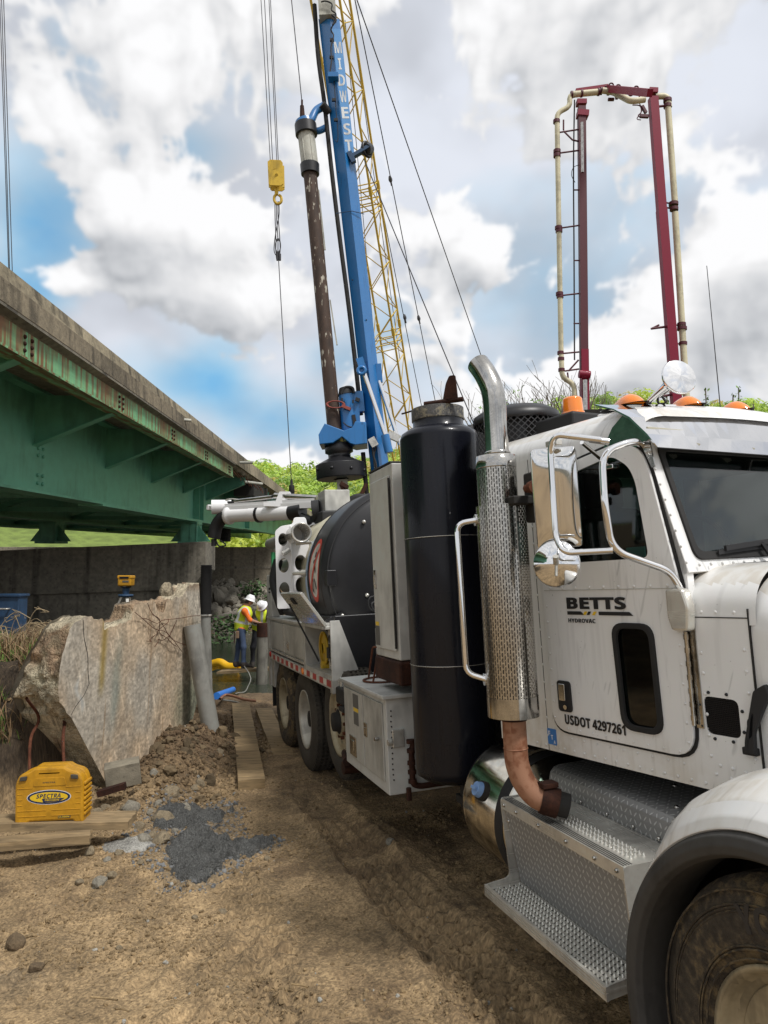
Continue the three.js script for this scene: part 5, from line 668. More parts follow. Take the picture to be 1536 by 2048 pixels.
// --- debris tank
{
  const h = 1.94, w = 1.14, p = V(0, h, w), q = V(10, h, w);
  const t = add(truck, 'debris_tank', [lathe([[0.955, 5.48], [0.965, 5.50], [0.965, 6.04], [0.955, 6.06]], p, q, 96), lathe([[0, 5.30], [0.4, 5.31], [0.7, 5.345], [0.86, 5.38], [0.90, 5.41], [0.955, 5.48]], p, q, 96)], M.blackSatin);
  add(truck, 'tank_shell', [lathe([[0.90, 6.06], [0.90, 7.5], [0.7, 7.62], [0, 7.65]], p, q, 72)], M.beige); add(truck, 'tank_stripe', [lathe([[0.905, 6.08], [0.905, 6.45]], p, q, 72)], M.bluePale);
  add(t, 'tank_rim', [xf(new THREE.TorusGeometry(0.905, 0.012, 8, 96).rotateY(Math.PI / 2), new THREE.Matrix4().makeTranslation(5.42, h, w)), xf(new THREE.TorusGeometry(0.965, 0.008, 8, 96).rotateY(Math.PI / 2), new THREE.Matrix4().makeTranslation(6.05, h, w))], M.black);
  const sec = new THREE.Shape(); sec.absarc(0, 0, 1.05, Math.PI * 1.13, Math.PI * 1.55, false); sec.absarc(0, 0, 0.86, Math.PI * 1.55, Math.PI * 1.13, true);
  add(t, 'tank_flange', [xf(new THREE.ExtrudeGeometry(sec, { depth: 0.03, bevelEnabled: false, curveSegments: 24 }), FRONT.clone().setPosition(5.35, h, w))], M.blackSatin); add(t, 'tank_saddle', [box(5.35, 6.0, 1.40, 1.56, 0.22, 0.4, 0.02)], M.blackSatin); add(t, 'tank_lug', [box(5.3, 5.42, 1.86, 2.02, 0.2, 0.3, 0.01)], M.blackSatin);
  const bo = []; for (let k = 0; k < 9; k++) { const a = Math.PI * mix(1.15, 1.53, k / 8); bo.push(cyl(V(5.30, h + 0.99 * Math.sin(a), w + 0.99 * Math.cos(a)), V(5.34, h + 0.99 * Math.sin(a), w + 0.99 * Math.cos(a)), 0.018, 0.018, 8)); } for (const [hh, ww] of [[2.5, 0.62], [1.75, 0.62], [1.56, 0.35]]) bo.push(new THREE.SphereGeometry(0.022, 8, 6).translate(5.33, hh, ww)); add(t, 'flange_bolts', bo, M.alum, { kind: 'stuff' });
  // warning roundel wrapped on the band
  const wrap = (fn, n, m, R) => surf((u, v) => { const [ds, da] = fn(u, v); const a = Math.PI + 0.03 + da; return V(5.77 + ds, h - Math.sin(a - Math.PI) * R + 0 * a, w - Math.cos(a - Math.PI) * R); }, n, m);
  const ring = (r0, r1, R) => wrap((u, v) => { const a = u * 6.2832, r = mix(r0, r1, v); return [Math.cos(a) * r * 0.62, Math.sin(a) * r - 0.13]; }, 48, 4, R);
  add(t, 'warning_roundel', [ring(0, 0.30, 0.9675)], M.whiteTape); mat('signRed', { rgb: [0.55, 0.055, 0.03], roughness: 0.5 });
  add(t, 'roundel_ring', [ring(0.30, 0.355, 0.9675), wrap((u, v) => { const l = mix(-0.30, 0.30, u), o = mix(-0.028, 0.028, v); return [(l * 0.60 + o) * 0.75, l * 0.85 - o - 0.13]; }, 20, 2, 0.971)], M.signRed);
  const blob = (pts) => { const g = new THREE.ShapeGeometry(shp(rpoly(pts, 0.02))); const p3 = g.attributes.position; for (let i = 0; i < p3.count; i++) { const ds = -p3.getX(i), da = -p3.getY(i) - 0.13; p3.setXYZ(i, 5.77 + ds, h - Math.sin(da + 0.03) * 0.9693, w - Math.cos(da + 0.03) * 0.9693); } g.deleteAttribute('normal'); g.computeVertexNormals(); return g; };
  add(t, 'roundel_figure', [blob([[-0.02, 0.20], [0.03, 0.2], [0.04, 0.15], [0.0, 0.13], [-0.03, 0.15]]), blob([[-0.05, 0.11], [0.03, 0.12], [0.10, -0.02], [0.07, -0.05], [0.02, 0.03], [0.0, -0.08], [-0.05, -0.06]]), blob([[-0.05, -0.08], [0.0, -0.10], [-0.02, -0.26], [-0.07, -0.24]]), blob([[0.02, -0.09], [0.06, -0.10], [0.12, -0.20], [0.08, -0.22]])], M.ink);
  add(truck, 'tank_pipe', [cyl(V(4.35, 1.20, 0.44), V(4.55, 1.42, 0.52), 0.055)], M.alum); add(truck, 'tank_pipe', [cyl(V(4.28, 1.08, 0.42), V(4.36, 1.21, 0.445), 0.06)], M.blueDark);
  add(truck, 'cable_bundle', [tube([V(5.25, 1.7, 0.75), V(5.2, 1.66, 0.62), V(5.2, 1.58, 0.66), V(5.2, 1.6, 0.8)], 0.012, 14, 6), tube([V(5.25, 1.74, 0.78), V(5.2, 1.72, 0.6), V(5.2, 1.62, 0.6), V(5.2, 1.54, 0.78)], 0.01, 14, 6)], M.black);
}
// --- suction boom over the tank
{
  const b = new THREE.Group(); b.name = 'suction_boom'; b.userData.label = 'white suction boom swung out towards the bridge'; truck.add(b);
  const zt = 10.4, z0 = 9.5; const at2 = (px, py) => tl(px, py, mix(z0, zt, (645 - px) / 220));
  add(b, 'boom_arm', [bar(at2(446, 1013), at2(632, 1001), 0.10, 0.06), bar(at2(446, 1019), at2(632, 1010), 0.12, 0.08), xf(ext([[-0.20, 0.02], [0.26, 0], [0.16, 0.22], [0.02, 0.22], [-0.04, 0.07], [-0.20, 0.07]], 0.10, [[[0.06, 0.13], [0.10, 0.13], [0.10, 0.18], [0.06, 0.18]], [[0.13, 0.13], [0.155, 0.13], [0.145, 0.18], [0.13, 0.18]]]), new THREE.Matrix4().makeTranslation(...at2(558, 1016).toArray()).multiply(TINV.clone().setPosition(0, 0, 0)))], M.helmet);
  add(b, 'boom_cylinder', [cyl(at2(470, 1003), at2(545, 994), 0.03), cyl(at2(550, 992), at2(635, 997), 0.045), cyl(at2(570, 1026), at2(605, 1037), 0.022)], M.chromeWorn);
  add(b, 'boom_ram', [cyl(at2(600, 1034), at2(628, 1046), 0.07), cyl(at2(455, 1006), at2(560, 990), 0.02), cyl(at2(560, 1020), at2(580, 1026), 0.04)], M.black);
  add(b, 'boom_wire', [tube([at2(446, 1010), at2(452, 1000), at2(500, 1002)], 0.012, 10, 6), tube([at2(446, 1024), at2(500, 1013), at2(552, 1010), at2(620, 1008)], 0.010, 16, 6)], M.alum);
  add(b, 'suction_pipe', [lathe([[0.10, 0], [0.135, 0.0], [0.13, 0.05], [0.10, 0.09], [0.10, 0.42], [0.104, 0.42], [0.104, 1.1], [0.10, 1.1]], at2(456, 1031), at2(600, 1024), 28)], M.helmet); add(b, 'pipe_clamp', [cyl(at2(516, 1029), at2(521, 1028.7), 0.118), bar(at2(520, 1030), at2(520, 1006), 0.03, 0.03), cyl(at2(582, 1026), at2(605, 1022), 0.11)], M.blackSatin);
  add(b, 'boom_head', [cyl(at2(440, 1014).add(V(0, 0, -0.12)), at2(446, 1014).add(V(0, 0, 0.12)), 0.105, 0.105, 28), bar(at2(416, 1015), at2(436, 1018), 0.07, 0.06), box(...(() => { const p = at2(419, 1015); return [p.x - 0.03, p.x + 0.03, p.y - 0.04, p.y + 0.04, p.z - 0.03, p.z + 0.03]; })())], M.helmet);
  add(b, 'drop_hose', [tube([at2(452, 1032), at2(441, 1040), at2(432, 1055), at2(428, 1076)], 0.095, 20, 14)], M.black); add(b, 'hose_chain', [tube([at2(430, 1076), at2(438, 1092), at2(452, 1090), at2(440, 1080)], 0.012, 14, 5), cyl(at2(428, 1078), at2(428, 1092), 0.04)], M.cable);
  const P = (px, py) => tl(px, py, 9.3); const c = P(668, 1007);
  add(b, 'valve_box', [box(c.x - 0.18, c.x + 0.18, c.y - 0.16, c.y + 0.16, c.z - 0.17, c.z + 0.17, 0.01)], M.cabinetPale);
  add(b, 'slew_post', [cyl(P(690, 1070), P(690, 1020), 0.12), cyl(P(640, 1020), P(625, 1022), 0.14), box(c.x - 0.3, c.x + 0.8, c.y - 0.55, c.y - 0.12, c.z - 0.25, c.z + 0.35, 0.03), xf(new THREE.TorusGeometry(0.24, 0.05, 10, 24).rotateY(1.2), new THREE.Matrix4().setPosition(P(722, 1030))), cyl(P(722, 1030), P(745, 1030), 0.22), cyl(P(700, 1050), P(760, 1015), 0.07)], M.black);
  add(b, 'boom_rest', [bent([P(682, 968), P(697, 1001), P(716, 1003), P(733, 967)], 0.028, 0.03), bar(P(681, 966), P(696, 975), 0.1, 0.05), cyl(P(706, 1003), P(706, 1030), 0.05)], M.darkRust);
  const dt = []; for (const [x, y] of [[600, 1048], [625, 1050], [640, 1060], [655, 1052], [668, 1062]]) dt.push(cyl(P(x, y), P(x + 14, y - 3), 0.03), cyl(P(x + 3, y + 8), P(x + 3, y - 3), 0.022)); dt.push(tube([P(612, 1056), P(640, 1044), P(652, 1050), P(655, 1070)], 0.014, 14, 6), tube([P(610, 1064), P(630, 1046), P(648, 1056)], 0.012, 14, 6), tube([P(672, 1070), P(700, 1055), P(725, 1050)], 0.02, 14, 6)); add(b, 'valve_fittings', dt, M.chromeWorn); 
}

// ---------- broken concrete wing wall ----------
{
  const P1 = at(210, 1555, 6.9), P2 = at(375, 1480, 8.5), P3 = at(398, 1168, 8.55);
  const n = P2.clone().sub(P1).cross(P3.clone().sub(P1)).normalize(); if (n.dot(EYE.clone().sub(P1)) < 0) n.negate();
  const U = V(0, 1, 0).cross(n).normalize(), Vv = n.clone().cross(U).normalize();
  const on = (px, py) => { const r = at(px, py, 1).sub(EYE), t = P1.clone().sub(EYE).dot(n) / r.dot(n); const p = EYE.clone().addScaledVector(r, t).sub(P1); return [p.dot(U), p.dot(Vv)]; };
  const wall = thing('broken_wall', 'broken tilted concrete wall with rough end and rusty rebar behind the yellow case', 'concrete wall');
  const M4 = BASIS(U, Vv, n, P1);
  const px = [[140, 1258, 1], [150, 1246, 1], [165, 1237, 1], [188, 1235, 1], [205, 1240, 1], [209, 1257, 1], [222, 1254, 1], [245, 1248, 1], [263, 1238, 1], [268, 1212, 1], [287, 1205, 1], [305, 1203, 1], [316, 1219, 1], [326, 1226, 1], [332, 1202, 1], [345, 1198, 1], [362, 1192, 1], [378, 1172, 1], [398, 1166, 0], [402, 1240, 0], [404, 1300, 0], [398, 1390, 0], [372, 1490, 0], [376, 1540, 0], [280, 1580, 0], [222, 1585, 0], [140, 1430, 1], [120, 1408, 1], [117, 1375, 1], [118, 1345, 1], [128, 1300, 1]];
  const base = px.map(([x, y, f]) => [...on(x, y), f]); const cont = [];
  for (let i = 0; i < base.length; i++) { const a = base[i], b = base[(i + 1) % base.length], L = Math.hypot(b[0] - a[0], b[1] - a[1]), k = Math.max(1, Math.round(L / 0.022)); for (let j = 0; j < k; j++) { const t = j / k; let x = mix(a[0], b[0], t), y = mix(a[1], b[1], t); if (a[2]) { const x_ = x; x += 0.05 * (fbm3(x * 13, y * 13, 3, 5) - 0.5); y += 0.075 * (fbm3(x_ * 13, y * 13, 8, 5) - 0.5); } cont.push([x, y, a[2]]); } }
  let mnx = 9, mxx = -9, mny = 9, mxy = -9; for (const c of cont) { mnx = Math.min(mnx, c[0]); mxx = Math.max(mxx, c[0]); mny = Math.min(mny, c[1]); mxy = Math.max(mxy, c[1]); }
  const slabTex = tex(1024, (u, v) => {
    const st = fbmP(u, v * 0.2, 36, 4, 201), b = fbmP(u, v, 5, 6, 202), f = fbmP(u, v, 90, 2, 203), sc = fbmP(u + v * 0.3, v * 0.2 - u * 0.1, 60, 2, 204); let k = 0.82 + 0.26 * (b - 0.5) + 0.30 * (f - 0.5) - 0.14 * sstep(0.5, 0.74, st) * sstep(0.3, 0.65, b) + 0.14 * sstep(0.70, 0.85, sc);
    const tan = sstep(0.35, 0.7, fbmP(u, v * 0.5, 4, 4, 205)); let r = k * mix(0.86, 0.92, tan), g = k * mix(0.82, 0.82, tan), bl = k * mix(0.75, 0.69, tan);
    const li = sstep(0.72, 0.97, u + 0.35 * (b - 0.5)) * sstep(0.85, 0.5, v); r = mix(r, 0.40 * (0.7 + f * 0.6), li * 0.75); g = mix(g, 0.43 * (0.7 + f * 0.6), li * 0.75); bl = mix(bl, 0.36 * (0.7 + f * 0.6), li * 0.75);
    const y = Math.exp(-(((u - 0.235) / 0.016) ** 2)) * sstep(0.5, 0.62, v) * sstep(0.95, 0.85, v); r = mix(r, 0.55, y * 0.75); g = mix(g, 0.46, y * 0.75); bl = mix(bl, 0.20, y * 0.75);
    const gs = Math.exp(-(((u - 0.33 - 0.06 * (b - 0.5)) / 0.025) ** 2)) * sstep(0.3, 0.5, v) * sstep(0.85, 0.6, v) * 0.4; r = mix(r, 0.42, gs); g = mix(g, 0.50, gs); bl = mix(bl, 0.48, gs);
    const w = Math.exp(-(((u - 0.115 - 0.02 * Math.sin(v * 40)) / 0.012) ** 2)) * sstep(0.42, 0.5, v) * sstep(0.7, 0.6, v) * 0.45 * sstep(0.4, 0.6, st); r = mix(r, 0.8, w); g = mix(g, 0.83, w); bl = mix(bl, 0.84, w);
    const rs = sstep(0.66, 0.8, fbmP(u, v * 0.04, 60, 3, 206)) * 0.28; r = mix(r, 0.50, rs); g = mix(g, 0.36, rs); bl = mix(bl, 0.22, rs);
    const edge = sstep(0.94, 0.99, v) * 0.6; r *= 1 - 0.15 * edge; g *= 1 - 0.25 * edge; bl *= 1 - 0.35 * edge;
    return [r, g, bl];
  });
  mat('slabFace', { rgb: [1, 1, 1], roughness: 0.93, map: slabTex, bumpMap: rep(tFineB, 1.0 / 1.2), bumpScale: 0.006 });
  const face = new THREE.ShapeGeometry(shp(cont.map((c) => [c[0], c[1]]))); { const uv = face.attributes.uv, p = face.attributes.position; for (let i = 0; i < p.count; i++) uv.setXY(i, (p.getX(i) - mnx) / (mxx - mnx), (p.getY(i) - mny) / (mxy - mny)); } face.applyMatrix4(M4);
  add(wall, 'wall_face', face, M.slabFace, { uv: true });
  const T = 0.52, nv = 22, N = cont.length; const nor2 = (i) => { const a = cont[(i + N - 2) % N], b = cont[(i + 2) % N]; const dx = b[0] - a[0], dy = b[1] - a[1], l = Math.hypot(dx, dy) || 1; return [-dy / l, dx / l]; };
  const side = surf((u, v) => { const i = Math.round(u * N) % N, c = cont[i], m = nor2(i), t = v * T * mix(1, 0.42, sstep(0.45, 0.95, (c[1] - mny) / (mxy - mny))), k = Math.min(1, v * 8) * (c[2] ? mix(1, 0.35, sstep(0.7, 0.85, (c[1] - mny) / (mxy - mny))) : 0.06); const d = k * (0.20 * (fbm3(c[0] * 7, c[1] * 7, t * 7, 5) - 0.55) - 0.04 * v * c[2]); return V(c[0] + m[0] * d, c[1] + m[1] * d, -t); }, N, nv);
  // end colour varies: pale aggregate with rust patches
  { const p = side.attributes.position, col = new Float32Array(p.count * 3); for (let i = 0; i < p.count; i++) { const x = p.getX(i), y = p.getY(i), z = p.getZ(i); const a = fbm3(x * 40, y * 40, z * 40, 2), r = 0.8 * sstep(0.62, 0.74, fbm3(x * 3.1 + 4, y * 3.1, z * 3.1, 3) + 0.18 * sstep(mny + 1.0, mxy - 0.1, y)), gch = sstep(0.52, 0.64, fbm3(x * 9, y * 9, z * 9 + 4, 3)) * sstep(mxy - 0.15, mxy - 0.5, y); const k = 0.62 + 0.76 * a; let c = [0.86 * k, 0.79 * k, 0.66 * k]; c = c.map((q, j) => mix(q, [0.36, 0.17, 0.08][j] * k, r * 0.75)); c = c.map((q, j) => mix(q, [0.13, 0.17, 0.12][j] * k * 1.2, gch * 0.35)); const lowd = sstep(0.75, 0.5, (y - mny) / (mxy - mny)) * 0.5; col[i * 3] = c[0] * (1 - 0 * lowd); col[i * 3 + 1] = c[1]; col[i * 3 + 2] = c[2]; } side.setAttribute('color', new THREE.BufferAttribute(col, 3)); }
  mat('brokenEnd', { rgb: [1, 1, 1], roughness: 0.97, vertexColors: true, map: rep(tConc, 0.5), bumpMap: rep(tGrainB, 0.22), bumpScale: 0.02 });
  const sg = norm(side.applyMatrix4(M4)); add(wall, 'broken_end', sg, M.brokenEnd);
  const back = new THREE.ShapeGeometry(shp(cont.map((c) => [c[0], c[1]]))); { const p = back.attributes.position; for (let i = 0; i < p.count; i++) p.setZ(i, -0.96 * T * mix(1, 0.42, sstep(0.45, 0.95, (p.getY(i) - mny) / (mxy - mny)))); back.deleteAttribute('normal'); back.applyMatrix4(M4); } add(wall, 'wall_back', back, M.concreteDark);
  const lp = (x, y, o = 0.002) => { const [a, b] = on(x, y); return V(a, b, o).applyMatrix4(M4); };
  add(wall, 'crack', [tube([lp(166, 1240, 0.001), lp(168, 1275, 0.001), lp(175, 1310, 0.001), lp(176, 1345, 0.001), lp(178, 1368, 0.001)], 0.0035, 24, 6)], M.frame);
  add(wall, 'crack', [tube([lp(178, 1368, 0), lp(168, 1390, 0), lp(152, 1412, 0), lp(142, 1430, 0)], 0.003, 20, 6)], M.frame);
  add(wall, 'rebar', [tube([lp(95, 1400, -0.2), at(78, 1440, 6.35), at(62, 1475, 6.2), at(60, 1560, 6.05), at(63, 1600, 6.0)], 0.013, 24, 7)], M.rust);
  add(wall, 'rebar', [tube([lp(140, 1425, -0.1), at(128, 1440, 6.4), at(126, 1480, 6.2), at(129, 1545, 6.05)], 0.014, 24, 7)], M.rust);
  // chunk standing at the top right
  const rk = rockGeo(31, 0.115); rk.scale(0.8, 1.25, 0.8); rk.translate(...lp(366, 1190, -0.2).toArray()); add(wall, 'broken_lump', rk, M.brokenConcrete);
  // loose rusty tie wire over the face
  const R = rng(12), ws = []; for (const [a, b] of [[[262, 1228], [392, 1302]], [[290, 1210], [360, 1300]], [[300, 1230], [345, 1290]], [[330, 1235], [282, 1285]], [[270, 1240], [395, 1228]], [[352, 1240], [300, 1290]]]) { const pts = []; for (let k = 0; k <= 7; k++) pts.push(lp(mix(a[0], b[0], k / 7) + 7 * (R() - 0.5), mix(a[1], b[1], k / 7) + 10 * (R() - 0.5) + 8 * Math.sin(k / 7 * 3.1), 0.02 + 0.05 * R())); ws.push(pts); }
  const wire = thing('tangled_wire', 'thin rusty tie wire tangled over the top of the broken wall', 'wire'); ws.forEach((p) => add(wire, 'strand', tube(p, 0.0035, 40, 5), M.rust));
}
function rockGeo(seed, r) { const R = rng(seed), g0 = new THREE.IcosahedronGeometry(1, 3), g = mergeVertices(g0.deleteAttribute('uv') && g0.deleteAttribute('normal') && g0); const p = g.attributes.position, pl = []; for (let i = 0; i < 11; i++) pl.push([V(R() - 0.5, R() - 0.5, R() - 0.5).normalize(), 0.62 + 0.35 * R()]); const o = R() * 50; for (let i = 0; i < p.count; i++) { const q = V(p.getX(i), p.getY(i), p.getZ(i)).normalize(); let k = 1; for (const [n, d] of pl) { const c = q.dot(n); if (c > 0.05) k = Math.min(k, d / c); } k += 0.09 * (fbm3(q.x * 4 + o, q.y * 4, q.z * 4, 3) - 0.5); p.setXYZ(i, q.x * k * r, q.y * k * r, q.z * k * r); } const h = g.toNonIndexed(); h.computeVertexNormals(); return h; }

// ---------- stones and rubble ----------
{
  const lab = { rock: ['tan broken stone lying in the rubble beside the boards and spoil', 'stone', 'stones in the rubble near the yellow case'] };
  mat('stoneBrown', { rgb: [0.20, 0.15, 0.10], roughness: 0.95, map: rep(tConc, 0.5), bumpMap: rep(tGrainB, 0.3), bumpScale: 0.008 }); const R = rng(99); const spots = [[285, 1655, 34], [322, 1655, 38], [303, 1645, 20], [262, 1592, 36], [236, 1602, 22], [212, 1600, 20], [300, 1610, 14], [280, 1632, 22], [330, 1552, 44], [372, 1518, 26], [400, 1500, 22], [345, 1505, 34], [316, 1580, 18], [195, 1605, 24], [250, 1580, 18], [26, 1490, 44], [15, 1550, 60], [45, 1575, 36], [8, 1605, 44], [90, 1540, 30], [180, 1680, 24], [215, 1692, 16], [240, 1680, 18], [445, 1790, 18], [392, 1725, 14], [280, 1700, 16], [240, 1855, 12], [780, 1660, 16], [390, 1800, 13], [535, 1692, 12], [200, 1730, 30], [225, 1722, 20], [160, 1735, 18], [350, 1640, 15], [390, 1560, 18], [440, 1500, 20], [310, 1530, 20]];
  const used = {};
  spots.forEach(([x, y, s], i) => { const bank = y < 1580 && x < 120; let z = 5; for (let k = 0; k < 8; k++) { const p = at(x, y, z); z = clamp((EYE.y - groundY(p.x, p.z)) / Math.max(0.05, (y + s * 0.25 - 1148) / 1420), 2.8, bank ? 6.7 : 9.5); } const p = at(x, y, z), r = s / 1420 * z * 0.56; const g = rockGeo(200 + i, r); g.scale(1, 0.75, 0.9); const grey = i % 3 === 0; const m = add(scene, 'stone', g, grey ? M.stoneGrey : bank ? M.stoneBrown : M.stone); m.position.set(p.x, groundY(p.x, p.z) + r * 0.15, p.z); m.rotation.set(R() * 0.6, R() * 6, R() * 0.6);
    const size = s > 32 ? 'large' : s > 21 ? 'medium' : s > 15 ? 'small' : 'tiny', col = grey ? 'grey' : bank ? 'brown' : 'tan', where = bank ? 'set in the dark bank face behind the yellow case' : y < 1570 ? 'on the brown spoil heap under the broken wall' : x < 225 && y > 1660 ? 'on bare earth before the short plank' : x < 250 ? 'between the yellow case and the concrete block' : x < 350 && y < 1720 ? 'beside the plank ends and grey powder' : y > 1700 && x < 420 ? 'near the tip of the grey slurry' : 'on open earth by the truck tracks'; const lb = size + ' ' + col + ' stone ' + where; tag(m, lb, 'stone', lb + ' group'); used[lb] = (used[lb] || 0) + 1; });
  scene.children.filter((o) => o.userData.category === 'stone').forEach((o) => { if (used[o.userData.label] === 1) delete o.userData.group; else o.userData.group = o.userData.label.replace(/^(\w+ \w+) stone/, '$1 stones'); });
  // small clods and pebbles over the ground
  const cg = [rockGeo(301, 1), rockGeo(302, 1), rockGeo(303, 1)].map((g) => g); const low = [0, 1, 2].map((k) => { const g = new THREE.IcosahedronGeometry(1, 1); const p = g.attributes.position; for (let i = 0; i < p.count; i++) { const a = 0.75 + 0.5 * hash3(Math.round(p.getX(i) * 50), Math.round(p.getY(i) * 50) + k * 9, Math.round(p.getZ(i) * 50)); p.setXYZ(i, p.getX(i) * a, p.getY(i) * a * 0.7, p.getZ(i) * a); } g.computeVertexNormals(); return cubeUV(g); });
  const grp = new THREE.Group(); grp.name = 'soil_crumbs'; grp.userData.kind = 'stuff'; grp.userData.label = 'loose soil crumbs and gravel scattered over the ground'; grp.userData.category = 'gravel'; scene.add(grp);
  const Q = rng(7), N = 9000, o = new THREE.Object3D(), c = new THREE.Color();
  low.forEach((g) => { const im = new THREE.InstancedMesh(g, M.clodVar || (M.clodVar = new THREE.MeshStandardMaterial({ roughness: 1, color: 0xffffff })), N); for (let i = 0; i < N; i++) { let x, d, w, tr = 0; do { d = 2.9 + 7 * Math.pow(Q(), 1.3); x = mix(-0.60 * d, 0.18 * d + 0.6, Q()); const cl = fbm3(x * 1.7, d * 1.7, 41, 4); w = 0.05 + 0.55 * sstep(0.5, 0.66, cl) + 0.9 * sstep(0.05, 0.2, Math.exp(-(((x + 2.1) / 0.6) ** 2) - ((d - 7.6) / 1.1) ** 2)) + 0.35 * Math.exp(-(((x + 1.6) / 1.1) ** 2) - ((d - 5.2) / 0.9) ** 2); } while (Q() > w && tr++ < 40); const s = 0.003 + 0.011 * Math.pow(Q(), 5) + (d > 6.4 && x < -1.3 ? 0.022 * Math.pow(Q(), 5) : 0); o.position.set(x, groundY(x, -d) + s * 0.25, -d); o.scale.setScalar(s); o.rotation.set(Q() * 6, Q() * 6, Q() * 6); o.updateMatrix(); im.setMatrixAt(i, o.matrix); const dp = sstep(6, 7.6, d) * sstep(-1.35, -1.9, x), k = 0.7 + 0.6 * Q(); const gy = Q() < 0.012 ? 1 : 0; c.setRGB(k * mix(mix(0.22, 0.105, dp), 0.26, gy), k * mix(mix(0.155, 0.068, dp), 0.25, gy), k * mix(mix(0.082, 0.037, dp), 0.22, gy)); im.setColorAt(i, c); } im.name = 'crumb'; im.userData.kind = 'stuff'; im.castShadow = im.receiveShadow = true; grp.add(im); });
  const lumps = (name, N2, fn) => low.forEach((g, k) => { const im = new THREE.InstancedMesh(g, M.clodVar, N2); for (let i = 0; i < N2; i++) { const [x, d, s2, r, gg, b] = fn(); o.position.set(x, groundY(x, -d) + s2 * 0.3, -d); o.scale.set(s2 * (0.8 + 0.5 * Q()), s2, s2 * (0.8 + 0.5 * Q())); o.rotation.set(Q() * 6, Q() * 6, Q() * 6); o.updateMatrix(); im.setMatrixAt(i, o.matrix); c.setRGB(r, gg, b); im.setColorAt(i, c); } im.name = name; im.userData.kind = 'stuff'; im.castShadow = im.receiveShadow = true; grp.add(im); });
  lumps('slurry_crumb', 320, () => { let x, d, m, t = 0; do { x = mix(-2.3, -0.6, Q()); d = mix(4.5, 6.8, Q()); m = slurryMask(x, d); } while ((m < -0.42 || m > 0.14) && t++ < 60); const k = 0.10 + 0.10 * Q(); return [x, d, 0.004 + 0.013 * Math.pow(Q(), 4), k, k * 1.02, k * 1.03]; });
  lumps('soil_clod', 130, () => { let x, d, w, t = 0; do { x = mix(-3.0, -1.35, Q()); d = mix(6.3, 9.6, Q()); w = Math.exp(-(((x + 2.1) / 0.5) ** 2) - ((d - 7.8) / 1.2) ** 2); } while (Q() > w && t++ < 40); const k = 0.6 + 0.8 * Q(); return [x, d, 0.010 + 0.055 * Math.pow(Q(), 5), 0.115 * k, 0.083 * k, 0.046 * k]; });
}
{ // wet grey slurry spread on the earth
  const xs = 170, zs = 190, x0 = -2.6, x1 = -0.6, d0 = 4.3, d1 = 7.0, pos = [], idx = [], id = new Map(); const P = (i, j) => { const k = i * 1000 + j; if (id.has(k)) return id.get(k); const x = mix(x0, x1, i / xs), d = mix(d0, d1, j / zs), m = slurryMask(x, d); const h = 0.030 * sstep(0, 0.35, m) - 0.010; const n = (1 - Math.abs(2 * vn3(x * 22, 1.1, d * 22) - 1)) * 0.028 + (fbm3(x * 42, d * 42, 3, 3) - 0.5) * 0.035; pos.push(x, groundY(x, -d, true) + h + n * sstep(0, 0.2, m), -d); id.set(k, pos.length / 3 - 1); return pos.length / 3 - 1; };
  for (let i = 0; i < xs; i++) for (let j = 0; j < zs; j++) { const m = slurryMask(mix(x0, x1, (i + 0.5) / xs), mix(d0, d1, (j + 0.5) / zs)); if (m < 0.0) continue; const a = P(i, j), b = P(i + 1, j), c = P(i + 1, j + 1), d = P(i, j + 1); idx.push(a, b, c, a, c, d); }
  const g = new THREE.BufferGeometry(); g.setAttribute('position', new THREE.Float32BufferAttribute(pos, 3)); g.setIndex(idx); g.computeVertexNormals(); const m = add(scene, 'slurry', g, M.slurry, { kind: 'stuff' }); m.userData.label = 'dark grey wet slurry spilled over the tan earth'; m.userData.category = 'slurry';
}

// ---------- boards ----------
function board(a, b, wd, th, m, seed, tilt = 0) { // a, b: ends of the top centre line
  const L = a.distanceTo(b), g = surfBox(L, th, wd, seed), dir = b.clone().sub(a).normalize(), side = dir.clone().cross(V(0, 1, 0)).normalize(); side.y -= tilt; side.normalize(); const up = side.clone().cross(dir).normalize(); return xf(g, BASIS(dir, up, side, a));
}
function surfBox(L, th, wd, seed) { const g = new RoundedBoxGeometry(L, th, wd, 2, 0.006); g.translate(L / 2, -th / 2, 0); const q = new THREE.BoxGeometry(L, th, wd, 50, 1, 6).translate(L / 2, -th / 2, 0); const p = q.attributes.position; for (let i = 0; i < p.count; i++) { const x = p.getX(i), y = p.getY(i), z = p.getZ(i); const n = fbm3(x * 3 + seed * 7, y * 3, z * 6, 3) - 0.5; const e = (x < 0.01 || x > L - 0.01) ? 0.03 * (fbm3(z * 30, y * 20, seed, 3) - 0.5) : 0; p.setXYZ(i, x + e, y + 0.010 * n, z + 0.008 * (fbm3(x * 5, y * 5, seed + z * 3, 2) - 0.5)); } q.computeVertexNormals(); return q; }
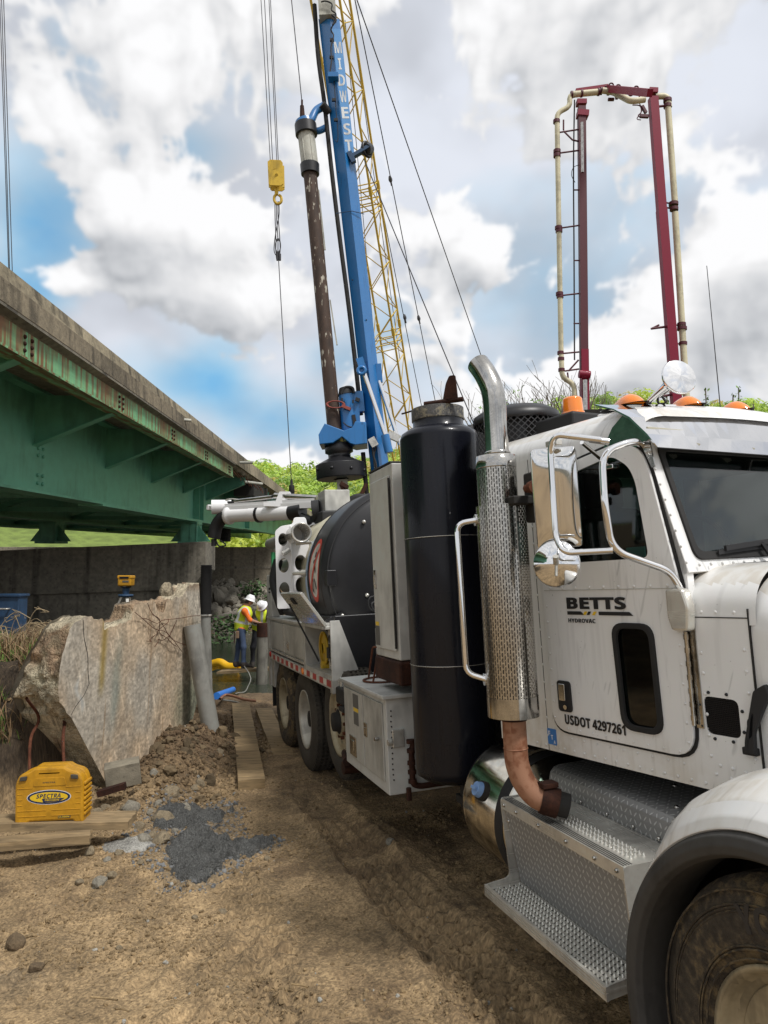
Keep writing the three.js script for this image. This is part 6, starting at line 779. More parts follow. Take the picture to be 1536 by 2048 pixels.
{
  const one = (a, b, wd, th, m, seed, label, t, g) => { const o = add(scene, 'plank', board(a, b, wd, th, m, seed, t), m); tag(o, label, 'plank', g); return o; };
  one(at(-60, 1640, 5.42), at(266, 1632, 5.50), 0.24, 0.055, M.woodOld, 1, 'weathered grey plank under the yellow case');
  one(at(-60, 1684, 5.10), at(182, 1665, 5.28), 0.13, 0.06, M.woodOld, 2, 'short pale plank on the ground in front of the yellow case');
  const gp = (x, d, o = 0.05) => V(x, groundY(x, -d, false) + o, -d);
  one(gp(-2.12, 10.7, 0.10), gp(-1.24, 6.85, 0.085), 0.25, 0.10, M.wood, 3, 'leftmost long timber mat board leading to the truck wheels', 0.02);
  one(gp(-1.76, 10.6, 0.08), gp(-1.06, 7.9, -0.01), 0.23, 0.08, M.wood, 4, 'middle timber mat board beside the truck tyres', -0.03);
  one(gp(-1.44, 10.4, 0.06), gp(-1.02, 8.7, 0.0), 0.22, 0.08, M.wood, 5, 'short timber mat board ending at the rearmost tyre', 0.0);
  one(at(195, 1582, 6.3), at(250, 1566, 6.35), 0.07, 0.05, M.darkRust, 6, 'short rotten dark wood piece under the wall corner');
  one(at(375, 1552, 6.9), at(402, 1527, 7.1), 0.06, 0.03, M.woodOld, 7, 'small pale wood offcut on the brown spoil heap');
  one(at(318, 1535, 7.0), at(340, 1523, 7.1), 0.05, 0.03, M.woodOld, 8, 'tiny grey wood offcut high on the spoil heap');
  { const g = box(0, 0.30, -0.17, 0.03, -0.2, 0, 0.008); const p = g.attributes.position; const o = add(scene, 'concrete_block', g, M.concrete); o.position.copy(at(208, 1546, 6.45)); o.rotation.set(0.05, 0.35, 0.12); tag(o, 'small grey concrete block below the lowest corner of the broken wall', 'concrete block'); }
  const twig = (pts, r, l) => tag(add(scene, 'twig', tube(pts, r, 16, 5), M.wood), l, 'twig'); const gq = (px, py) => { let z = 4; for (let k = 0; k < 6; k++) { const p = at(px, py, z); z = clamp((EYE.y - groundY(p.x, p.z) - 0.01) / ((py - 1148) / 1420), 2.5, 9); } return at(px, py, z); };
  twig([gq(180, 1994), gq(205, 1996), gq(235, 2000)], 0.004, 'pale dry twig on the earth near the lower left edge'); twig([gq(583, 1968), gq(600, 1970), gq(617, 1974)], 0.004, 'pale dry twig on the earth near the wheel tracks'); twig([gq(230, 2018), gq(245, 2018), gq(258, 2023)], 0.0035, 'short brown twig nearest the bottom of the view');
}
{ // ash heap under the boards
  const c = at(262, 1668, 5.45); const g = surf((u, v) => { const a = u * 6.2832, r = v * (0.13 + 0.05 * fbm3(Math.cos(a) * 2, Math.sin(a) * 2, 5, 2)); const x = c.x + Math.cos(a) * r * 1.3, z = c.z + Math.sin(a) * r; return V(x, groundY(x, z) + 0.05 * (1 - v * v) + 0.012 * fbm3(x * 40, z * 40, 2, 3) - 0.008, z); }, 40, 14); const m = add(scene, 'ash_heap', g, M.ashPale, { kind: 'stuff' }); m.userData.label = 'pale grey powder heap beside the planks'; m.userData.category = 'powder';
}

// ---------- pipes at the pier ----------
{
  const a = at(384, 1250, 8.25), b = at(426, 1482, 8.25); const m = thing('plastic_pipe', 'grey plastic pipe leaning against the end of the broken wall', 'pipe'); const pipe = (p, q, r) => lathe([[r - 0.008, 0], [r, 0], [r, p.distanceTo(q)], [r - 0.008, p.distanceTo(q)], [r - 0.008, 0]], p, q, 32);
  add(m, 'pipe', pipe(b, a, 0.098), M.pvc); add(m, 'pipe_collar', cyl(b.clone().add(V(-0.02, 0.1, 0)), b.clone().add(V(0.02, -0.08, 0)), 0.112, 0.118, 20), M.rubber);
  const m2 = thing('drain_pipe', 'upright grey drain pipe with black corrugated sleeve under the pier end', 'drain pipe'); const t = at(413, 1130, 10.6), u = at(411, 1232, 10.6), w = at(416, 1440, 10.6);
  add(m2, 'pipe', pipe(w, u, 0.075), M.pvc); const pr = []; const L = u.distanceTo(t), n = 30; for (let k = 0; k <= n * 2; k++) pr.push([k & 1 ? 0.088 : 0.074, L * k / (n * 2)]); add(m2, 'corrugated_sleeve', lathe(pr, u, t, 28), M.rubber); add(m2, 'clamp', lathe([[0.09, 0], [0.094, 0.01], [0.09, 0.025]], u, t, 28), M.alum);
}

// ---------- laser level on its tripod ----------
{
  const z = 8.6, c = at(252, 1174, z); const t = thing('tripod', 'short aluminium tripod standing on the earth behind the broken wall', 'tripod', V(c.x, c.y, c.z));
  add(t, 'tripod_head', [lathe([[0, -0.02], [0.085, -0.02], [0.09, 0], [0.085, 0.012], [0, 0.014]], V(0, -0.10, 0), V(0, 1, 0), 24), cyl(V(0, -0.09, 0), V(0, 0, 0), 0.035, 0.045)], M.blueDark);
  for (const [x, zz] of [[-0.16, 0.05], [0.10, 0.14], [0.06, -0.16]]) { const leg = add(t, 'leg', [bar(V(x * 0.25, -0.10, zz * 0.25), V(x * 0.7, -0.30, zz * 0.7), 0.035, 0.022), bar(V(x * 0.6, -0.26, zz * 0.6), V(x * 1.3, -0.56, zz * 1.3), 0.02, 0.016)], M.alum); add(leg, 'leg_clamp', [box(x * 0.66 - 0.025, x * 0.66 + 0.025, -0.31, -0.27, zz * 0.66 - 0.02, zz * 0.66 + 0.02, 0.004)], M.black); }
  const l = thing('laser_level', 'yellow rotating laser level mounted on the short tripod', 'laser level', V(c.x, c.y, c.z));
  add(l, 'body', [box(-0.082, 0.082, 0.01, 0.13, -0.07, 0.07, 0.02, 3), box(-0.088, 0.088, 0.095, 0.14, -0.072, 0.072, 0.015, 3)], M.case); add(l, 'lantern_window', box(-0.055, 0.055, 0.10, 0.126, 0.06, 0.078, 0.004), M.blackGloss); add(l, 'base', lathe([[0, 0], [0.06, 0], [0.066, 0.02], [0, 0.021]], V(0, -0.008, 0), V(0, 1, 0), 24), M.black); add(l, 'keypad', box(-0.02, 0.055, 0.055, 0.078, 0.066, 0.073, 0.002), M.labelDark);
}

// ---------- yellow carrying case ----------
{
  const p0 = at(107, 1641, 5.46); const c = thing('carrying_case', 'yellow plastic instrument case with an oval badge standing on the plank', 'case', p0); c.rotation.y = 0.06; c.rotation.z = 0.03;
  const w = 0.245, H = 0.40, D = 0.17; M.case.map = rep(tCloudy, 0.6);
  const out = rpoly([[-w, 0.0, 0.015], [-w, 0.30, 0.03], [-w + 0.03, 0.36, 0.03], [-0.14, 0.385, 0.02], [-0.11, 0.408, 0.02], [0.11, 0.408, 0.02], [0.14, 0.385, 0.02], [w - 0.03, 0.36, 0.03], [w, 0.30, 0.03], [w, 0.0, 0.015], [w - 0.06, 0.0, 0.01], [w - 0.075, 0.022, 0.01], [-w + 0.10, 0.022, 0.01], [-w + 0.085, 0.0, 0.01]], 0.02);
  const hole = rpoly([[-0.095, 0.385], [0.095, 0.385], [0.085, 0.345], [-0.085, 0.345]], 0.016);
  const shell = [ext(out, D * 0.5, [hole], 0.016).translate(0, 0, 0.001), ext(out, D * 0.5, [hole], 0.016).translate(0, 0, -D * 0.5 - 0.001)];
  const body = add(c, 'case_shell', shell[0], M.case); add(c, 'case_shell', shell[1], M.case);
  for (let k = 0; k < 7; k++) add(c, 'rib', box(w - 0.012, w + 0.012, 0.05 + 0.036 * k, 0.072 + 0.036 * k, -D * 0.42, D * 0.42, 0.006), M.case);
  for (const y of [0.06, 0.10, 0.14, 0.18, 0.22, 0.26]) for (const s of [-1, 1]) { if (y > 0.12 && y < 0.24 && false) continue; add(c, 'groove', box(s * 0.225, s * (y > 0.11 && y < 0.25 ? 0.19 : (y < 0.11 ? 0.02 : 0.12)), y, y + 0.006, D * 0.5 - 0.002, D * 0.5 + 0.004, 0.002), M.case); }
  add(c, 'front_panel', ext(rpoly([[-0.115, 0.275], [0.125, 0.275], [0.11, 0.335], [-0.10, 0.335]], 0.015), 0.006, [], 0.002).translate(0, 0, D * 0.5 - 0.001), M.case);
  mat('latchGrey', { rgb: [0.06, 0.055, 0.045], roughness: 0.6 }); for (const s of [-1, 1]) add(c, 'latch', ext(rpoly([[s * 0.155, 0.352], [s * 0.205, 0.347], [s * 0.21, 0.318], [s * 0.16, 0.322]], 0.006), 0.03, [], 0.004).translate(0, 0, D * 0.5 - 0.016), M.latchGrey);
  const ell = (a, b, z, m, n, r0 = 0) => { const s = new THREE.Shape(); s.absellipse(0, 0, a, b, 0, Math.PI * 2); if (r0) { const h = new THREE.Path(); h.absellipse(0, 0, a * r0, b * r0 * 0.93, 0, Math.PI * 2); s.holes.push(h); } return add(c, n, new THREE.ShapeGeometry(s, 40).translate(0.0, 0.195, z), m); };
  mat('badgeBlue', { rgb: [0.012, 0.025, 0.075], roughness: 0.4 });
  const zf = D * 0.5 + 0.002; ell(0.158, 0.052, zf, M.stickerWhite, 'badge'); ell(0.153, 0.048, zf + 0.001, M.badgeBlue, 'badge_ring', 0); ell(0.136, 0.036, zf + 0.002, M.signYellow, 'badge_field');
  const ts = [text('SPECTRA', 0.175, 0.030, 0.2).translate(-0.09, 0.190, zf + 0.0035)]; add(c, 'badge_lettering', ts, M.badgeBlue);
  add(c, 'badge_band', new THREE.ShapeGeometry(shp(rpoly([[-0.05, 0.186], [0.115, 0.186], [0.075, 0.164], [-0.04, 0.160]], 0.004))).translate(0, 0, zf + 0.003), M.badgeBlue); add(c, 'badge_lettering', text('PRECISION', 0.10, 0.012, 0.2).translate(-0.028, 0.169, zf + 0.0042), M.signYellow);
  add(c, 'case_lettering', text('SPECTRA', 0.09, 0.010, 0.2).translate(-0.045, 0.296, D * 0.5 + 0.0062), M.latchGrey); const lb = add(c, 'model_label', box(0.065, 0.155, 0.042, 0.062, D * 0.5 - 0.001, D * 0.5 + 0.003, 0.001), M.latchGrey); add(lb, 'label_lettering', text('LL300N', 0.075, 0.011).translate(0.072, 0.0465, D * 0.5 + 0.0042), M.signYellow);
}

// ---------- blue container on the bank ----------
{
  const o = at(38, 1188, 9.8); const b = thing('blue_container', 'weathered blue steel container on the bank left of the broken wall', 'container', V(o.x, o.y - 1.1, o.z));
  add(b, 'body', [box(-1.8, 0, 0, 1.06, -0.25, 0, 0.01)], M.blueDark); add(b, 'lid', box(-1.82, 0.02, 1.06, 1.10, -0.27, 0.03, 0.01), M.blueDark); for (const x of [-1.5, -0.9, -0.3]) add(b, 'rib', box(x - 0.03, x + 0.03, 0.02, 1.05, 0, 0.03, 0.004), M.blueDark); add(b, 'handle', bent([V(-0.25, 0.9, 0.0), V(-0.25, 0.9, 0.06), V(-0.12, 0.9, 0.06), V(-0.12, 0.9, 0.0)], 0.012, 0.02), M.alum);
}
// ---------- hoses and scraps near the water ----------
{
  const gq = (px, py, up = 0.03) => { let z = 12; for (let k = 0; k < 8; k++) { const p = at(px, py, z); z = clamp((EYE.y - groundY(p.x, p.z) - up) / ((py - 1148) / 1420), 6, 17); } return at(px, py, z); };
  tag(add(scene, 'blue_hose', cyl(gq(433, 1392), gq(466, 1379), 0.055), M.blueBright), 'bright blue rolled tube lying on the mud by the water', 'tube');
  tag(add(scene, 'orange_strap', tube([gq(440, 1398), gq(452, 1390), gq(470, 1393), gq(485, 1398), gq(512, 1402)], 0.022, 30, 6), M.exhaustRust), 'faded orange strap on the mud behind the timber boards', 'strap');
  tag(add(scene, 'rope', tube([gq(446, 1400), gq(468, 1403), gq(486, 1410), gq(492, 1424)], 0.012, 30, 6), M.pvc), 'pale rope trailing to the end of the timber boards', 'rope');
  tag(add(scene, 'white_cord', tube([gq(470, 1388), gq(495, 1375), gq(500, 1350), gq(488, 1332)], 0.012, 30, 6), M.pvc), 'pale hose looping up to the workers platform', 'hose');
  const fl = thing('yellow_float', 'bright yellow floating boom tube in the river beside the workers', 'floating boom'); const pts = [at(405, 1330, 19.4), at(425, 1328, 19.3), at(440, 1325, 19.2), at(455, 1333, 19.1), at(478, 1334, 19.0)]; mat('floatYellow', { rgb: [0.75, 0.42, 0.01], roughness: 0.5 }); add(fl, 'float', tube(pts, 0.11, 40, 12), M.floatYellow); add(fl, 'skirt', surf((u, v) => { const p = new THREE.CatmullRomCurve3(pts).getPoint(u); return V(p.x, p.y - 0.05 - 0.12 * v, p.z + 0.05 + 0.02 * Math.sin(u * 30)); }, 30, 3), M.floatYellow);
  tag(add(scene, 'gang_plank', board(at(440, 1341, 17.6), at(545, 1334, 17.4), 0.45, 0.06, M.woodOld, 9), M.woodOld), 'grey gangplank over the water under the two workers', 'plank');
  const cs = thing('steel_casing', 'rust topped grey steel casing post the workers lean on', 'post'); const q = at(524, 1345, 17.1), tq = at(524, 1246, 17.1); add(cs, 'casing', cyl(V(q.x, q.y - 0.5, q.z), V(q.x, mix(q.y, tq.y, 0.72), q.z), 0.135), (mat('casingGrey', { rgb: [0.16, 0.155, 0.14], roughness: 0.8, map: rep(tGrime, 0.6) }), M.casingGrey)); add(cs, 'casing_top', cyl(V(q.x, mix(q.y, tq.y, 0.72), q.z), V(q.x, tq.y, q.z), 0.14), M.darkRust);
  { // rusty stand on the tool box lid
    const st = thing('rusty_stand', 'rusty bent wire stand resting on the tool box lid', 'stand'); st.applyMatrix4(BASIS(TX, TY, TZ, TO)); const b0 = V(3.72, 1.125, 0.22), T = (x, y, z) => b0.clone().add(V(x, y, z));
    add(st, 'base_ring', xf(new THREE.TorusGeometry(0.16, 0.008, 6, 30).rotateX(Math.PI / 2), new THREE.Matrix4().setPosition(b0)), M.rust); add(st, 'bent_leg', bent([T(0.14, 0, -0.08), T(0.06, 0.25, -0.06), T(-0.03, 0.25, -0.04), T(-0.1, 0, -0.12)], 0.008, 0.03), M.rust); add(st, 'bent_leg', bent([T(0.02, 0, 0.16), T(0.0, 0.24, 0.05), T(-0.05, 0.25, -0.02), T(-0.13, 0, 0.05)], 0.008, 0.03), M.rust); add(st, 'bent_leg', bent([T(0.0, 0.24, 0.0), T(-0.03, 0.12, 0.02), T(-0.02, 0, 0.02)], 0.012, 0.03), M.rust);
  }
}

// ---------- drilling rig ----------
{
  const Z = 20, rig = thing('drilling_rig', 'blue drilling rig mast with brown kelly bar rising beside the bridge', 'drilling rig', V(0, 0, 0));
  const P = (x, y, dz = 0) => at(x, y, Z + dz);
  // four-sided mast: left edge, nearest ridge, right edge, back edge
  const ln = (a, b, y) => a + (b - a) * (y - 65) / (917 - 65);
  const Lx = (y) => ln(640, 739, y) + 8 * 0 + (y > 600 ? 0 : 0), Rg = (y) => ln(663, 757, y), Rx = (y) => ln(682, 776, y);
  const corner = [(y) => P(Lx(y), y, 0.12), (y) => P(Rg(y), y, -0.18), (y) => P(Rx(y), y, 0.25), (y) => P((Lx(y) + Rx(y)) / 2, y, 0.6)];
  const quad = (A, B, y0, y1, n = 12) => surf((u, v) => A(mix(y0, y1, u)).lerp(B(mix(y0, y1, u)), v), n, 1);
  const mast = add(rig, 'mast', [quad(corner[0], corner[1], 38, 1100), quad(corner[1], corner[2], 38, 1100), quad(corner[2], corner[3], 38, 1100), quad(corner[3], corner[0], 38, 1100)].map((g) => { const q = g.toNonIndexed(); q.computeVertexNormals(); return q; }), M.blue);
  const off = corner[1](400).clone().sub(EYE).normalize().multiplyScalar(-0.012);
  add(mast, 'sign_panel', [quad((y) => corner[1](y).lerp(corner[2](y), 0.06).add(off), (y) => corner[1](y).lerp(corner[2](y), 0.97).add(off), 58, 306)].map((g) => { const q = g.toNonIndexed(); q.computeVertexNormals(); return q; }), (mat('panelBlue', { rgb: [0.08, 0.27, 0.58], roughness: 0.4, map: rep(tPaint, 2) }), M.panelBlue));
  const word = 'MIDWEST', ys = [78, 306]; const lets = [...word].map((c, i) => { const g = text(c, c === 'I' ? 0.34 : 0.74, 0.70); const p = g.attributes.position; const y0 = mix(ys[0], ys[1], i / 7), dy = (ys[1] - ys[0]) / 7, o = c === 'I' ? 0.33 : 0.13; for (let k = 0; k < p.count; k++) { const u = o + p.getX(k), y = y0 + dy * (1 - p.getY(k) - 0.12); const q = corner[1](y).lerp(corner[2](y), u).addScaledVector(off, 2.0); p.setXYZ(k, q.x, q.y, q.z); } g.deleteAttribute('normal'); g.computeVertexNormals(); return g; });
  add(mast, 'mast_lettering', lets, M.letter);
  add(mast, 'mast_seam', [cyl(P(672, 427, -0.1), P(704, 422, -0.22), 0.012), cyl(P(704, 422, -0.22), P(728, 428, 0.2), 0.012)], M.blueDark);
  const rail = [P(629, 10, 0.1), P(637, 120, 0.1), P(648, 200, 0.1), P(662, 330, 0.1), P(680, 480, 0.1), P(697, 610, 0.1), P(715, 765, 0.1), P(722, 830, 0.1)];
  add(rig, 'mast_rail', [tube(rail, 0.075, 40, 6), tube([P(726, 905, 0.1), P(731, 960, 0.1), P(739, 1040, 0.1)], 0.075, 10, 6)], M.frame);
  add(rig, 'mast_head', [bar(P(650, -60, 0), P(656, 42, 0), 0.52, 0.5)], M.greyPaint);
  add(rig, 'mast_wiring', [tube([P(642, 4, -0.35), P(650, 2, -0.35), P(664, 8, -0.35), P(663, 20, -0.35), P(672, 28, -0.35), P(668, 45, -0.3), P(662, 60, -0.25), P(667, 70, -0.25), P(662, 95, -0.25), P(663, 120, -0.25), P(660, 145, -0.25)], 0.022, 50, 6), tube([P(664, 30, -0.35), P(672, 38, -0.35), P(666, 50, -0.35)], 0.03, 12, 6), tube([P(668, 160, -0.15), P(672, 220, -0.15), P(676, 275, -0.15), P(674, 285, -0.15), P(670, 280, -0.15)], 0.012, 20, 5), ...[[663, 115], [664, 80], [668, 200], [672, 240]].map(([x, y]) => xf(new THREE.BoxGeometry(0.12, 0.08, 0.06), new THREE.Matrix4().setPosition(P(x, y, -0.2))))], M.black);
  add(rig, 'mast_bracket', [box(...((p) => [p.x - 0.18, p.x + 0.14, p.y - 0.06, p.y + 0.10, p.z - 0.2, p.z + 0.1])(P(668, 154, -0.25)), 0.02)], M.blue);
  add(rig, 'mast_bolts', [[676, 195], [677, 344], [690, 360], [683, 265], [700, 430], [705, 560], [733, 640]].map(([x, y]) => xf(new THREE.SphereGeometry(0.022, 6, 5), new THREE.Matrix4().setPosition(P(x, y, -0.08)))), M.black, { kind: 'stuff' });
  // pulley on the right
  const pu = add(rig, 'pulley', [xf(new THREE.TorusGeometry(0.2, 0.05, 10, 30).rotateY(0.9), new THREE.Matrix4().setPosition(P(734, 299, 0.1))), cyl(P(731, 299, 0.0), P(738, 298, 0.2), 0.17, 0.17, 24)], M.blackSatin); add(pu, 'pulley_arm', [bar(P(704, 314, 0), P(740, 293, 0), 0.18, 0.10), bar(P(698, 305, -0.05), P(708, 325, -0.05), 0.14, 0.14)], M.blueDark);
  add(rig, 'mast_cable', [cyl(P(728, 318, 0.1), P(957, 870, 0.4), 0.016, 0.016, 6)], M.cable);
  add(rig, 'mast_cable', [cyl(P(583, 0, 0), P(604, 205, 0), 0.016, 0.016, 6), cyl(P(560, -220, 0), P(583, 0, 0), 0.016, 0.016, 6)], M.cable);
  // swivel and kelly
  const k = add(rig, 'kelly_bar', [cyl(P(620, 345), P(671, 880), 0.198, 0.205, 28)], M.kelly);
  add(rig, 'kelly_key', [bar(P(636, 480, -0.05), P(645, 560, -0.05), 0.06, 0.04), bar(P(660, 600, -0.05), P(674, 690, -0.05), 0.06, 0.04), bar(P(637, 380, 0.0), P(650, 500, -0.03), 0.05, 0.04)], M.greyPaint);
  add(rig, 'swivel', [cyl(P(612.5, 268), P(620, 334), 0.235, 0.235, 30), ...[0, 1, 2, 3, 4, 5].map((i) => { const a = i * 1.047; const d = V(Math.cos(a) * 0.235, 0, Math.sin(a) * 0.235); return cyl(P(612.5, 270).add(d), P(620, 332).add(d), 0.02, 0.02, 6); })], M.greyPaint);
  add(rig, 'swivel_collar', [cyl(P(611, 250), P(613, 270), 0.325, 0.325, 30)], M.blackSatin); add(rig, 'swivel_collar', [cyl(P(619.5, 330), P(620.5, 349), 0.285, 0.27, 30)], M.blackSatin);
  add(rig, 'swivel_arm', [tube([P(606, 250, -0.1), P(620, 243, -0.1), P(632, 222, 0), P(648, 212, 0.05)], 0.12, 20, 8), tube([P(618, 252, 0.2), P(634, 262, 0.2), P(655, 254, 0.15)], 0.10, 16, 8), cyl(P(609, 243), P(611, 252), 0.28, 0.3, 24)], M.blue); add(rig, 'arm_pin', [cyl(P(644, 208, -0.1), P(657, 226, 0.1), 0.12, 0.12, 10)], M.frame);
  add(rig, 'shackle', [cyl(P(605, 238), P(604, 212), 0.085, 0.06, 10), cyl(P(604, 215), P(604, 200), 0.03, 0.03, 8)], M.darkRust);
  // rotary drive
  const c = (x, y, dz = 0) => P(x, y, dz);
  const dr = add(rig, 'rotary_drive', [ext([[640, 876], [652, 854], [690, 868], [706, 862], [712, 850], [733, 851], [735, 893], [712, 896], [702, 893], [686, 880], [668, 892], [642, 895]].map(([x, y]) => { const p = P(x, y); return [p.x, p.y]; }), 0.9, [], 0.02).translate(0, 0, -20.4), cyl(P(694, 790), P(700, 862), 0.24, 0.24, 24), bar(P(712, 785), P(716, 825), 0.28, 0.4), bar(P(716, 850), P(720, 893), 0.30, 0.4), bar(P(704, 800), P(708, 870), 0.3, 0.4)], M.blue);
  add(rig, 'drive_motor_cap', [cyl(P(692, 776), P(694, 790), 0.2, 0.26, 20), tube([P(683, 788, -0.2), P(690, 775, -0.2), P(705, 776, -0.2), P(708, 786, -0.2)], 0.04, 16, 6), ...[[684, 800], [688, 806], [690, 815], [706, 803]].map(([x, y]) => xf(new THREE.BoxGeometry(0.05, 0.1, 0.05), new THREE.Matrix4().setPosition(P(x, y, -0.3)))), bar(P(711, 798, -0.25), P(719, 801, -0.25), 0.1, 0.1), bar(P(716, 868, -0.25), P(725, 872, -0.25), 0.1, 0.1), tube([P(686, 845, -0.25), P(695, 852, -0.25), P(705, 855, -0.25)], 0.018, 12, 5), bar(P(707, 830, -0.2), P(712, 858, -0.2), 0.1, 0.1)], M.black);
  add(rig, 'clamp_handle', [xf(new THREE.TorusGeometry(0.2, 0.035, 8, 24).scale(1.2, 0.5, 1), new THREE.Matrix4().setPosition(P(671, 809, -0.3))), bar(P(684, 812, -0.3), P(701, 819, -0.3), 0.12, 0.08)], (mat('rustRed', { rgb: [0.26, 0.06, 0.045], roughness: 0.7 }), M.rustRed));
  add(rig, 'drive_gear', [lathe([[0.28, 0], [0.40, 0.02], [0.40, 0.26], [0.32, 0.30], [0.32, 0.42], [0.68, 0.60], [0.70, 0.62], [0.70, 1.0], [0.66, 1.02], [0.22, 1.02]], P(677, 887, 0.0), P(685, 990, 0), 48), ...[0, 1, 2, 3, 4, 5, 6, 7].map((i) => { const a = i * 0.785 + 0.3, q = P(681.5, 942); return xf(new THREE.SphereGeometry(0.05, 8, 6), new THREE.Matrix4().setPosition(q.x + Math.cos(a) * 0.7, q.y, q.z + Math.sin(a) * 0.7)); })], M.blackSatin);
  add(rig, 'kelly_bar', [bar(P(684, 960), P(695, 1060), 0.30, 0.30)], M.greyPaint);
  const cyA = add(rig, 'hydraulic_cylinder', [cyl(P(727, 742, -0.35), P(772, 876, -0.35), 0.062, 0.062, 16)], M.chrome); add(cyA, 'cylinder_body', [cyl(P(770, 870, -0.35), P(778, 905, -0.35), 0.12, 0.12, 16), bar(P(719, 718, -0.3), P(728, 745, -0.3), 0.26, 0.2), xf(new THREE.TorusGeometry(0.1, 0.05, 8, 18), new THREE.Matrix4().setPosition(P(723, 741, -0.45)))], M.blue);
  const cyB = add(rig, 'hydraulic_cylinder', [cyl(P(758, 762, 0.2), P(800, 890, 0.2), 0.062, 0.062, 16)], M.chrome); add(cyB, 'cylinder_mount', [bar(P(757, 728, 0.2), P(760, 765, 0.2), 0.10, 0.16)], M.blue);
  add(rig, 'valve_block', [bar(P(742, 877, -0.3), P(751, 893, -0.3), 0.2, 0.2), bar(P(776, 868, 0.1), P(798, 878, 0.1), 0.2, 0.2)], M.alum); add(rig, 'mast_hose', [tube([P(745, 893, -0.3), P(747, 912, -0.3), P(752, 930, -0.3), P(750, 955, -0.3)], 0.035, 16, 6), tube([P(752, 893, -0.3), P(748, 910, -0.3), P(749, 935, -0.3), P(752, 950, -0.3)], 0.025, 16, 6)], M.black);
  add(rig, 'rig_base', [box(...((p) => [p.x - 1.1, p.x + 1.6, -0.4, p.y, p.z - 1.2, p.z + 2.5])(P(770, 1085, 1.0)), 0.05)], M.blueDark);
}

// ---------- yellow lattice crane ----------
{
  const zb = 46, zt = 30, cr = thing('lattice_crane', 'yellow lattice crane boom with pendant lines behind the blue mast', 'crane', V(0, 0, 0));
  const A = at(819, 870, zb), B = at(668, -70, zt); // front middle chord
  const ax = B.clone().sub(A), Lb = ax.length(); ax.normalize(); const e1 = V(-1.32, 0, 0.30), e2 = V(0.44, 0, -1.25); e1.addScaledVector(ax, -e1.dot(ax)); e2.addScaledVector(ax, -e2.dot(ax)); e1.setLength(1.33); e2.setLength(1.33);
  const q = (t, a, b) => A.clone().addScaledVector(ax, t * Lb).addScaledVector(e1, a).addScaledVector(e2, b);
  const t0 = -0.28, t1 = 1.12; for (const [a, b] of [[0, 0], [1, 0], [0, 1], [1, 1]]) add(cr, 'chord', cyl(q(t0, a, b), q(t1, a, b), 0.062, 0.062, 8), M.crane);
  const unit = norm(new THREE.CylinderGeometry(0.03, 0.03, 1, 6)); const lace = (p, r, th = 1) => { const [m, l] = along(p, r); const o = new THREE.Mesh(unit, M.crane); o.name = 'lattice_bar'; m.decompose(o.position, o.quaternion, o.scale); o.scale.set(th, l, th); o.castShadow = o.receiveShadow = true; cr.add(o); };
  const step = 1.45 / Lb; let i = 0; for (let t = t0 + 0.02; t < t1 - step; t += step, i++) { const s = i & 1; lace(q(t, s, 0), q(t + step, 1 - s, 0)); lace(q(t, 0, 1 - s), q(t + step, 0, s)); lace(q(t, s, 1), q(t + step, 1 - s, 1)); if (i % 2) lace(q(t, 1, 1 - s), q(t + step, 1, s)); if (i % 2 === 0) { lace(q(t, 0, 0), q(t, 0, 1)); } }
  for (const t of [0.57, 0.585, 0.60, 0.615, 0.245, 0.26, 0.275]) { lace(q(t, 0, 0), q(t, 1, 0), 1.1); lace(q(t, 0, 0), q(t, 0, 1), 1.1); lace(q(t, 0, 1), q(t, 1, 1), 1.1); lace(q(t, 1, 0), q(t, 1, 1), 1.1); }
  for (const t of [0.28, 0.60]) for (const [a, b] of [[0, 0], [0, 1], [1, 0], [1, 1]]) add(cr, 'chord_joint', cyl(q(t, a, b), q(t + 0.018, a, b), 0.10, 0.10, 8), M.crane);
  const pend = (a, b, za, zc, r = 0.022) => add(cr, 'pendant_line', cyl(at(a[0], a[1], za), at(b[0], b[1], zc), r, r, 6), M.cable);
  pend([700, -40], [967, 725], 32, 52, 0.03); pend([704, -30], [872, 810], 31, 50, 0.026); pend([757, 380], [843, 812], 38, 49, 0.024); pend([690, 40], [745, 640], 33, 45, 0.02); pend([704, 40], [800, 720], 33, 47, 0.02);
  for (const [x, y, z] of [[779, 357, 38], [836, 636, 45], [808, 634, 44.5]]) add(cr, 'turnbuckle', lathe([[0, 0], [0.07, 0.05], [0.11, 0.2], [0.11, 0.3], [0.05, 0.42], [0.05, 0.6], [0, 0.65]], at(x, y - 6, z), at(x + 4, y + 12, z), 10), M.cable);
  add(cr, 'crane_cab', [box(...((p) => [p.x - 1.5, p.x + 3.5, -0.5, 3.2, p.z - 5, p.z + 1.5])(at(860, 900, 50)), 0.1)], M.crane);
}
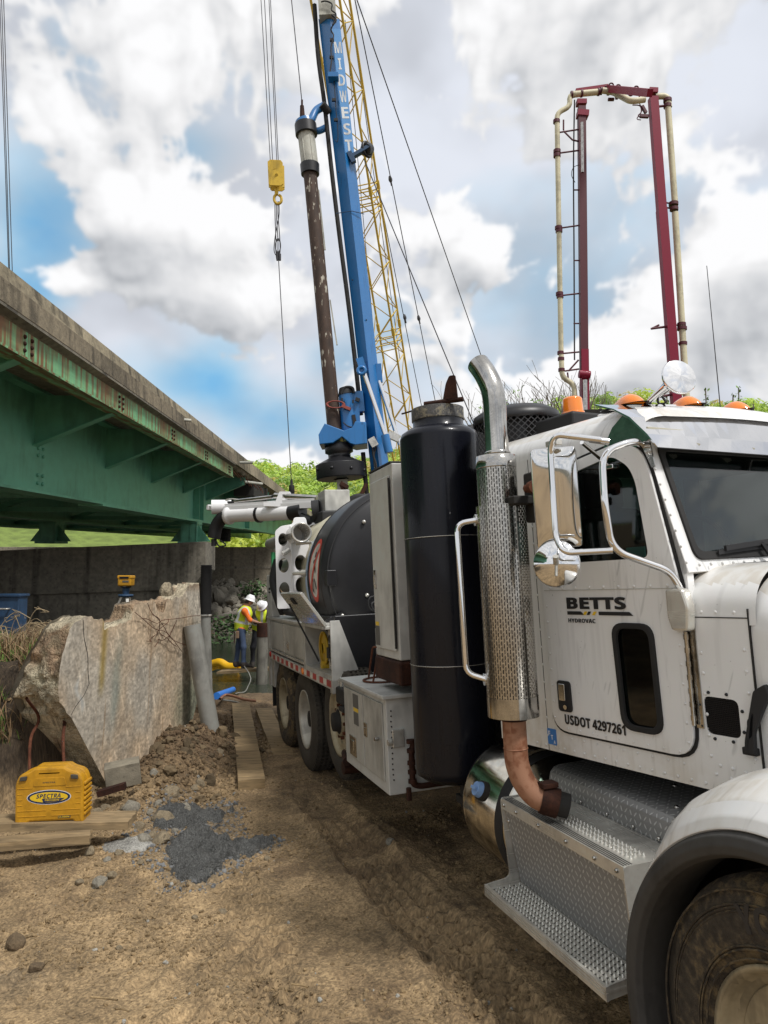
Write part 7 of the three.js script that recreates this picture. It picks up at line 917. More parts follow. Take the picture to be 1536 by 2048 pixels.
// ---------- hook block and hoist lines ----------
{
  const z = 30, P = (x, y, d = 0) => at(x, y, z + d);
  const hb = thing('hook_block', 'yellow crane hook block hanging on four hoist lines', 'hook block', V(0, 0, 0));
  for (const [a, b, d] of [[522, 541, 0], [529, 545.5, 0.2], [538, 554, 0.2], [541, 557, 0]]) add(hb, 'hoist_line', [cyl(P(b, 328, d), P(a, 0, d), 0.018, 0.018, 6), cyl(P(a, 0, d), P(a - 14, -230, d), 0.018, 0.018, 6)], M.cable);
  const pl = (dz) => ext([[537, 330], [542, 326], [563, 327], [567, 332], [568, 374], [563, 378], [542, 377], [539, 374]].map(([x, y]) => { const p = P(x, y); return [p.x, p.y]; }), 0.05, [], 0.008).translate(0, 0, -30 + dz - 0.0);
  add(hb, 'cheek_plate', pl(0.22), M.yellow); add(hb, 'cheek_plate', pl(-0.22), M.yellow); add(hb, 'sheave', [cyl(P(553, 350, 0.17), P(553, 350, -0.15), 0.26, 0.26, 24)], M.crane); add(hb, 'cheek_edge', [bar(P(538.5, 332, -0.2), P(540, 375, -0.2), 0.06, 0.1), bar(P(566, 332, -0.2), P(567, 375, -0.2), 0.06, 0.1), cyl(P(553, 350, -0.3), P(553, 350, -0.22), 0.07, 0.07, 12)], M.crane);
  add(hb, 'hook', [tube([P(553, 376), P(553, 388), P(549, 393), P(549, 402), P(555, 408), P(562, 404), P(562, 394), P(558, 390)], 0.062, 40, 10), cyl(P(553, 378), P(553, 390), 0.09, 0.08, 12)], M.yellow);
  const sl = thing('wire_sling', 'twisted wire slings hanging from the yellow crane hook', 'sling', V(0, 0, 0));
  for (const [a, b] of [[550, 552], [556, 560], [553, 556], [558, 549]]) add(sl, 'sling_leg', tube([P(a, 403), P(a, 430), P((a + b) / 2, 455), P(b, 485), P(555 + (b - 555) * 1.0, 505), P(557, 517)], 0.022, 30, 6), M.cable); add(sl, 'sling_eye', xf(new THREE.TorusGeometry(0.14, 0.028, 6, 20).scale(0.8, 2.2, 1), new THREE.Matrix4().setPosition(P(556, 492))), M.cable); add(sl, 'shackle', [cyl(P(554, 508), P(555, 521), 0.07, 0.05, 8), cyl(P(559, 508), P(560, 521), 0.07, 0.05, 8)], M.cable);
  const ro = thing('lifting_rope', 'single lifting rope running down from the wire slings to a weighted end', 'rope', V(0, 0, 0)); add(ro, 'rope', cyl(P(557, 517), P(583, 965), 0.02, 0.02, 6), M.cable); add(ro, 'rope_weight', lathe([[0.03, 0], [0.06, 0.1], [0.06, 0.25], [0.12, 0.28], [0.12, 0.62], [0, 0.66]], P(583, 958), P(584, 1000), 14), M.frame); add(ro, 'yellow_tail', cyl(P(586, 1000), P(587, 1052), 0.07, 0.07, 8), M.yellow);
  for (const [a, b, l] of [[0, 17, 'left hoist line at the left edge above the bridge parapet'], [8, 24, 'right hoist line at the left edge above the bridge parapet'], [4.5, 18.5, 'middle hoist line at the left edge above the bridge parapet']]) tag(add(scene, 'hoist_cable', [cyl(at(b + 5, 680, 34), at(a - 8, -230, 34), 0.02, 0.02, 6)], M.cable), l, 'cable');
}

// ---------- concrete pump boom ----------
{
  const z = 28, P = (x, y, d = 0) => at(x, y, z + d); const pb = thing('concrete_pump_boom', 'dark red folded concrete pump boom with cream pipes behind the truck cab', 'concrete pump', V(0, 0, 0));
  const beam = (a, b, wd, th, m = M.maroon, n = 'boom_section') => add(pb, n, bar(a, b, wd, th), m);
  beam(P(1163, 215), P(1168, 745), 0.27, 0.3, M.maroonDark); beam(P(1168, 700), P(1172, 1000), 0.32, 0.3); beam(P(1306, 196), P(1323, 420), 0.30, 0.34); beam(P(1323, 420), P(1375, 1100), 0.33, 0.36);  // left leg in the darker maroon, its shade put into the colour
  add(pb, 'boom_hinge', [bar(P(1154, 228), P(1176, 230), 0.35, 0.25), bar(P(1153, 206), P(1172, 206), 0.3, 0.2), cyl(P(1158, 748, -0.2), P(1180, 750, -0.2), 0.16, 0.16, 14), bar(P(1297, 183), P(1314, 184), 0.3, 0.2)], M.maroon);
  beam(P(1152, 186, 0.2), P(1216, 177, 0.2), 0.2, 0.28); beam(P(1214, 177, 0.2), P(1300, 186, -4), 0.2, 0.26);
  add(pb, 'boom_cylinder', [cyl(P(1164, 245, -0.3), P(1165, 345, -0.3), 0.06)], M.chromeWorn); add(pb, 'boom_cylinder', [cyl(P(1170, 760, -0.3), P(1171, 840, -0.3), 0.085)], M.chromeWorn);
  const pipe = (pts, r = 0.115) => add(pb, 'delivery_pipe', bent(pts, r, 0.25, 12), M.cream);
  pipe([P(1150, 190), P(1139, 192), P(1140, 213), P(1114, 226), P(1115, 300), P(1122, 700), P(1124, 755), P(1148, 768), P(1150, 800)], 0.105);
  pipe([P(1145, 189), P(1197, 184)], 0.125); pipe([P(1204, 181, -0.1), P(1226, 184, -0.1), P(1262, 203, -1), P(1290, 199, -1)], 0.12); pipe([P(1310, 193), P(1335, 192), P(1338, 215)], 0.125); pipe([P(1335.5, 208), P(1350, 410)], 0.125); pipe([P(1350, 425), P(1375, 830), P(1390, 1080)], 0.13);
  const ring = (x, y, r = 0.15, tilt = 0) => add(pb, 'pipe_coupling', cyl(P(x - tilt, y - 3), P(x + tilt, y + 3), r, r, 16), M.maroonDark);
  for (const [x, y, r, t] of [[1113, 243, 0.14, 0], [1114, 303, 0.15, 0], [1114, 311, 0.15, 0], [1117, 456, 0.15, 0], [1118, 462, 0.14, 0], [1119, 588, 0.15, 0], [1120, 593, 0.14, 0], [1121, 706, 0.13, 0], [1122, 718, 0.13, 0], [1123, 740, 0.13, 0], [1335, 201, 0.17, 0], [1335, 212, 0.16, 0], [1347, 408, 0.19, 0], [1348, 418, 0.17, 0], [1363, 649, 0.17, 0], [1364, 657, 0.19, 0], [1366, 687, 0.16, 0]]) ring(x, y, r, t);
  for (const [x, y] of [[1143, 190], [1163, 187], [1197, 184], [1202, 182], [1217, 183], [1234, 191]]) add(pb, 'pipe_coupling', cyl(P(x - 2, y), P(x + 2, y), 0.155, 0.155, 14), M.maroonDark);
  const br = (a, b, r = 0.035) => add(pb, 'pipe_bracket', cyl(P(...a), P(...b), r, r, 8), M.maroonDark);
  br([1118, 265], [1157, 259]); br([1127, 240], [1127, 260]); br([1127, 262], [1145, 280]); br([1145, 280], [1158, 283]); br([1120, 306], [1157, 301]); br([1122, 456], [1157, 451]); br([1123, 591], [1158, 587]); br([1125, 707], [1158, 704]); br([1130, 742], [1158, 738]); br([1137, 742], [1157, 720]); br([1135, 745], [1137, 762]);
  for (const y of [380, 521, 647]) br([1147, y], [1158, y], 0.03); br([1318, 213], [1335, 211], 0.05); br([1330, 405], [1348, 408]); br([1332, 415], [1348, 418]); br([1345, 651], [1362, 649]); br([1350, 688], [1366, 687]); br([1304, 657], [1336, 653], 0.05); br([1302, 658], [1318, 650], 0.04); br([1310, 795], [1350, 788], 0.05);
  add(pb, 'hydraulic_line', [tube([P(1149, 200), P(1147, 330), P(1148, 500), P(1149, 720)], 0.03, 20, 6), tube([P(1316, 205), P(1330, 440), P(1345, 640), P(1355, 720)], 0.03, 20, 6), tube([P(1157, 330), P(1147, 335), P(1143, 350), P(1150, 365)], 0.014, 14, 5)], M.frame);
  add(pb, 'boom_hose', [[1222, 172], [1236, 175], [1250, 180], [1262, 186], [1272, 178], [1283, 190], [1290, 186]].map(([x, y]) => xf(new THREE.TorusGeometry(0.10, 0.03, 6, 16).rotateX(0.6), new THREE.Matrix4().setPosition(P(x, y, -0.2)))).concat([tube([P(1210, 174), P(1240, 178), P(1265, 186), P(1290, 190)], 0.07, 20, 6), tube([P(1265, 210), P(1280, 212), P(1282, 225), P(1276, 232), P(1290, 236)], 0.025, 20, 5), bar(P(1280, 232), P(1297, 233), 0.12, 0.12), bar(P(1216, 199), P(1228, 199), 0.1, 0.1), tube([P(1278, 205), P(1284, 220), P(1274, 238), P(1282, 240)], 0.02, 16, 5), bar(P(1284, 212), P(1292, 226), 0.12, 0.1)]), M.maroonDark);
  add(pb, 'pump_chassis', box(...((p) => [p.x - 2, p.x + 7, -0.3, 2.2, p.z - 2, p.z + 3])(P(1180, 1000)), 0.1), M.maroon);
}

// ---------- two workers ----------
function bodyField(bones, res, min, size) { // smooth union of tapered capsules
  const mc = new MarchingCubes(res, new THREE.MeshBasicMaterial(), false, false, 400000); mc.isolation = 0; const f = mc.field, n = res, k = 0.022; f.fill(-1);
  for (const b of bones) { b.d = b.b.clone().sub(b.a); b.l2 = b.d.lengthSq() || 1e-6; }
  const p = V(0, 0, 0), t = V(0, 0, 0);
  for (let z = 0; z < n; z++) for (let y = 0; y < n; y++) for (let x = 0; x < n; x++) { p.set(min.x + size * x / n, min.y + size * y / n, min.z + size * z / n); let s = 0, best = 9; for (const b of bones) { t.copy(p).sub(b.a); const h = clamp(t.dot(b.d) / b.l2); t.addScaledVector(b.d, -h); if (b.sx) { t.x /= b.sx; t.z /= b.sz || 1; } const d = t.length() - mix(b.r0, b.r1, h); if (d < best + 0.12) { s += Math.exp(-d / k); } if (d < best) best = d; } f[x + y * n + z * n * n] = best > 0.15 ? -best : k * Math.log(Math.max(s, 1e-30)); }
  mc.update(); const c = mc.count ?? mc.geometry.drawRange.count; const pos = new Float32Array(c * 3), nor = new Float32Array(c * 3);
  for (let i = 0; i < c * 3; i += 3) { for (let j = 0; j < 3; j++) { const q = mc.positionArray[i + j]; pos[i + j] = [min.x, min.y, min.z][j] + size * (q + 1) / 2; nor[i + j] = mc.normalArray[i + j]; } }
  const g = new THREE.BufferGeometry(); g.setAttribute('position', new THREE.BufferAttribute(pos, 3)); g.setAttribute('normal', new THREE.BufferAttribute(nor, 3)); const flat = g.clone(); flat.deleteAttribute('normal'); const mg = mergeVertices(flat, 1e-4); mg.computeVertexNormals(); return mg.toNonIndexed();
}
function hand(wrist, dir, palmUp, s = 1) { // palm, four curled fingers and a thumb
  const d = dir.clone().normalize(), u = palmUp.clone().normalize(), side = d.clone().cross(u).normalize(), gs = []; const P = (a, b, c) => wrist.clone().addScaledVector(d, a * s).addScaledVector(side, b * s).addScaledVector(u, c * s);
  gs.push(xf(new THREE.SphereGeometry(1, 14, 10), BASIS(d.clone().multiplyScalar(0.052 * s), u.clone().multiplyScalar(0.017 * s), side.clone().multiplyScalar(0.042 * s), P(0.045, 0, 0))));
  [[-0.030, 0.062], [-0.010, 0.074], [0.011, 0.070], [0.031, 0.055]].forEach(([o, l]) => { const a = P(0.082, o, 0), b = P(0.082 + l * 0.5, o * 1.05, -0.012), c = P(0.082 + l * 0.78, o * 1.05, -0.036); gs.push(cyl(a, b, 0.0095, 0.0088, 8), cyl(b, c, 0.0088, 0.007, 8), new THREE.SphereGeometry(0.0088, 8, 6).translate(b.x, b.y, b.z), new THREE.SphereGeometry(0.007, 8, 6).translate(c.x, c.y, c.z)); });
  const a = P(0.02, -0.035, 0), b = P(0.055, -0.062, -0.012), c = P(0.085, -0.058, -0.03); gs.push(cyl(a, b, 0.012, 0.0105, 8), cyl(b, c, 0.0105, 0.008, 8), new THREE.SphereGeometry(0.0105, 8, 6).translate(b.x, b.y, b.z), new THREE.SphereGeometry(0.008, 8, 6).translate(c.x, c.y, c.z)); return gs;
}
function colorize(g, fn) { const q = g.index ? g.toNonIndexed() : g; const p = q.attributes.position, c = new Float32Array(p.count * 3), v = V(0, 0, 0); for (let i = 0; i < p.count; i++) { v.set(p.getX(i), p.getY(i), p.getZ(i)); const k = fn(v); c[i * 3] = k[0]; c[i * 3 + 1] = k[1]; c[i * 3 + 2] = k[2]; } q.setAttribute('color', new THREE.BufferAttribute(c, 3)); return q; }
function worker(o) {
  const J = o.J, t = thing('person', o.label, 'person', o.pos); t.rotation.y = o.turn || 0; t.scale.setScalar(o.scale || 1);
  const B = (a, b, r0, r1, sx, sz) => ({ a: a.clone(), b: b.clone(), r0, r1, sx, sz });
  const bones = [B(J.hip, J.waist, 0.115, 0.115, 1.25, 0.95), B(J.waist, J.chest, 0.118, 0.125, 1.28, 0.95), B(J.chest, J.neck, 0.12, 0.062, 1.15, 0.9), B(J.neck, J.head, 0.056, 0.056)];
  for (const s of ['L', 'R']) { bones.push(B(J.hip.clone().lerp(J['thigh' + s], 0.6), J['knee' + s], 0.092, 0.062), B(J['knee' + s], J['ankle' + s], 0.062, 0.050), B(J['ankle' + s], J['toe' + s], 0.050, 0.040), B(J['ankle' + s], J['ankle' + s].clone().add(V(0, -0.04, 0)), 0.05, 0.05), B(J.chest.clone().lerp(J['sh' + s], 0.6), J['sh' + s], 0.075, 0.066), B(J['sh' + s], J['el' + s], 0.062, 0.046), B(J['el' + s], J['wr' + s], 0.042, 0.028)); }
  let body = bodyField(bones, 150, V(-0.95, -0.08, -0.95), 1.9);
  const segD = (p, a, b) => { const d = b.clone().sub(a), h = clamp(p.clone().sub(a).dot(d) / d.lengthSq()); return p.distanceTo(a.clone().addScaledVector(d, h)); };
  const cl = o.colors; body = colorize(body, (p) => { const w = 0.86 + 0.28 * fbm3(p.x * 22, p.y * 22, p.z * 22, 3); let c; const arm = Math.min(...['L', 'R'].map((s) => Math.min(segD(p, J['sh' + s], J['el' + s]), segD(p, J['el' + s], J['wr' + s])))), fore = Math.min(...['L', 'R'].map((s) => segD(p, J['el' + s].clone().lerp(J['wr' + s], o.sleeve ?? 0.05), J['wr' + s]))); const leg = Math.min(...['L', 'R'].map((s) => Math.min(segD(p, J.hip, J['knee' + s]), segD(p, J['knee' + s], J['ankle' + s])))), foot = Math.min(...['L', 'R'].map((s) => segD(p, J['ankle' + s], J['toe' + s]))); const up = p.clone().sub(J.hip).dot(J.chest.clone().sub(J.hip).normalize()); if (foot < 0.085 && p.y < 0.14) c = cl.boot; else if (fore < 0.055) c = cl.fore; else if (arm < 0.085 && up > 0.0) c = cl.sleeve; else if (p.distanceTo(J.neck.clone().lerp(J.head, 0.4)) < 0.085 && up > 0.5) c = [0.36, 0.19, 0.12]; else if (up < 0.02) c = cl.pants; else c = cl.shirt; return [c[0] * w, c[1] * w, c[2] * w]; });
  // head with face, ears and hair, joined to the same body mesh
  const hd = J.face.clone().normalize(), hu = o.headUp.clone().addScaledVector(hd, -o.headUp.dot(hd)).normalize(), hs = hu.clone().cross(hd).normalize(), HM = BASIS(hs, hu, hd, J.head);
  const head = new THREE.SphereGeometry(1, 36, 28); { const p = head.attributes.position; for (let i = 0; i < p.count; i++) { let x = p.getX(i), y = p.getY(i), z = p.getZ(i); let sx = 0.075, sy = 0.112, sz = 0.094; if (y < -0.2 && z > 0) { sx *= 1 - 0.22 * -y; } const nose = Math.exp(-((x / 0.16) ** 2) - (((y + 0.08) / 0.2) ** 2)) * (z > 0.4 ? 1 : 0) * 0.026, brow = Math.exp(-(((y - 0.14) / 0.09) ** 2)) * (z > 0.5 ? 1 : 0) * 0.005, socket = (Math.exp(-(((Math.abs(x) - 0.38) / 0.16) ** 2) - (((y - 0.0) / 0.1) ** 2))) * (z > 0.3 ? 1 : 0) * -0.009, mouth = Math.exp(-((x / 0.3) ** 2) - (((y + 0.42) / 0.035) ** 2)) * (z > 0.3 ? 1 : 0) * -0.005, lip = Math.exp(-((x / 0.3) ** 2) - (((Math.abs(y + 0.42) - 0.06) / 0.04) ** 2)) * (z > 0.3 ? 1 : 0) * 0.004; p.setXYZ(i, x * sx, y * sy, z * sz + nose + brow + socket + mouth + lip); } head.computeVertexNormals(); }
  const hg = colorize(head, (p) => p.y > 0.035 || (p.z < -0.01 && p.y > -0.06) ? [0.05, 0.035, 0.025] : [0.38, 0.20, 0.13]); const extra = [xf(hg, HM)];
  for (const s of [-1, 1]) extra.push(xf(colorize(new THREE.SphereGeometry(1, 10, 8).scale(0.012, 0.030, 0.020).translate(s * 0.076, -0.005, 0.0), () => [0.36, 0.18, 0.12]), HM), xf(colorize(new THREE.SphereGeometry(0.009, 8, 6).translate(s * 0.029, 0.0, 0.080), (p) => (p.z > 0.086 ? [0.03, 0.02, 0.015] : [0.6, 0.58, 0.55])), HM));
  for (const s of ['L', 'R']) extra.push(...hand(J['wr' + s], J['hd' + s].clone().sub(J['wr' + s]), o.handUp).map((g) => colorize(norm(g), () => o.glove || [0.36, 0.19, 0.12])));
  const bm = add(t, 'body', [body, ...extra], M.cloth);
  // vest: a second skin over the torso
  const vb = [B(J.hip.clone().lerp(J.waist, 0.15), J.waist, 0.128, 0.128, 1.28, 1.0), B(J.waist, J.chest, 0.132, 0.140, 1.28, 1.0), B(J.chest, J.chest.clone().lerp(J.neck, 0.62), 0.135, 0.10, 1.2, 0.95), ...['L', 'R'].map((s) => B(J.chest.clone().lerp(J['sh' + s], 0.2).lerp(J.neck, 0.25), J.chest.clone().lerp(J['sh' + s], 0.72).lerp(J.neck, 0.12), 0.085, 0.07))];
  let vest = bodyField(vb, 110, V(-0.7, 0.5, -0.7), 1.4); const ax = J.chest.clone().sub(J.hip).normalize(), sd = V(1, 0, 0); const sv = J.shR.clone().sub(J.shL).normalize();
  vest = colorize(vest, (p) => { const h = p.clone().sub(J.hip).dot(ax), l = p.clone().sub(J.waist).dot(sv); const band = Math.abs(h - 0.16) < 0.028 || (h > 0.16 && Math.abs(Math.abs(l) - 0.095) < 0.026); const w = 0.85 + 0.3 * fbm3(p.x * 18, p.y * 18, p.z * 18, 3); if (band) return [0.55, 0.57, 0.56]; const edge = Math.abs(h - 0.16) < 0.045; if (edge) return [0.62 * w, 0.60 * w, 0.03]; return [0.60 * w, 0.72 * w, 0.03]; });
  add(t, 'vest', vest, M.cloth);
  const helm = lathe([[0.112, -0.01], [0.150, -0.012], [0.152, -0.004], [0.118, 0.008], [0.116, 0.05], [0.100, 0.095], [0.06, 0.128], [0, 0.138]], V(0, 0.045, 0.012), V(0, 1, 0.012), 32); const hm = add(t, 'hard_hat', [xf(helm, HM)], M.helmet); const stk = o.stickers ? [[-0.4, 0.5], [0.5, 0.6], [0.1, 0.75], [-0.1, 0.35]].map(([a, e]) => xf(new THREE.CircleGeometry(0.026, 12).translate(0, 0, 0.119).rotateX(-e).rotateY(a).translate(0, 0.06, 0.012), HM)) : null; if (stk) add(hm, 'hat_sticker', stk, M.badgeBlue); add(hm, 'hat_ridge', [xf(box(-0.012, 0.012, 0.05, 0.188, -0.06, 0.085, 0.006), HM.clone().multiply(new THREE.Matrix4().makeTranslation(0, -0.006, 0)))], M.helmet);
  if (o.belt) { add(t, 'tool_pouch', [box(J.hip.x - 0.10, J.hip.x - 0.02, J.hip.y - 0.22, J.hip.y - 0.04, J.hip.z + 0.115, J.hip.z + 0.165, 0.015, 2)], (mat('leather', { rgb: [0.20, 0.13, 0.08], roughness: 0.8 }), M.leather)); add(t, 'hammer', [cyl(V(J.hip.x - 0.13, J.hip.y - 0.06, J.hip.z + 0.12), V(J.hip.x - 0.14, J.hip.y - 0.34, J.hip.z + 0.12), 0.012)], M.darkRust); }
  return t;
}
{
  const p1 = at(481, 1335, 17.5), p2 = at(521, 1335, 17.75);
  worker({ label: 'worker in orange shirt and yellow vest seen from behind, reaching for the post', pos: p1, turn: 0.0, headUp: V(0.2, 1, 0), handUp: V(0, 1, 0.1), sleeve: 0.0, belt: true, colors: { pants: [0.045, 0.07, 0.13], shirt: [0.80, 0.17, 0.02], sleeve: [0.80, 0.17, 0.02], fore: [0.36, 0.19, 0.12], boot: [0.05, 0.04, 0.035] },
    J: { hip: V(0, 0.93, 0), waist: V(0.02, 1.07, 0), chest: V(0.08, 1.30, -0.01), neck: V(0.12, 1.475, -0.02), head: V(0.17, 1.585, -0.04), face: V(0.85, -0.35, -0.4), thighL: V(-0.05, 0.9, -0.08), thighR: V(0.03, 0.9, 0.09), kneeL: V(-0.07, 0.50, -0.07), kneeR: V(0.08, 0.50, 0.08), ankleL: V(-0.13, 0.09, -0.08), ankleR: V(0.09, 0.09, 0.08), toeL: V(0.01, 0.04, -0.12), toeR: V(0.23, 0.04, 0.04), shL: V(0.13, 1.37, -0.19), shR: V(0.11, 1.37, 0.18), elL: V(0.28, 1.17, -0.22), elR: V(0.25, 1.15, 0.18), wrL: V(0.40, 1.14, -0.16), wrR: V(0.42, 1.09, 0.08), hdL: V(0.5, 1.14, -0.15), hdR: V(0.52, 1.08, 0.06) } });
  worker({ label: 'worker in stickered hard hat bending over the far side of the post', pos: p2, turn: 0, headUp: V(-0.35, 0.7, 0.55), handUp: V(0, 0.6, 0.6), sleeve: 0.9, stickers: true, glove: [0.10, 0.10, 0.10], colors: { pants: [0.02, 0.02, 0.025], shirt: [0.05, 0.045, 0.04], sleeve: [0.06, 0.05, 0.045], fore: [0.10, 0.09, 0.08], boot: [0.03, 0.025, 0.02] },
    J: { hip: V(-0.06, 0.92, -0.02), waist: V(-0.05, 1.06, 0.0), chest: V(0.0, 1.26, 0.07), neck: V(0.04, 1.41, 0.15), head: V(0.07, 1.50, 0.21), face: V(-0.05, -0.75, 0.65), thighL: V(-0.15, 0.9, 0), thighR: V(0.04, 0.9, -0.02), kneeL: V(-0.18, 0.5, 0.05), kneeR: V(0.06, 0.5, 0.02), ankleL: V(-0.2, 0.09, -0.02), ankleR: V(0.06, 0.09, -0.04), toeL: V(-0.17, 0.04, 0.12), toeR: V(0.09, 0.04, 0.10), shL: V(-0.18, 1.33, 0.10), shR: V(0.19, 1.33, 0.09), elL: V(-0.10, 1.13, 0.24), elR: V(0.22, 1.10, 0.2), wrL: V(0.02, 1.09, 0.38), wrR: V(0.15, 1.07, 0.38), hdL: V(0.06, 1.06, 0.46), hdR: V(0.12, 1.04, 0.46) } });
}

// ---------- plants ----------
mat('grassDry', { rgb: [1, 1, 1], roughness: 0.95 }); mat('leafDark', { rgb: [0.045, 0.10, 0.025], roughness: 0.7 }); mat('bark', { rgb: [0.20, 0.175, 0.15], roughness: 0.95 });
mat('leafPale', { rgb: [0.15, 0.26, 0.06], roughness: 0.8 });
{ // grass and dead weeds on the bank
  const blade = new THREE.BufferGeometry(); { const pos = [], n = 5; const w = (t) => 0.006 * (1 - t * 0.9), c = (t) => [0.30 * t * t, t * (1 - 0.25 * t * t)]; for (let i = 0; i < n; i++) { const a = i / n, b = (i + 1) / n, [xa, ya] = c(a), [xb, yb] = c(b); pos.push(xa, ya, -w(a), xb, yb, -w(b), xb, yb, w(b), xa, ya, -w(a), xb, yb, w(b), xa, ya, w(a)); } blade.setAttribute('position', new THREE.Float32BufferAttribute(pos, 3)); blade.computeVertexNormals(); cubeUV(blade); }
  const R = rng(45), N = 5200, im = new THREE.InstancedMesh(blade, M.grassDry, N), o = new THREE.Object3D(), c = new THREE.Color();
  for (let i = 0; i < N; i++) { let x, d, w; do { if (R() < 0.72) { x = mix(-4.9, -3.15, R()); d = 6.35 + 1.0 * Math.pow(R(), 1.4); } else { x = mix(-4.6, -2.75, R()); d = mix(6.8, 9, R()); } w = fbm3(x * 3, d * 3, 61, 3); } while (w < 0.40 || bankMask(x, d) < 0.35); const dead = R() < 0.55; const h = dead ? 0.18 + 0.25 * R() : 0.10 + 0.17 * R(); o.position.set(x, groundY(x, -d, false) - 0.01, -d); o.rotation.set((R() - 0.5) * (dead ? 1.9 : 0.7), R() * 6.28, (R() - 0.5) * (dead ? 1.9 : 0.7)); o.scale.set(h * 0.9, h, 0.9 + R() * 0.7); o.updateMatrix(); im.setMatrixAt(i, o.matrix); const k = 0.6 + 0.7 * R(); if (dead) c.setRGB(0.24 * k, 0.16 * k, 0.085 * k); else c.setRGB(0.11 * k, 0.19 * k, 0.035 * k); im.setColorAt(i, c); }
  im.name = numbered('bank_grass'); im.userData.kind = 'stuff'; im.userData.label = 'green grass and dead brown weeds hanging over the bank edge'; im.userData.category = 'grass'; im.castShadow = im.receiveShadow = true; scene.add(im);
  const wd = thing('dead_weed', 'tall bleached dead weed stalks on the bank before the blue container', 'weed', V(0, 0, 0)); mat('straw', { rgb: [0.36, 0.28, 0.17], roughness: 0.95 }); for (let i = 0; i < 14; i++) { const px = mix(-20, 88, R()), b = at(px, 1310 + 20 * (R() - 0.5), 7.0), hh = 0.22 + 0.25 * R(), dx = (R() - 0.2) * 0.5, q = [b, b.clone().add(V(dx * 0.3, hh * 0.6, 0)), b.clone().add(V(dx, hh, 0.1 * (R() - 0.5))), b.clone().add(V(dx * 1.6, hh * (0.75 + 0.2 * R()), 0.1 * (R() - 0.5)))]; const gs = [tube(q, 0.004, 14, 5)]; for (let k = 0; k < 4; k++) { const t = 0.4 + 0.5 * R(), a = new THREE.CatmullRomCurve3(q).getPoint(t); gs.push(tube([a, a.clone().add(V((R() - 0.5) * 0.15, 0.05 * (R() - 0.3), 0.04 * (R() - 0.5))), a.clone().add(V((R() - 0.5) * 0.26, -0.06 * R(), 0))], 0.002, 5, 4)); } add(wd, 'stalk', gs, M.straw); }
}
function leafy(name, label, p, h, w, n, m, leaf, seed, stems = 5) {
  const R = rng(seed), t = thing(name, label, 'shrub', p), st = [], pos = []; for (let i = 0; i < stems; i++) { const a = R() * 6.28, q = [V(0, 0, 0), V(Math.cos(a) * w * 0.25, h * 0.45, Math.sin(a) * w * 0.25), V(Math.cos(a) * w * (0.3 + 0.3 * R()), h * (0.75 + 0.25 * R()), Math.sin(a) * w * 0.4)]; st.push(tube(q, 0.012 * h, 10, 5)); const cv = new THREE.CatmullRomCurve3(q); for (let k = 0; k < n / stems; k++) { const c = cv.getPoint(0.3 + 0.7 * R()).add(V((R() - 0.5) * w * 0.5, (R() - 0.5) * h * 0.12, (R() - 0.5) * w * 0.5)); const d = V(R() - 0.5, R() * 0.5 - 0.35, R() - 0.5).normalize(), s = d.clone().cross(V(R() - 0.5, 1, R() - 0.5)).normalize(), L = leaf * (0.6 + 0.8 * R()); const A = c, B2 = c.clone().addScaledVector(d, L * 0.5).addScaledVector(s, L * 0.25), C = c.clone().addScaledVector(d, L), D = c.clone().addScaledVector(d, L * 0.5).addScaledVector(s, -L * 0.25); for (const v of [A, B2, C, A, C, D]) pos.push(v.x, v.y, v.z); } }
  add(t, 'stems', st, M.bark); const g = new THREE.BufferGeometry(); g.setAttribute('position', new THREE.Float32BufferAttribute(pos, 3)); g.computeVertexNormals(); add(t, 'foliage', g, m); return t;
}
leafy('bush', 'broad leaved green bush growing before the abutment wall', at(500, 1200, 37).setY(0.2), 1.5, 1.3, 260, M.leafDark, 0.26, 3);
leafy('bush', 'low green bush on the far bank left of the workers', at(450, 1262, 29.5).setY(-0.9), 1.3, 2.2, 420, M.leafDark, 0.22, 4, 8);
leafy('bush', 'small dark bush on the far bank right behind the truck post', at(535, 1215, 34).setY(0.0), 1.2, 1.2, 160, M.leafDark, 0.2, 5);
leafy('bush', 'low weeds at the waterline of the far bank beside the drain pipe', at(432, 1285, 27).setY(-0.95), 0.6, 1.6, 200, M.leafDark, 0.16, 6, 7);
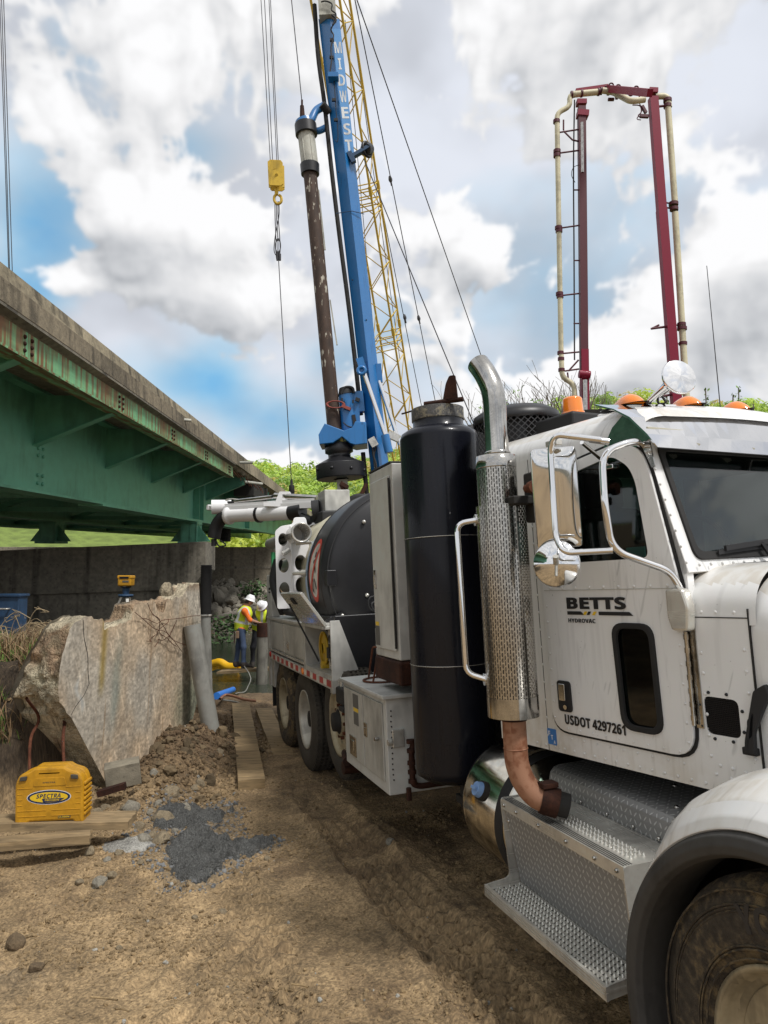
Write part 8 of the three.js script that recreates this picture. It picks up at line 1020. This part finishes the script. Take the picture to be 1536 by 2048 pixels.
{ // demolition rubble heap on the far bank
  const R = rng(61), grp = new THREE.Group(); grp.name = numbered('bank_rubble'); grp.userData.kind = 'stuff'; grp.userData.label = 'grey demolition rubble heaped on the far bank'; grp.userData.category = 'rubble'; scene.add(grp); const gs = [1, 2, 3, 4].map((k) => rockGeo(400 + k, 1)); const per = gs.map(() => []); for (let i = 0; i < 420; i++) { const z = 28 + 12 * R(), px = mix(418, 545, R()), d = z, x = (px - 768) / 1420 * d, s = 0.06 + 0.22 * R() * R(); const up = d > 33 && px < 480 ? 0.45 * Math.exp(-(((px - 440) / 40) ** 2)) * R() : 0; per[i % 4].push([x, groundY(x, -d, false) + s * 0.2 + up, -d, s * (d > 33 ? 1.5 : 0.8)]); }
  gs.forEach((g, k) => { const im = new THREE.InstancedMesh(g, M.stoneGrey, per[k].length), o = new THREE.Object3D(); per[k].forEach((q, i) => { o.position.set(q[0], q[1], q[2]); o.scale.set(q[3] * 1.3, q[3] * 0.7, q[3]); o.rotation.set(R() * 6, R() * 6, R() * 6); o.updateMatrix(); im.setMatrixAt(i, o.matrix); }); im.name = 'rubble'; im.userData.kind = 'stuff'; im.castShadow = im.receiveShadow = true; grp.add(im); });
  const lg = (a, b, l) => tag(add(scene, 'log', tube([a, a.clone().lerp(b, 0.5).add(V(0, 0.08, 0)), b], 0.12, 14, 8), M.bark), l, 'log'); lg(at(425, 1240, 32), at(490, 1226, 32), 'long grey log lying across the rubble on the far bank'); lg(at(430, 1262, 30.5), at(470, 1252, 30.5), 'shorter dark log below the rubble on the far bank');
}
function bareTree(label, p, h, seed, spread = 1, leafM = null) {
  const R = rng(seed), t = thing('bare_tree', label, 'tree', p), big = [], small = [], leaves = [];
  const rec = (a, dir, len, r, lv) => { const b = a.clone().addScaledVector(dir, len), m = a.clone().lerp(b, 0.5).add(V((R() - 0.5) * len * 0.12, 0, (R() - 0.5) * len * 0.12)); (lv < 2 ? big : small).push(tube([a, m, b], r, 4, lv < 2 ? 7 : 4)); if (lv >= 5) { if (leafM) for (let k = 0; k < 3; k++) leaves.push(b.clone().add(V(R() - 0.5, R() - 0.5, R() - 0.5).multiplyScalar(0.4))); return; } const n = lv === 0 ? 4 : lv < 3 ? 3 : 2; for (let k = 0; k < n; k++) { const d = dir.clone().add(V((R() - 0.5) * 1.25 * spread, 0.18 + (R() - 0.5) * 0.3, (R() - 0.5) * 1.25 * spread)).normalize(); rec(a.clone().lerp(b, lv === 0 ? 0.55 + 0.45 * R() : 0.65 + 0.35 * R()), d, len * (0.62 + 0.2 * R()), r * 0.58, lv + 1); } };
  rec(V(0, 0, 0), V(0.03, 1, 0), h * 0.33, h * 0.011, 0); add(t, 'trunk', big, M.bark); add(t, 'branches', small, M.bark);
  if (leafM) { const pos = []; for (const c of leaves) { const d = V(R() - 0.5, R() - 0.5, R() - 0.5).normalize(), s = d.clone().cross(V(R(), R(), R())).normalize(), L = 0.22; for (const v of [c, c.clone().addScaledVector(d, L).addScaledVector(s, L * 0.5), c.clone().addScaledVector(d, L * 1.6)]) pos.push(v.x, v.y, v.z); } const g = new THREE.BufferGeometry(); g.setAttribute('position', new THREE.Float32BufferAttribute(pos, 3)); g.computeVertexNormals(); add(t, 'leaves', g, leafM); } return t;
}
const tp = (px, d) => { const x = (px - 768) / 1420 * d; return V(x, 0.5, -d); };
bareTree('bare grey tree left of the air intake, leftmost of its clump', tp(1040, 48), 17, 11, 1.1); bareTree('bare grey tree rising between the air intake and the pump pipe', tp(1088, 50), 18, 12, 1.0); bareTree('bare grey tree right beside the lower red pump boom', tp(1140, 52), 18, 13, 0.9);
bareTree('bare twiggy tree seen between the black tank and the chrome stack', tp(945, 46), 14.5, 14, 1.0, M.leafPale); bareTree('thin bare tree against the lime hillside left of the marker lamps', tp(1205, 55), 18, 15, 0.8);
function sapling(label, p, h, seed) { const R = rng(seed), t = thing('sapling', label, 'tree', p), st = [], pos = []; for (let i = 0; i < 9; i++) { const a = R() * 6.28, w = 2.2 * Math.sqrt(R()), q = [V(Math.cos(a) * w * 0.3, 0, Math.sin(a) * w * 0.3), V(Math.cos(a) * w * 0.7, h * 0.5, Math.sin(a) * w * 0.7), V(Math.cos(a) * w, h * (0.72 + 0.28 * R()), Math.sin(a) * w)]; st.push(tube(q, 0.04, 10, 5)); const cv = new THREE.CatmullRomCurve3(q); for (let k = 0; k < 150; k++) { const tt = 0.25 + 0.75 * R(), c = cv.getPoint(tt), rr = 0.5 * (1.15 - tt); c.add(V((R() - 0.5) * 2 * rr, (R() - 0.5) * 0.3, (R() - 0.5) * 2 * rr)); const d = V(R() - 0.5, R() - 0.3, R() - 0.5).normalize(), s = d.clone().cross(V(R() - 0.5, 1, R() - 0.5)).normalize(), L = 0.16 + 0.12 * R(); for (const v of [c, c.clone().addScaledVector(d, L * 0.5).addScaledVector(s, L * 0.3), c.clone().addScaledVector(d, L), c, c.clone().addScaledVector(d, L), c.clone().addScaledVector(d, L * 0.5).addScaledVector(s, -L * 0.3)]) pos.push(v.x, v.y, v.z); } } add(t, 'stems', st, M.bark); const g = new THREE.BufferGeometry(); g.setAttribute('position', new THREE.Float32BufferAttribute(pos, 3)); g.computeVertexNormals(); add(t, 'foliage', g, M.leafPale); return t; }
sapling('young green sapling clump right of the chrome horn', tp(1430, 42), 12.6, 21); sapling('green sapling clump between the red pump boom and the chrome horn', tp(1330, 44), 12.6, 22); sapling('green sapling clump farthest right over the marker lamps', tp(1480, 44), 13.0, 23);

renderer.render(scene, camera);
